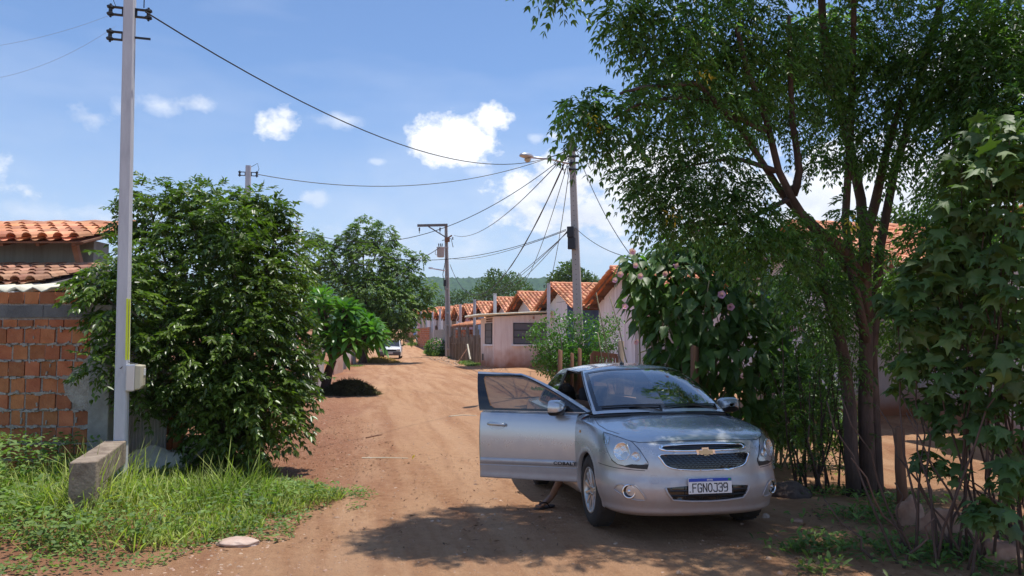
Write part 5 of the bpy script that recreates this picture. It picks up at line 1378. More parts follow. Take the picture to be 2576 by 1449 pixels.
# ---- row of gabled houses
DH = Vector((-.229, .973, 0)).normalized(); WH = Vector((DH.y, -DH.x, 0))
ROOF_SLOPE = .36
def roof_mesh_for(depth, tw, row, seg):
    """both slopes, ridge along local x (into the lot), origin at the gable line on the ground"""
    m = MB(); up = Vector((0, 1, ROOF_SLOPE)).normalized(); Ls = 3.5 / up.y
    for sg in (-1, 1):
        u_ = Vector((0, -sg, ROOF_SLOPE)).normalized()
        tiles(m, Vector((-.6, sg * 3.5, 4.30 - 3.5 * ROOF_SLOPE)), (1, 0, 0), u_, depth + .6, Ls, tw, row, seg)
    return m
def make_house(label, X, Y, wallmat, lod, depth=8.0, sidemat=None, window=None, roofmat=None, share={}):
    z = max(0.0, .028 * (Y - 62)) if Y > 62 else gz(X, Y) * 0
    e = empty('gabled_house', (X, Y, z), label, 'house', 'gabled houses in a row along the right side', rot=(0, 0, math.atan2(WH.y, WH.x)))
    key = lod
    if key not in share:
        tw, row, seg = ((.235, .42, 4), (.28, .5, 3), (.45, .8, 2))[lod]
        o = roof_mesh_for(depth, tw, row, seg).build('roof', roofmat or M_TILE, e, world=False); share[key] = o.data
    else:
        o = bpy.data.objects.new('roof', share[key]); COL.objects.link(o); o.parent = e
    rf_ = o
    if 'r' not in share:
        m = MB()
        for sg in (-1, 1):
            a = math.atan(ROOF_SLOPE) * sg
            c = Vector((depth / 2 - .02 + .01, sg * 1.75, 4.245 - 1.75 * ROOF_SLOPE)); m.box(c, (depth + .52, 3.5 / math.cos(a), .03), rx=-a)
            for y_ in (.0, 1.2, 2.4, 3.3): m.box((depth / 2 - .05, sg * y_, 4.17 - y_ * ROOF_SLOPE), (depth + .95 if y_ in (0, 2.4) else depth + .6, .09, .13))
            for x_ in np.arange(-.5, depth, .55): m.box((x_, sg * 1.75, 4.195 - 1.75 * ROOF_SLOPE), (.05, 3.5 / math.cos(a), .05), rx=-a)
        share['r'] = m.build('rafter', M_WOODB, rf_, world=False).data
        m = MB(); m.tube([(x_, 0, 4.37 + .008 * math.sin(x_ * 15)) for x_ in np.arange(-.62, depth, .11)], .085, 8); share['rg'] = m.build('ridge_tile', M_TILE, rf_, world=False, smooth=True).data
    else:
        for nm, k_ in (('rafter', 'r'), ('ridge_tile', 'rg')):
            o = bpy.data.objects.new(nm, share[k_]); COL.objects.link(o); o.parent = rf_
    h = 4.16 - 3.0 * ROOF_SLOPE
    m = MB(); d = depth
    vs = [(0, -3, -.4), (0, 3, -.4), (0, 3, h), (0, 0, 4.16), (0, -3, h), (d, -3, -.4), (d, 3, -.4), (d, 3, h), (d, 0, 4.16), (d, -3, h)]
    m.add(vs, [(5, 6, 7, 8, 9)])
    uc = -0.9; zc_ = 4.16 + uc * ROOF_SLOPE; wb = 2.1
    m.add([(0, uc, -.4), (0, 3, -.4), (0, 3, h), (0, 0, 4.16), (0, uc, zc_)], [(0, 4, 3, 2, 1)]); m.add([(wb, -3, -.4), (wb, uc, -.4), (wb, uc, zc_), (wb, -3, h)], [(0, 3, 2, 1)])
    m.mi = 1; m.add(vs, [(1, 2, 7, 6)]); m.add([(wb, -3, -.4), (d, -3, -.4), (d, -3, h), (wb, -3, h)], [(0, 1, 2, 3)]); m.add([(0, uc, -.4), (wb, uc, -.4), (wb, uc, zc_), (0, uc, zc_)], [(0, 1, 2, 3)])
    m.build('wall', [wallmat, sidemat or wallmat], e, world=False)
    for (u0, u1, z0, z1) in (window or ()):
        m = MB(); m.box((-.02, (u0 + u1) / 2, (z0 + z1) / 2), (.05, u1 - u0, z1 - z0)); w_ = m.build('window', M_GLASSD, e, world=False)
        m = MB()
        for u_ in (u0, (u0 + u1) / 2, u1): m.box((-.05, u_, (z0 + z1) / 2), (.03, .05, z1 - z0))
        for z_ in (z0, z1): m.box((-.055, (u0 + u1) / 2, z_), (.03, u1 - u0 + .05, .05))
        m.build('frame', M_WOODB, w_, world=False)
    return e
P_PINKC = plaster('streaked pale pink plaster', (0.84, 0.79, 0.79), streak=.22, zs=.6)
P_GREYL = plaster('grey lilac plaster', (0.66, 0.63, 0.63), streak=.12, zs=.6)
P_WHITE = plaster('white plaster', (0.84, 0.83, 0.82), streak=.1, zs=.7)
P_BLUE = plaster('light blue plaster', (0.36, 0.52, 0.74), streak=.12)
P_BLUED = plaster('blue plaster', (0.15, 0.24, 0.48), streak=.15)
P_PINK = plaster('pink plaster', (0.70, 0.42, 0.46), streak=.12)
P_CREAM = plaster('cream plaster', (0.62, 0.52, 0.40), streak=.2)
HOUSES = [
    (8.3, 9.7, P_GREYL, P_GREYL, 'white-walled gabled house glimpsed at the far right through the leaves', 1),
    (6.45, 17.2, P_GREYL, P_GREYL, 'gabled house with orange tiles glimpsed behind the big tree trunks', 1),
    (xat(1537, 28.5), 28.5, P_PINKC, P_GREYL, 'gabled house with a streaked pale pink gable wall above the car', 0),  # side wall greyer than the gable: eave shade put into its plaster colour
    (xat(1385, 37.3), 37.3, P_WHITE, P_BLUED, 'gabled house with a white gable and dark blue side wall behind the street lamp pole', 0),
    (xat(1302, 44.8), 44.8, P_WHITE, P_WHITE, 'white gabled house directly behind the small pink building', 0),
    (xat(1249, 51.3), 51.3, P_WHITE, P_WHITE, 'white gabled house behind and left of the small pink building', 1),
    (xat(1199, 57.8), 57.8, P_BLUE, P_BLUE, 'pale blue gabled house with a dark barred window', 1),
    (xat(1167, 64.5), 64.5, P_PINK, P_PINK, 'pink gabled house over the low lean-to roof', 1),
    (xat(1144, 71.5), 71.5, P_WHITE, P_WHITE, 'white gabled house just right of the transformer pole', 1),
    (xat(1120, 79), 79, P_CREAM, P_CREAM, 'cream gabled house behind the transformer pole', 2),
    (xat(1099, 86.5), 86.5, P_WHITE, P_WHITE, 'white gabled house just left of the transformer pole', 2),
    (xat(1083, 94), 94, P_GREYL, P_GREYL, 'grey gabled house over the far brick wall', 2),
    (xat(1069, 102), 102, P_WHITE, P_WHITE, 'small far white gabled house next to the thick far pole', 2),
    (xat(1056, 110), 110, P_CREAM, P_CREAM, 'small far cream gabled house, third from the row end', 2),
    (xat(1045, 118), 118, P_PINK, P_PINK, 'small far pink gabled house, second from the row end', 2),
    (xat(1035, 127), 127, P_BLUE, P_BLUE, 'farthest gabled house of the row, beside the feathery tree', 2),
]
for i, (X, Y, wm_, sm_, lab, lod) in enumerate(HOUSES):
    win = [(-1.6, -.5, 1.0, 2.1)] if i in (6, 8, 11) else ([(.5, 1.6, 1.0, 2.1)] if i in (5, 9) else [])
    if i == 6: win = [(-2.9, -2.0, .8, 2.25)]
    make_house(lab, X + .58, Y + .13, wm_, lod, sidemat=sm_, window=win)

# ---- small pink building in front of the row
def pink_building():
    A = Vector((-.93, 38.5, 0)); u = Vector((WH.x, WH.y, 0)); v = Vector((DH.x, DH.y, 0)); Lr, Ll = 3.55, 3.67
    e = empty('pink_shop', (A.x, A.y, gz(A.x, A.y)), 'small flat-roofed pink building with grey blinds and a mud-stained foot', 'building')
    pm = plaster('mud stained pink plaster', (0.86, 0.73, 0.66), stain=(.40, .15, .065), zs=1.25, streak=.12)
    z1, z2 = 2.72, 2.90
    B, C_, D_ = A + u * Lr, A + u * Lr + v * Ll, A + v * Ll
    m = MB(); m.add([A + Vector((0, 0, -.2)), B + Vector((0, 0, -.2)), C_ + Vector((0, 0, -.2)), D_ + Vector((0, 0, -.2)), A + Vector((0, 0, z1)), B + Vector((0, 0, z2)), C_ + Vector((0, 0, z2)), D_ + Vector((0, 0, z1))],
                    [(0, 1, 5, 4), (1, 2, 6, 5), (2, 3, 7, 6), (3, 0, 4, 7), (4, 5, 6, 7)]); m.build('wall', pm, e)
    m = MB(); n = 70; vs = []
    for t in (-.25, 1.06):
        for i in range(n + 1):
            f = -.12 + 1.2 * i / n; vs.append(A + u * Lr * t + v * Ll * f + Vector((0, 0, z1 + .10 + (z2 - z1) * t + .03 * math.cos(i * math.pi / 2))))
    m.add(vs, [(i, i + 1, n + 2 + i, n + 1 + i) for i in range(n)]); o = m.build('roof_sheet', M_FIBRE, e); md = o.modifiers.new('s', 'SOLIDIFY'); md.thickness = .05
    nr_ = Vector((u.y, -u.x, 0)); nl_ = -u
    def win(p0, dirv, a, b, z0, z1_, nn, bars):
        m = MB(); c = p0 + dirv * (a + b) / 2 + Vector((0, 0, (z0 + z1_) / 2)); rz = math.atan2(dirv.y, dirv.x)
        m.box(c - nn * .0 + nn * .01, (b - a, .06, z1_ - z0), rz=rz); w_ = m.build('window', M_SHUTTER, e)
        m = MB()
        for k in range(bars + 1): m.box(p0 + dirv * (a + b) / 2 + nn * .055 + Vector((0, 0, z0 + (z1_ - z0) * k / bars)), (b - a + .02, .025, .035), rz=rz)
        for s_ in (a, b): m.box(p0 + dirv * s_ + nn * .055 + Vector((0, 0, (z0 + z1_) / 2)), (.04, .025, z1_ - z0), rz=rz)
        m.build('frame', M_DKMETAL, w_)
        m = MB(); m.box(p0 + dirv * (a + b) / 2 + nn * .08 + Vector((0, 0, z0 - .07)), (b - a + .18, .18, .09), rz=rz); m.build('sill', P_WHITE, w_)
    win(A, u, 1.03, 2.85, 1.30, 2.38, nr_, 3); win(A, v, .45, 2.15, 1.30, 2.38, nl_, 3)
    m = MB()
    for k in range(5):
        for j in range(2): m.box(A + v * (.55 + k * .32) + nl_ * .015 + Vector((0, 0, 2.50 + j * .11)), (.05, .20, .07), rz=math.atan2(u.y, u.x))
    m.build('vent_block', M_WOODB, e)
    m = MB(); m.box(A + v * 3.0 + nl_ * .01 + Vector((0, 0, .55)), (.05, .3, .36), rz=math.atan2(u.y, u.x)); m.build('meter_niche', M_DKMETAL, e)
    m = MB(); m.lathe([(.05, 0), (.05, .1), (0, .14)], 8, Matrix.Translation(A + u * 2.1 + nr_ * .1 + Vector((0, 0, 2.62)))); m.build('wall_lamp', M_TILEOLD, e)
pink_building()

# ---- fences, low walls and sheds along the right verge
def fence_planks():
    a, b = Vector((-1.85, 43.4, 0)), Vector((-4.6, 56.5, 0)); d = (b - a).normalized(); L = (b - a).length; rr = random.Random(11)
    e = empty('plank_fence', (a.x, a.y, gz(a.x, a.y)), 'ragged grey plank fence between the transformer pole and the pink building', 'fence')
    m = MB(); t = 0
    while t < L:
        w_ = rr.uniform(.09, .19); h = rr.uniform(1.25, 1.75); p = a + d * t; z0 = gz(p.x, p.y)
        q = p + Vector((rr.uniform(-.05, .05), rr.uniform(-.05, .05), 0))
        m.bar((q.x, q.y, z0 - .1), (q.x + rr.uniform(-.06, .06), q.y + rr.uniform(-.08, .08), z0 + h), .03, w_, up=(1, 0, 0), h2=w_ * rr.uniform(.5, .95)); t += w_ + rr.uniform(.0, .05)
    m.build('plank', M_WOOD, e)
    for k in range(9):
        p = a + d * (L * k / 8) + Vector((-.08, 0, 0)); h = rr.uniform(1.5, 2.0)
        MB().tube([(p.x, p.y, gz(p.x, p.y) - .1), (p.x + rr.uniform(-.05, .05), p.y, gz(p.x, p.y) + h)], [.075, .06], 7).build('post', M_WOOD, e)
    MB().bar((a.x - .05, a.y, gz(a.x, a.y) + 1.2), (b.x - .05, b.y, gz(b.x, b.y) + 1.15), .03, .08).build('rail', M_WOOD, e)
fence_planks()
def lean(label, pa, pb, r_, mat):
    o = MB().tube([pa, pb], [r_, r_ * .8], 6).build('leaning_pole', mat); tag(o, label, 'pole', None)
lean('pale stick leaning on the plank fence', (at(1183, 904, 42.8)), (at(1176, 866, 43.5)), .055, M_FIBRE)
lean('thin dark stick leaning on the plank fence', (at(1152, 912, 43.5)), (at(1176, 876, 44.5)), .035, M_WOODB)

def wall_seg(name, label, cat, x0, y0, x1, y1, h, mat, th=.15, brick=False, z0off=0):
    a, b = Vector((x0, y0, 0)), Vector((x1, y1, 0)); za = min(gz(x0, y0), gz(x1, y1)); L = (b - a).length; rz = math.atan2(b.y - a.y, b.x - a.x)
    e = empty(name, (x0, y0, gz(x0, y0)), label, cat)
    m = MB(); c = (a + b) / 2; m.box((c.x, c.y, za + h / 2 - .1), (L, th, h + .2), rz=rz); w_ = m.build('wall', mat, e)
    if brick:
        m = MB(); brick_face(m, 0, L, 0, h, -th / 2, bw=.3, bh=.22, gap=.03, th=.05); M_ = Matrix.Translation((x0, y0, za)) @ Matrix.Rotation(rz, 4, 'Z')
        m.v = [M_ @ Vector(v) for v in m.v]; m.build('brickwork', M_BRICK, e)
    return e
def RLx(Y, o_=0): return -5.2 - .235 * (Y - 60) + o_
wall_seg('rendered_wall', 'grey rendered yard wall left of the transformer pole', 'wall', RLx(72, .5), 72, RLx(62, .2), 62, 2.3, M_CONC)
wall_seg('rendered_wall', 'grey rendered wall end right of the transformer pole', 'wall', RLx(61, .7), 61, RLx(61) + 1.6, 60.6, 2.3, M_CONC)
wall_seg('far_brick_wall', 'far orange brick yard wall beyond the grey rendered wall', 'wall', RLx(84, .2), 84, RLx(73, .2), 73, 2.3, M_MORTAR, brick=True)
wall_seg('clay_wall', 'plain orange clay-coloured wall by the farthest grass strip', 'wall', RLx(102, .4), 102, RLx(92, .4), 92, 2.3, material('clay render', (.42, .20, .12), .9, var=(.5, .27, .17), var_scale=2))
wall_seg('far_brick_wall', 'brick shed wall under the low orange lean-to roof', 'wall', xat(1139, 56) + .3, 56, xat(1196, 51) + .2, 51, 2.15, M_MORTAR, brick=True)
def lean_to():
    a, b = Vector((xat(1137, 57), 57, 0)), Vector((xat(1199, 50), 50, 0)); d = (b - a).normalized(); n_ = Vector((-d.y, d.x, 0)); n_ = n_ if n_.x > 0 else -n_
    e = empty('lean_to_roof', (a.x, a.y, gz(a.x, a.y)), 'low orange tiled lean-to roof on posts behind the plank fence', 'shelter')
    m = MB(); tiles(m, a + Vector((0, 0, 2.45)), d, n_ + Vector((0, 0, .22)), (b - a).length, 2.6, tw=.3, row=.5, seg=3); m.build('roof', M_TILE, e)
    for k in range(4):
        p = a + d * ((b - a).length * k / 3); MB().box((p.x, p.y, 1.2), (.22, .22, 2.5)).build('post', M_CONC, e)
    m = MB(); m.bar(a + Vector((0, 0, 2.40)), b + Vector((0, 0, 2.40)), .1, .14); m.build('beam', M_WOODB, e)
lean_to()
# fence posts behind the car
rr = random.Random(21)
FP = [(1408, 880, 16.0, .13, 'wooden fence post stub seen left of the car roof, leftmost of three'), (1438, 888, 16.2, .10, 'thin wooden fence post stub in the middle of three above the car'), (1457, 876, 16.0, .11, 'wooden fence post stub right of the thin one'), 
      (1487, 893, 16.3, .10, 'short wooden stub in front of the lemon bush'), (1561, 857, 14.5, .16, 'thick wooden post with wire at the corner of the streaked gable'), (1745, 870, 9.9, .15, 'dark wooden post in the flowering shrub behind the bonnet'),
      (2261, 1075, 7.7, .13, 'slim wooden post between the big trunks and the broad-leaved bush')]
for px, py, Y, w_, lab in FP:
    t = at(px, py, Y); x = t.x; z0 = gz(x, Y)
    m = MB(); w_ *= .8; m.tube([(x + rr.uniform(-.04, .04), Y, z0 - .15), (x, Y, (z0 + t.z) / 2), (x + .01, Y, t.z - .01), (x + .015, Y, t.z)], [w_ * .55, w_ * .5, w_ * .47, w_ * .3], 7)
    tag(m.build('fence_post', M_WOODB if Y < 12 or Y > 15.5 else M_WOOD, smooth=True), lab, 'fence post', 'wooden fence posts on the right')
def bench():
    e = empty('wooden_bench', at(1520, 908, 15.5), 'low brown slatted bench behind the car roof', 'bench')
    m = MB(); a, b = at(1490, 888, 15.5), at(1553, 896, 15.5); m.bar(a, b, .07, .09); m.bar(a - Vector((0, 0, .22)), b - Vector((0, 0, .22)), .07, .09); m.build('backrest', M_WOODB, e)
    m = MB()
    for k in range(9): p = a + (b - a) * (k / 8); m.bar(p, p - Vector((0, 0, .22)), .03, .03)
    m.build('slat', M_WOODB, e)
    m = MB(); m.box((a + b) / 2 + Vector((0, -.2, -.42)), (.55, .4, .05)); m.build('seat', M_WOODB, e)
    for s_ in (0, 1):
        p = a + (b - a) * s_; MB().bar((p.x, p.y, gz(p.x, p.y) - .05), (p.x, p.y, p.z), .06, .06).build('leg', M_WOODB, e)
bench()
# left verge: low walls and posts behind the frangipani
wall_seg('low_wall', 'low grey plastered wall end left of the road behind the frangipani', 'wall', xat(865, 39), 39, xat(886, 45), 45, 1.25, P_GREYL)
wall_seg('low_wall', 'terracotta-stained low wall piece behind the frangipani trunk', 'wall', xat(838, 33), 33, xat(856, 35), 35.4, 1.1, material('clay stained wall', (.40, .22, .15), .9, var=(.5, .36, .28), var_scale=2))
wall_seg('low_wall', 'grey board wall hidden left of the frangipani trunk', 'wall', xat(775, 22.5), 22.5, xat(812, 26.5), 26.5, 1.5, M_POSTG)
for px, Y, h, lab in ((892, 45.5, .75, 'short grey concrete stub at the end of the low wall'), (860, 37, 1.15, 'concrete post between the low walls, nearer the frangipani'), (868, 38.3, 1.2, 'pale concrete post touching the grey low wall')):
    x = xat(px, Y); o = MB().box((x, Y, gz(x, Y) + h / 2), (.22, .2, h)).build('concrete_post', M_CONC, bevel=.02); tag(o, lab, 'post')
x = xat(826, 24.4); lean('thin stick stuck in the ground beside the frangipani trunk', (x, 24.6, gz(x, 24.6)), (x + .02, 24.6, .9), .03, M_WOODB)

# ---- old white hatchback far down the road
def far_car():
    Y = 57.0; x = xat(985.5, Y)
    e = empty('parked_car', (x, Y, gz(x, Y)), 'old white hatchback with dark bumper parked far down the road under the feathery tree', 'car', rot=(0, 0, R(6)))
    Mw = M_WHITE; W = .80
    m = MB(); st = [(-1.75, .72, .30, .62), (-1.70, .76, .22, .74), (-1.2, .79, .20, .86), (-.75, .80, .2, .92), (0, .80, .2, .93), (1.2, .80, .2, .95), (1.75, .77, .22, .92), (1.85, .72, .3, .7)]
    vs = []; 
    for y, w_, z0, z1 in st:
        for (kx, kz) in ((-1, 0), (-1.02, .4), (-1, .8), (-.88, 1), (0, 1.06), (.88, 1), (1, .8), (1.02, .4), (1, 0)): vs.append((kx * w_, y, z0 + (z1 - z0) * kz))
    m.add(vs, [(i * 9 + k, i * 9 + k + 1, i * 9 + 10 + k, i * 9 + 9 + k) for i in range(len(st) - 1) for k in range(8)] + [tuple(range(9)), tuple(range(63, 72))])
    m.build('body', material('white car paint', (.75, .75, .76), .25, coat=.8), e, world=False, smooth=True)
    def cabin(k, mat_, nm, lift=0):
        m = MB(); vs = []
        for y, w_, z in ((-.85, .70 * k, .90), (-.25, .60 * k, 1.34 + lift), (1.1, .60 * k, 1.36 + lift), (1.65, .70 * k, .92)): vs += [(-w_, y, z), (w_, y, z)]
        m.add(vs + [(-.7 * k, -.85, .85), (.7 * k, -.85, .85), (.7 * k, 1.65, .85), (-.7 * k, 1.65, .85)], [(0, 1, 3, 2), (2, 3, 5, 4), (4, 5, 7, 6), (0, 2, 4, 6, 11, 8), (1, 9, 10, 7, 5, 3)]); m.build(nm, mat_, e, world=False, bevel=.03)
    cabin(1.0, M_GLASSD, 'glasshouse')
    m = MB(); m.box((0, .42, 1.38), (1.18, 1.45, .05)); 
    for sx in (-1, 1): m.bar((sx * .705, -.86, .9), (sx * .61, -.24, 1.37), .05, .05); m.bar((sx * .705, 1.66, .92), (sx * .61, 1.12, 1.37), .06, .06); m.bar((sx * .665, .4, .93), (sx * .61, .4, 1.37), .05, .04)
    m.build('roof', material('white roof paint', (.75, .75, .76), .25, coat=.8), e, world=False, bevel=.01)
    m = MB(); m.box((0, -1.78, .42), (1.58, .22, .30)); m.build('bumper', material('faded bumper', (.09, .085, .09), .6), e, world=False, bevel=.05)
    m = MB(); m.box((0, -1.72, .66), (.9, .1, .12)); m.build('grille', M_BLACKPL, e, world=False)
    for sx in (-1, 1): MB().box((sx * .60, -1.70, .66), (.28, .12, .15)).build('headlight', M_REFL, e, world=False, bevel=.02)
    pl_ = MB().box((0.02, -1.90, .46), (.40, .02, .14)).build('number_plate', material('grey plate', (.45, .45, .46), .5), e, world=False)
    for sx in (-1, 1):
        for y in (-1.15, 1.15):
            m = MB(); Mw_ = Matrix.Translation((sx * .70, y, .285)) @ Matrix.Rotation(R(90), 4, 'Y'); m.lathe([(.0, .08), (.17, .09), (.2, .08), (.27, .08), (.285, .04), (.285, -.08), (.2, -.08), (0, -.08)], 20, Mw_); m.build('wheel', M_RUBBER, e, world=False)
    for sx in (-1, 1): MB().box((sx * .86, -.72, .98), (.14, .08, .11)).build('mirror', M_BLACKPL, e, world=False, bevel=.02)
far_car()
# ------------------------------------------------------------ person sitting in the open passenger doorway
M_SKIN = material('brown skin', (0.26, 0.125, 0.075), .55, var=(0.30, 0.15, 0.09), var_scale=8)
M_HAIR = material('dark hair', (0.010, 0.008, 0.007), .9, spec=.1, bump=.8, bump_scale=60)
M_RED = material('red cloth', (0.42, 0.035, 0.03), .9, bump=.3, bump_scale=60)
M_SHORTS = material('dark shorts', (0.035, 0.04, 0.055), .9)
M_SOLE = material('flip flop', (0.030, 0.016, 0.014), .7)
def skin_mesh(name, joints, bones, mat, parent, root=0, sub=2):
    me = bpy.data.meshes.new(name); me.from_pydata([j[0] for j in joints], bones, []); o = bpy.data.objects.new(name, me); COL.objects.link(o); o.parent = parent
    md = o.modifiers.new('skin', 'SKIN'); md.use_smooth_shade = True
    sv = me.skin_vertices[0].data
    for i, j in enumerate(joints): sv[i].radius = (j[1], j[2] if len(j) > 2 else j[1]); sv[i].use_root = (i == root)
    sb = o.modifiers.new('sub', 'SUBSURF'); sb.levels = sub; sb.render_levels = sub; me.materials.append(mat); return o
def person():
    cm = wm(car); g_f = at(1362, 1262, 7.75)
    heel = Vector((at(1385, 1255, 7.85).x, 7.85, gz(.3, 7.85) + .055)); toe = Vector((at(1343, 1262, 7.62).x, 7.62, gz(.3, 7.62) + .03))
    hip = cm @ Vector((2.02, .42, .60)); knee = cm @ Vector((1.66, .66, .66)); e = empty('person', (hip.x, hip.y, gz(hip.x, hip.y)), 'dark-haired person in red top sitting in the open car doorway, flip-flop on the ground', 'person')
    Mi = wm(e).inverted(); q = lambda v: tuple(Mi @ Vector(v))
    neck = cm @ Vector((1.90, .44, 1.02)); head = Vector(at(1424, 1000, neck.y - .08)); head.z = max(head.z, 1.0); chest = cm @ Vector((1.98, .40, .88))
    ankle = heel + Vector((.015, .0, .06)); fwd = (toe - heel).normalized(); side = Vector((-fwd.y, fwd.x, 0)).normalized()
    J = [(q(hip), .14, .12), (q((hip + chest) / 2), .135, .10), (q(chest), .15, .11), (q(neck), .055), (q(head + Vector((0, 0, -.06))), .06)]
    B_ = [(0, 1), (1, 2), (2, 3), (3, 4)]
    def chain(st, pts):
        prev = st
        for p in pts: J.append((q(p[0]),) + tuple(p[1:])); B_.append((prev, len(J) - 1)); prev = len(J) - 1
        return prev
    hipR = hip + Vector((-.05, -.06, -.02)); 
    calf = knee + (ankle - knee) * .35
    chain(0, [(hipR, .10), (hipR + (knee - hipR) * .5, .085), (knee, .062), (calf, .056), (knee + (ankle - knee) * .75, .038), (ankle, .033), (heel + fwd * .05 + Vector((0, 0, .02)), .036, .03), (heel + fwd * .13, .034, .022), (heel + fwd * .19, .036, .014)])
    kneeL = cm @ Vector((1.52, .40, .66)); ankL = cm @ Vector((1.45, .42, .36)); chain(0, [(hip + Vector((.08, .0, -.02)), .10), (kneeL, .062), (ankL, .035), (ankL + Vector((-.12, -.02, -.02)), .03, .02)])
    for sg in (-1, 1):
        sh_ = neck + Vector((sg * .06, -sg * .0, -.06)) + (cm.to_3x3() @ Vector((sg * .16, 0, 0))); el_ = sh_ + Vector((-.06, -.10, -.26)); ha = el_ + Vector((-.02 + sg * .05, -.16, -.10)); chain(2, [(sh_, .052), (el_, .040), (ha, .026)])
    body_ = skin_mesh('body', J, B_, M_SKIN, e)
    # head with face, ears, hair
    f_ = Vector((-.55, -.75, -.35)).normalized(); up = Vector((-.1, -.25, 1)); up = (up - f_ * up.dot(f_)).normalized(); rt = f_.cross(up)
    bm = bmesh.new(); bmesh.ops.create_icosphere(bm, subdivisions=4, radius=1); hv = []
    for v in bm.verts:
        x, y, z = v.co; r_ = .098 + .018 * z; px_ = x * .076; py_ = y * .098; pz = z * .118
        if y > .3 and z < -.2: px_ *= .88; py_ *= .96
        py_ += .020 * math.exp(-((x / .16) ** 2 + ((z + .12) / .16) ** 2)) if y > .5 else 0      # nose
        py_ -= .008 * (math.exp(-(((abs(x) - .36) / .16) ** 2 + ((z - .08) / .12) ** 2))) if y > .5 else 0
        py_ += .005 * math.exp(-((x / .28) ** 2 + ((z + .46) / .07) ** 2)) if y > .4 else 0
        v.co = Mi @ (head + rt * px_ + f_ * py_ + up * pz)
    me = bpy.data.meshes.new('head'); bm.to_mesh(me); bm.free(); me.materials.append(M_SKIN); me.polygons.foreach_set('use_smooth', [True] * len(me.polygons)); h_ = bpy.data.objects.new('head', me); COL.objects.link(h_); h_.parent = e
    m = MB()
    for sg in (-1, 1): m.lathe([(.0, .012), (.011, .009), (.013, 0)], 10, Matrix.Translation(head + rt * sg * .031 + f_ * .088 + up * .010) @ f_.to_track_quat('Z', 'Y').to_matrix().to_4x4())
    m.build('eyes', M_HAIR, h_)
    m = MB()
    for sg in (-1, 1): m.lathe([(.0, -.008), (.020, -.004), (.026, .004), (.018, .010), (.0, .004)], 12, Matrix.Translation(head + rt * sg * .078 - f_ * .005) @ (rt * sg).to_track_quat('Z', 'Y').to_matrix().to_4x4() @ Matrix.Diagonal((.7, 1.2, 1, 1)))
    m.build('ears', M_SKIN, h_, smooth=True)
    bm = bmesh.new(); bmesh.ops.create_icosphere(bm, subdivisions=4, radius=1)
    for v in list(bm.verts):
        x, y, z = v.co
        if y > .45 and z < .35 or z < -.75: bm.verts.remove(v); continue
        k = 1 + .07 * noise.noise(v.co * 5) + (.10 if z > .5 else 0); v.co = Mi @ (head + (rt * x * .094 + f_ * (y * .112 - .008) + up * (z * .130 + .006)) * k)
    me = bpy.data.meshes.new('hair'); bm.to_mesh(me); bm.free(); me.materials.append(M_HAIR); me.polygons.foreach_set('use_smooth', [True] * len(me.polygons)); hr = bpy.data.objects.new('hair', me); COL.objects.link(hr); hr.parent = e
    # clothes follow the body
    skin_mesh('red_top', [(q(hip + Vector((0, 0, .02))), .155, .135), (q((hip + chest) / 2), .15, .115), (q(chest), .165, .125), (q(neck + Vector((0, 0, -.045))), .10, .08)], [(0, 1), (1, 2), (2, 3)], M_RED, e)
    skin_mesh('shorts', [(q(hip), .155, .13), (q(hipR + (knee - hipR) * .4), .105), (q(hipR + (knee - hipR) * .8), .088), (q(hip + (kneeL - hip) * .4), .105), (q(hip + (kneeL - hip) * .8), .088)], [(0, 1), (1, 2), (0, 3), (3, 4)], M_SHORTS, e)
    # toes and flip-flop
    base_t = heel + fwd * .195
    for k, (o_, L_, r_) in enumerate(((-.030, .052, .0125), (-.012, .050, .0095), (.004, .045, .009), (.018, .038, .0085), (.031, .030, .008))):
        a = base_t + side * o_ * -1 - Vector((0, 0, .004)); MB().tube([a - fwd * .03, a, a + fwd * L_ * .5 + Vector((0, 0, .003)), a + fwd * L_ - Vector((0, 0, .006))], [r_, r_, r_, r_ * .6], 8).build('toe', M_SKIN, e, smooth=True)
    L_ = (toe - heel).length; outline = smooth_loop([(-.045, 0), (-.02, .038), (.08, .038), (.18, .050), (.245, .040), (.27, 0), (.245, -.042), (.18, -.046), (.08, -.034), (-.02, -.036)], 4)
    zc = -.034; m = MB(); n = len(outline); vs = [heel + fwd * x + side * y + Vector((0, 0, zc + h2)) for h2 in (0, -.018) for x, y in outline]
    m.add(vs, [tuple(range(n)), tuple(range(2 * n - 1, n - 1, -1))] + [(i, n + i, n + (i + 1) % n, (i + 1) % n) for i in range(n)]); fo = m.build('flip_flop', M_SOLE, e)
    m = MB(); c0 = heel + fwd * .205 + side * .010 + Vector((0, 0, .018))
    for sg in (-1, 1): m.tube([heel + fwd * .07 + side * sg * .038 + Vector((0, 0, zc)), heel + fwd * .12 + side * sg * .034 + Vector((0, 0, .018)), heel + fwd * .17 + side * sg * .014 + Vector((0, 0, .030)), c0], .0065, 6)
    m.tube([c0, c0 + Vector((0, 0, -.04))], .006, 6); m.build('strap', M_SOLE, fo, smooth=True)
person()
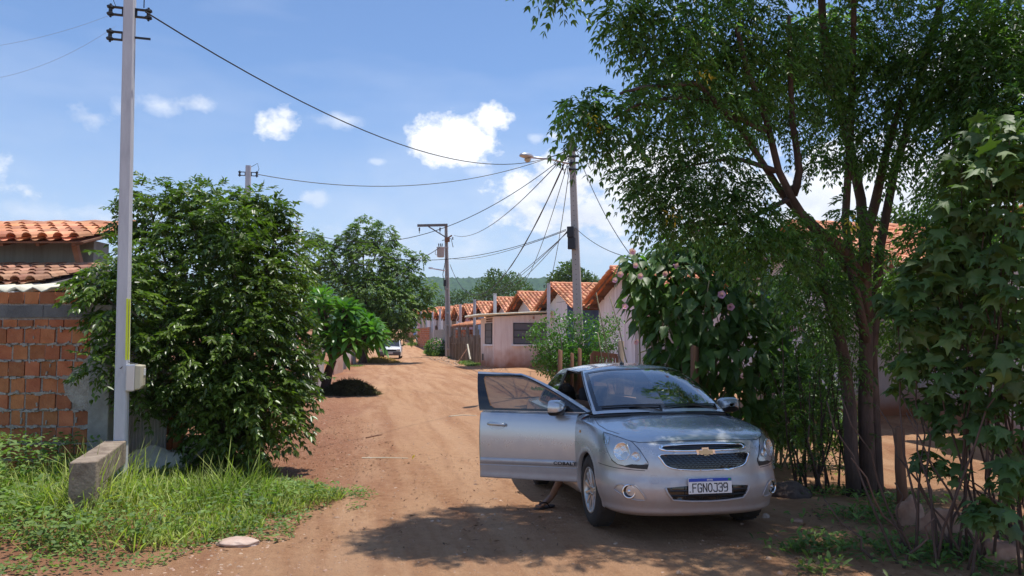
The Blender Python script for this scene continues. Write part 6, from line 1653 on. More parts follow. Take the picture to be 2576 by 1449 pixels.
# ------------------------------------------------------------ plants
def leafmat(name, a, b, island=.35, trans=.28, rough=.42, spec=.5, vs=1.3):
    return material(name, a, rough=rough, var=b, var_scale=vs, island=island, trans=trans, spec=spec, detail=2)
L_BUSH = leafmat('glossy bush leaf', (0.050, 0.090, 0.016), (0.125, 0.180, 0.033), island=.5, rough=.34, vs=.9)
L_NEEM = leafmat('neem leaf', (0.066, 0.118, 0.038), (0.125, 0.200, 0.056), island=.5, rough=.33, trans=.5)
L_NEEM2 = leafmat('sunny neem leaf', (0.070, 0.135, 0.022), (0.16, 0.235, 0.045), island=.3, rough=.5, vs=.5)
L_IPO = leafmat('heart leaf', (0.055, 0.115, 0.028), (0.105, 0.180, 0.050), island=.35, rough=.45, trans=.38)
L_LOBE = leafmat('broad lobed leaf', (0.060, 0.112, 0.028), (0.115, 0.180, 0.044), island=.3, rough=.55, trans=.25)
L_FRAN = leafmat('frangipani leaf', (0.060, 0.155, 0.022), (0.115, 0.24, 0.035), island=.25, rough=.38, trans=.3)
L_LEMON = leafmat('lemon leaf', (0.055, 0.145, 0.020), (0.10, 0.22, 0.032), island=.3, rough=.35)
L_FAR = leafmat('distant foliage', (0.040, 0.082, 0.018), (0.085, 0.140, 0.032), island=.35, rough=.7, vs=.25)
L_GRASS = leafmat('verge grass', (0.165, 0.215, 0.035), (0.36, 0.385, 0.105), island=.5, rough=.6, trans=.35, vs=1.2)
L_WEED = leafmat('verge weed', (0.085, 0.150, 0.034), (0.180, 0.260, 0.058), island=.4, rough=.6, trans=.3, vs=2)
L_STRAW = leafmat('straw', (0.34, 0.22, 0.085), (0.50, 0.34, 0.15), island=.3, rough=.9, trans=.1)
L_CUT = leafmat('wilted cuttings', (0.055, 0.055, 0.022), (0.14, 0.12, 0.055), island=.4, rough=.8, trans=.1)
L_DEAD = leafmat('dead leaf', (0.13, 0.062, 0.028), (0.26, 0.15, 0.085), island=.5, rough=.9, trans=.05)
L_YEL = leafmat('yellowed leaf', (0.50, 0.34, 0.03), (0.62, 0.48, 0.06), island=.2, rough=.5)
B_BARK = material('brown bark', (0.055, 0.036, 0.028), rough=.95, var=(0.14, 0.088, 0.068), var_scale=7, bump=1.0, bump_scale=26, stretch=(1, 1, .3))
B_GREY = material('grey bark', (0.14, 0.115, 0.09), rough=.95, var=(0.25, 0.21, 0.17), var_scale=8, bump=.8, bump_scale=30, stretch=(1, 1, .3))
B_STEM = material('pale stem', (0.20, 0.185, 0.11), rough=.8, var=(0.30, 0.25, 0.16), var_scale=5)
M_PETAL = material('pink petal', (0.66, 0.30, 0.52), rough=.6, var=(0.74, 0.42, 0.62), var_scale=20, trans=.25)

def unit(a): return a / (np.linalg.norm(a, axis=-1, keepdims=True) + 1e-9)
class Leaves:
    """many small folded leaves in one mesh"""
    def __init__(s, seed): s.V = []; s.F = []; s.n = 0; s.r = np.random.RandomState(seed)
    def _push(s, V, F):
        k = V.shape[1]; N = V.shape[0]
        s.V.append(V.reshape(-1, 3)); s.F.append((F[None] + (np.arange(N) * k)[:, None, None] + s.n).reshape(-1, F.shape[1])); s.n += N * k
    def simple(s, P, D, L, W, fold=.35, up=None, bend=.12):
        N = len(P); D = unit(D); U = np.tile([0, 0, 1.], (N, 1)) if up is None else up
        U = unit(U + s.r.normal(0, .35, (N, 3))); S = unit(np.cross(D, U)); U2 = np.cross(S, D)
        L = np.broadcast_to(L, N)[:, None]; W = np.broadcast_to(W, N)[:, None]
        m = P + D * L * .42
        V = np.stack([P, m + S * W / 2 + U2 * W * fold / 2, P + D * L - U2 * L * bend, m - S * W / 2 + U2 * W * fold / 2], 1)
        s._push(V, np.array([(0, 2, 1), (0, 3, 2)]))
    def long(s, P, D, L, W, fold=.3, droop=.3, segs=3, tip=.55, up=None, wmax=.6):
        """strap or lance leaf bending under its weight; heart shapes with wmax near the base"""
        N = len(P); D = unit(D); U = np.tile([0, 0, 1.], (N, 1)) if up is None else up
        U = unit(U + s.r.normal(0, .25, (N, 3))); S = unit(np.cross(D, U)); U2 = np.cross(S, D)
        L = np.broadcast_to(L, N)[:, None]; W = np.broadcast_to(W, N)[:, None]; dr = np.broadcast_to(droop, N)[:, None]
        vs = []; 
        for k in range(segs + 1):
            t = k / segs; c = P + D * L * (t - .12 * dr * t * t) ; c = c + np.array([0, 0, -1.]) * L * dr * t * t
            w_ = 0 if k == segs else (math.sin(math.pi * min(1, (t * (1 - .0) + .0) ** (math.log(.5) / math.log(wmax)) if t > 0 else 0)) if k else .0)
            w_ = max(w_, .06 if k == 0 else 0)
            vs += [c + S * W * w_ / 2 + U2 * W * fold * w_ / 2, c, c - S * W * w_ / 2 + U2 * W * fold * w_ / 2]
        V = np.stack(vs, 1); F = []
        for k in range(segs):
            a = k * 3; F += [(a, a + 3, a + 4, a + 1), (a + 1, a + 4, a + 5, a + 2)]
        s._push4(V, np.array(F))
    def _push4(s, V, F):
        # keep everything triangles
        T = np.concatenate([F[:, [0, 1, 2]], F[:, [0, 2, 3]]]); s._push(V, T)
    def lobed(s, P, D, L, droop=.3, up=None):
        """palmate leaf with five pointed lobes"""
        N = len(P); D = unit(D); U = np.tile([0, 0, 1.], (N, 1)) if up is None else up
        U = unit(U + s.r.normal(0, .3, (N, 3))); S = unit(np.cross(D, U)); U2 = np.cross(S, D); L = np.broadcast_to(L, N)[:, None]
        prof = [(0, 0), (.34, -.10), (.52, .02), (.36, .22), (.60, .52), (.27, .48), (.10, .62), (0, 1.0), (-.10, .62), (-.27, .48), (-.60, .52), (-.36, .22), (-.52, .02), (-.34, -.10)]
        vs = [P + D * L * .25]
        for x, y in prof: vs.append(P + D * L * y + S * L * x * .85 - U2 * L * droop * (x * x + .35 * y * y) + U2 * L * .04 * s.r.normal(0, 1, (N, 1)))
        V = np.stack(vs, 1); m = len(prof); F = np.array([(0, 1 + i, 1 + (i + 1) % m) for i in range(m)]); s._push(V, F)
    def compound(s, P, D, pairs, step, L, W, droop=.35, fold=.3, splay=.8, jitter=.12):
        """feather leaf: pairs of leaflets along a drooping stalk"""
        N = len(P); D = unit(D); S = unit(np.cross(D, np.tile([0, 0, 1.], (N, 1)) + s.r.normal(0, .3, (N, 3))))
        for k in range(pairs):
            t = (k + 1) / pairs; d = unit(D + np.array([0, 0, -1.]) * droop * t * 1.3)
            c = P + D * step * (k + 1) + np.array([0, 0, -1.]) * droop * step * (k + 1) * t * .8
            for sg in (-1, 1):
                dd = unit(d * (1 - splay * .45) + S * sg * splay + np.array([0, 0, -.22]) + s.r.normal(0, jitter, (N, 3)))
                s.simple(c, dd, L * (1 - .25 * abs(t - .45)) * s.r.uniform(.8, 1.15, N), W * s.r.uniform(.8, 1.15, N), fold)
        s.simple(P + D * step * pairs + np.array([0, 0, -1.]) * droop * step * pairs * .8, unit(D + np.array([0, 0, -droop])), L, W, fold)
    def build(s, name, mat, parent):
        return np_mesh(name, np.concatenate(s.V), np.concatenate(s.F), mat, parent)

def in_lobe(r, c, R3, n, lo=.45, upbias=0.0):
    """points in the outer part of an ellipsoid with outward directions"""
    d = unit(r.normal(0, 1, (n, 3))); d[:, 2] += upbias; d = unit(d)
    rad = (lo ** 3 + (1 - lo ** 3) * r.uniform(0, 1, n)) ** (1 / 3)
    return np.array(c) + d * rad[:, None] * np.array(R3), d

def limb(mb, pts, r0, r1, n=7, wob=.03, rr=None, k=7):
    P = catmull(np.array([tuple(p) for p in pts]), k); rr = rr or rnd
    P = [Vector(p) + Vector((rr.uniform(-wob, wob), rr.uniform(-wob, wob), 0)) * (0 if i in (0, len(P) - 1) else 1) for i, p in enumerate(P)]
    mb.tube(P, [r0 + (r1 - r0) * (i / (len(P) - 1)) ** .8 for i in range(len(P))], n, cap=True)
    return P

# ---- big rounded bushy tree on the left
def bushy_tree():
    Y = 10.4; base = Vector((xat(590, Y), Y, gz(xat(600, Y), Y)))
    e = empty('bushy_tree', base, 'large dense bushy tree with glossy feathery leaves beside the white post', 'tree')
    lob = [(520, 540, 100, 0), (430, 545, 85, .2), (620, 550, 72, .1), (550, 500, 50, 0), (690, 575, 40, .1), (470, 490, 50, .1), (690, 640, 85, 0), (365, 640, 75, .2), (480, 680, 140, -.5), (620, 720, 140, -.5), (695, 765, 72, -.1), (290, 760, 50, -1.5), (285, 660, 44, -1.2), (380, 800, 130, -.6),
           (560, 880, 160, -.8), (675, 900, 88, -.3), (730, 965, 42, -.2), (415, 935, 76, -1.1), (620, 1010, 130, -.6), (245, 915, 34, -1.75), (300, 840, 36, -1.5), (700, 1050, 58, -.3), (510, 995, 78, -.9), (365, 480, 50, .3), (650, 490, 30, .2), (700, 520, 22, .2),
           (330, 560, 40, .2), (718, 850, 44, -.1), (745, 1000, 22, 0), (350, 1030, 14, -1.3), (345, 985, 24, -1.3), (540, 1090, 80, -.3), (232, 715, 24, -1.5), (560, 760, 190, .5), (500, 950, 150, .5), (330, 690, 60, -.6), (585, 560, 60, -.7), (705, 690, 45, .2), (745, 800, 20, -.1)]
    Lv = Leaves(11); br = MB(); rr = random.Random(4)
    for (px, py, r_, dy) in lob:
        py += 14 * (1 - sstep(560, 800, py)); px = 560 + (px - 560) * .965; c = at(px, py, Y + dy); R_ = r_ / F_PX * Y * .96
        n = int(205 * (R_ / .6) ** 1.8) + 14
        P, d = in_lobe(Lv.r, c, (R_, R_ * .95, R_), n, .55)
        keep = (P[:, 1] < Y + 1.3) & (P[:, 2] > gz(c.x, Y) + .25); P, d = P[keep], d[keep]
        D = unit(d * np.array([1, 1, .5]) + Lv.r.normal(0, .45, P.shape) + np.array([0, -.05, .12]))
        sz = Lv.r.uniform(.75, 1.3); Lv.compound(P, D, 5, .045 * sz, .095 * sz, .040 * sz, droop=.5, splay=.75, fold=.25)
        limb(br, [base + Vector((rr.uniform(-.3, .3), 0, .3)), (base + c) / 2 + Vector((rr.uniform(-.2, .2), .2, .3)), c], .05, .012, 6)
    # sprays that stand out from the outline
    for px, py in ((655, 520), (700, 545), (300, 540), (735, 600), (780, 905), (782, 965), (215, 700), (750, 1010), (700, 545)):
        c = at(px, py, Y); P = np.array(c) + Lv.r.normal(0, .08, (12, 3)); Lv.compound(P, unit(Lv.r.normal(0, .7, P.shape) + np.array([0, 0, .4])), 5, .045, .095, .036, droop=.3)
    Lv.build('crown', L_BUSH, e)
    for k in range(5): limb(br, [base + Vector((rr.uniform(-.25, .25), rr.uniform(-.2, .2), -.1)), base + Vector((rr.uniform(-.5, .5), 0, .9)), base + Vector((rr.uniform(-.9, .9), rr.uniform(-.4, .4), 2.4))], .085, .03, 8)
    br.build('trunk', B_GREY, e, smooth=True)
bushy_tree()

# ---- frangipani
def frangipani():
    Y = 23.5; base = Vector((xat(816, Y), Y, gz(xat(816, Y), Y)))
    e = empty('frangipani_tree', base, 'small frangipani with whorls of long bright leaves beside the road', 'tree')
    br = MB(); Lv = Leaves(5); rr = random.Random(9)
    fork = at(838, 905, Y); limb(br, [base - Vector((0, 0, .1)), at(826, 940, Y), fork], .16, .12, 10, .01)
    for (px, py) in ((800, 940),): limb(br, [at(816, 965, Y), at(800, 935, Y), at(790, 905, Y)], .06, .04, 7)
    tips = []
    for k in range(44):
        px = rr.uniform(772, 945); lo_ = 868 if px < 905 else 850
        top = 742 + max(0, (px - 815)) * .62
        py = rr.uniform(top, lo_ + (8 if px < 880 else 0)); tips.append((px, py, rr.uniform(-1.1, 1.0)))
    tips += [(845, 862, -1.0), (880, 850, -1.1), (905, 862, -.6), (925, 850, -.4), (940, 858, 0), (865, 880, -.9), (820, 880, -.8), (800, 770, 0), (790, 745, .1), (815, 760, .2), (935, 835, .2)]
    for px, py, dy in tips:
        c = at(px, py, Y + dy); d0 = (c - fork).normalized()
        limb(br, [fork, fork + (c - fork) * .5 + Vector((0, 0, .12)), c], .06, .03, 6)
        n = 17; a = np.arange(n) * 2.4 + rr.uniform(0, 6); elv = np.linspace(.95, -.15, n)
        q = d0.to_track_quat('Z', 'Y').to_matrix(); loc = np.stack([np.cos(a) * np.cos(elv), np.sin(a) * np.cos(elv), np.sin(elv)], 1) @ np.array(q).T
        P = np.tile(np.array(c), (n, 1)) + loc * .03
        Lv.long(P, loc + np.array([0, 0, .25]), Lv.r.uniform(.46, .66, n), .165, fold=.3, droop=.28, segs=4, wmax=.6)
    Lv.build('crown', L_FRAN, e); br.build('trunk', B_BARK, e, smooth=True)
frangipani()

# ---- feathery trees: a trunk, limbs and drooping compound leaves
def feathery(name, label, cat, Y, lobes, base_px, mat, seed, n_per, lsize, step, pairs, bark, limbs=True, droop=.6, trunk_r=.2, wscale=.3, lo=.35, group=None, depth=None, base=None):
    bx = xat(base_px, Y) if base is None else base[0]; base = Vector((bx, Y, gz(bx, Y))) if base is None else Vector(base)
    e = empty(name, base, label, cat, group); Lv = Leaves(seed); br = MB(); rr = random.Random(seed)
    cs = [at(px, py, Y + dy) for px, py, r_, dy in lobes]; top = max(c.z for c in cs)
    lobes = [(a_, b_, r_ * .80, d_) for a_, b_, r_, d_ in lobes]
    fork = base + Vector((0, 0, (top - base.z) * .35)); limb(br, [base - Vector((0, 0, .2)), base + (fork - base) * .5 + Vector((trunk_r * .5, 0, 0)), fork], trunk_r, trunk_r * .7, 9)
    for c, (px, py, r_, dy) in zip(cs, lobes):
        R_ = r_ / F_PX * Y; n = max(10, int(n_per * (r_ / 60) ** 1.8))
        P, d = in_lobe(Lv.r, c, (R_, R_ * .9, R_ * .95), n, lo)
        keep = P[:, 2] > base.z + .3; P, d = P[keep], d[keep]
        D = unit(d * np.array([1, 1, .55]) + Lv.r.normal(0, .5, P.shape) + np.array([0, 0, .1]))
        Lv.compound(P, D, pairs, step, lsize, lsize * wscale, droop=droop)
        if limbs: limb(br, [fork, fork + (c - fork) * .5 + Vector((0, 0, .1 * (c - fork).length)), c], trunk_r * .35, trunk_r * .08, 6)
    Lv.build('crown', mat, e); br.build('trunk', bark, e, smooth=True)
    return e, Lv, br
MIDL = [(915, 590, 55, 0), (880, 610, 40, 0), (960, 595, 45, 0), (785, 600, 28, .5), (800, 640, 55, .5), (850, 660, 60, 0), (930, 660, 70, -1), (1000, 650, 48, 0), (1058, 650, 18, 0), (1045, 690, 22, 0), (1000, 700, 60, -.5), (930, 740, 80, -1.5), (860, 730, 70, -.5),
        (1040, 745, 42, 0), (1080, 725, 20, 0), (1060, 770, 36, .5), (990, 770, 65, -1.5), (930, 815, 75, -1), (1000, 815, 42, -1), (850, 800, 60, 0), (780, 690, 40, 1), (890, 845, 45, 0), (950, 835, 34, 0), (790, 770, 50, 1), (1030, 800, 24, -.5), (1030, 838, 20, -1)]
feathery('feathery_tree', 'tall feathery tree with sunlit crown over the far white hatchback', 'tree', 47, MIDL, 912, L_NEEM2, 31, 400, .20, .065, 5, B_BARK, droop=.55, trunk_r=.28, wscale=.42, lo=.6)

# ---- trees behind the houses and at the foot of the ridge
def far_tree(label, Y, lobes, base_px, seed, n_per=340, size=.42):
    base = Vector((xat(base_px, Y), Y, gz(xat(base_px, Y), Y))); e = empty('broad_tree', base, label, 'tree', 'broad trees behind the houses'); Lv = Leaves(seed); br = MB()
    cs = [(at(px, py, Y + dy), r_) for px, py, r_, dy in lobes]; top = max(c.z for c, r_ in cs); fork = base + Vector((0, 0, (top - base.z) * .4)); limb(br, [base, fork], .35, .25, 8)
    for c, r_ in cs:
        R_ = r_ / F_PX * Y; n = max(40, int(n_per * (r_ / 30) ** 1.7)); P, d = in_lobe(Lv.r, c, (R_, R_, R_ * .85), n, .6, .15)
        P += Lv.r.normal(0, R_ * .10, P.shape)
        Lv.simple(P, unit(d + Lv.r.normal(0, .7, P.shape)), size * Lv.r.uniform(.6, 1.3, n), size * .55, fold=.3, up=d); limb(br, [fork, c], .14, .04, 6)
    Lv.build('crown', L_FAR, e); br.build('trunk', B_BARK, e)
far_tree('broad green tree with a rounded crown, largest behind the roofs and before the ridge', 110, [(1250, 712, 34, 0), (1285, 712, 32, 0), (1225, 725, 28, 1), (1315, 730, 26, 1), (1270, 740, 40, -1), (1330, 745, 22, 0), (1230, 752, 32, -1), (1240, 693, 18, 1), (1205, 745, 26, 0)], 1265, 41)
far_tree('dark broad tree immediately behind the street lamp pole', 85, [(1430, 690, 32, 0), (1455, 700, 30, 0), (1405, 705, 26, 0), (1440, 672, 16, 0), (1480, 712, 24, 0), (1420, 722, 30, 0), (1390, 715, 16, 1), (1470, 725, 26, 0)], 1438, 42)
far_tree('low dark tree between the transformer pole and the largest broad tree', 130, [(1150, 750, 24, 0), (1120, 760, 22, 0), (1180, 755, 22, 0), (1140, 770, 26, 0), (1110, 775, 20, 0), (1165, 742, 14, 0)], 1150, 43)
far_tree('pale green low tree to the right of the street lamp pole', 95, [(1480, 730, 20, 0), (1500, 722, 18, 0), (1520, 735, 20, 0)], 1500, 44, size=.35)
far_tree('bright leafy tree seen above the far right orange roof', 34, [(2250, 540, 26, 0), (2285, 555, 24, 0), (2225, 560, 20, 0), (2270, 575, 30, 0), (2320, 575, 24, 0)], 2270, 45, n_per=200, size=.2)
def far_wood():
    Lv = Leaves(77); r = Lv.r
    for k in range(300):
        Y = r.uniform(230, 850); x = r.uniform(-.42, .42) * Y + r.uniform(-10, 10)
        if Y < 330 and abs(x + .23 * Y) < 20: continue
        R_ = r.uniform(3.0, 6.0); c = (x, Y, gz(x, Y) + R_ * .75 + .8); n = 260; P, d = in_lobe(r, c, (R_, R_, R_ * .8), n, .75, .3); Lv.simple(P, unit(d + r.normal(0, .8, P.shape)), R_ * .28, R_ * .2, up=d)
    o = Lv.build('far_woods', L_FAR, None); tag(o, 'wooded flat land stretching to the foot of the ridge', 'woods', kind='stuff')
far_wood()

# ---- lemon bush behind the car
def lemon():
    Y = 19.0; base = Vector((xat(1445, Y), Y, gz(xat(1445, Y), Y)))
    e = empty('lemon_bush', base, 'open bright green bush with bare twigs between the pink building and the car roof', 'bush'); Lv = Leaves(51); br = MB(); rr = random.Random(51)
    twigs = [(1335, 850), (1350, 822), (1368, 812), (1390, 840), (1400, 800), (1385, 870), (1420, 820), (1430, 798), (1440, 840), (1448, 802), (1462, 850), (1475, 800), (1480, 832), (1500, 815), (1515, 838), (1530, 806), (1545, 828), (1553, 812), (1500, 860),
             (1530, 875), (1550, 868), (1420, 880), (1400, 900), (1450, 890), (1370, 900), (1360, 875), (1480, 885), (1505, 890), (1385, 920), (1430, 910), (1520, 850), (1345, 835), (1470, 905), (1515, 905), (1495, 875), (1440, 870), (1410, 850), (1350, 912)]
    for px, py in twigs:
        c = at(px, py, Y + rr.uniform(-.6, .6)); P_ = limb(br, [base + Vector((rr.uniform(-.3, .3), 0, 0)), (base + c) / 2 + Vector((rr.uniform(-.1, .1), 0, .25)), c], .022, .006, 5, .02, rr)
        P = np.concatenate([np.array(P_[-1]) + Lv.r.normal(0, .085, (58, 3)), np.array(P_[-2]) + Lv.r.normal(0, .13, (50, 3)), np.array(P_[-3]) + Lv.r.normal(0, .13, (22, 3))])
        Lv.simple(P, unit(Lv.r.normal(0, 1, P.shape) + np.array([0, 0, .4])), .085, .045)
    P, d = in_lobe(Lv.r, at(1425, 912, Y), (.85, .6, .5), 1900, .3); Lv.simple(P, unit(d + Lv.r.normal(0, .6, P.shape)), .085, .045)
    Lv.build('crown', L_LEMON, e); br.build('trunk', B_GREY, e)
lemon()

# ---- tall pink-flowered shrub behind the car
def flower_shrub():
    Y = 10.6; base = Vector((xat(1800, Y), Y, gz(xat(1800, Y), Y)))
    e = empty('flowering_shrub', base, 'tall shrub with hanging heart-shaped leaves and pink trumpet flowers behind the car', 'shrub'); Lv = Leaves(61); br = MB(); rr = random.Random(61)
    lob = [(1595, 680, 38, 0), (1640, 700, 55, 0), (1615, 740, 50, 0), (1680, 640, 45, .2), (1720, 700, 80, 0), (1650, 800, 55, .1), (1740, 610, 60, .3), (1790, 600, 60, .3), (1800, 680, 90, .2), (1700, 800, 70, -.2), (1790, 790, 90, -.3), (1860, 640, 55, .2), (1880, 760, 80, -.2),
           (1690, 890, 60, 0), (1780, 900, 80, -.3), (1880, 890, 90, -.4), (1980, 850, 80, -.3), (1960, 960, 70, -.3), (1850, 1000, 60, -.3), (2040, 960, 60, -.2), (1660, 905, 36, .1), (1590, 655, 22, 0), (2020, 1040, 60, 0), (1930, 1050, 50, .1), (2060, 860, 50, .2), (1960, 740, 60, .3), (1900, 1060, 40, -.3), (2090, 1060, 50, .2), (1700, 940, 30, .2), (1990, 1120, 50, .1)]
    for px, py, r_, dy in lob:
        c = at(px, py, Y + dy); R_ = r_ / F_PX * Y
        n = int(105 * (R_ / .35) ** 1.7) + 8; P, d = in_lobe(Lv.r, c, (R_, R_ * 1.1, R_), n, .3)
        keep = P[:, 2] > .25; P, d = P[keep], d[keep]; n = len(P)
        Lv.long(P, d * np.array([1, 1, .3]) + np.array([0, 0, -.55]) + Lv.r.normal(0, .35, (n, 3)), Lv.r.uniform(.13, .24, n), Lv.r.uniform(.085, .15, n), fold=.28, droop=.35, segs=4, wmax=.30, up=unit(d + np.array([0, -.2, .6])))
        b = base + Vector((rr.uniform(-.7, .7), rr.uniform(-.4, .4), -.1)) + Vector(((c.x - base.x) * .5, 0, 0))
        limb(br, [b, b + (c - b) * .55 + Vector((0, 0, .25)), c], .020, .009, 6, .04, rr)
    for k in range(46):   # bare canes
        b = base + Vector((rr.uniform(-1.2, 1.6), rr.uniform(-.5, .6), -.1)); t = b + Vector((rr.uniform(-.7, .7), rr.uniform(-.3, .3), rr.uniform(1.4, 3.0))); limb(br, [b, (b + t) / 2 + Vector((rr.uniform(-.2, .2), 0, 0)), t], .014, .007, 5, .03, rr)
    crown = Lv.build('crown', L_IPO, e); br.build('stem', B_STEM, e, smooth=True)
    for px, py, s_ in ((1592, 632, 1), (1600, 668, .8), (1560, 690, .9), (1548, 705, .8), (1612, 695, .9), (1758, 562, 1), (1750, 582, 1.1), (1920, 650, 1.1), (1816, 742, 1.1), (1838, 772, 1), (1992, 828, 1), (2018, 832, 1.4), (1572, 772, .9), (1945, 995, .8), (1673, 688, .8), (1600, 860, .8), (1700, 668, .9)):
        c = at(px, py, Y - (.75 if px > 1700 else .45)); ax_ = Vector((rr.uniform(-.8, .8), -1, rr.uniform(-.5, .4))).normalized(); Mx = Matrix.Translation(c) @ ax_.to_track_quat('Z', 'Y').to_matrix().to_4x4() @ Matrix.Scale(s_ * .95, 4)
        m = MB(); n = 15; vs = []
        prof = [(.008, -.055), (.012, -.03), (.022, -.005), (.036, .012), (.052, .016)]
        for r_, h_ in prof:
            for k in range(n):
                a = 2 * math.pi * k / n; w_ = 1 + (.10 * math.cos(5 * a) if r_ > .03 else 0); vs.append(Mx @ Vector((r_ * w_ * math.cos(a), r_ * w_ * math.sin(a), h_ + (.004 * math.cos(5 * a) if r_ > .05 else 0))))
        m.add(vs, [(i * n + k, i * n + (k + 1) % n, (i + 1) * n + (k + 1) % n, (i + 1) * n + k) for i in range(len(prof) - 1) for k in range(n)]); m.build('flower', M_PETAL, e, smooth=True)
flower_shrub()

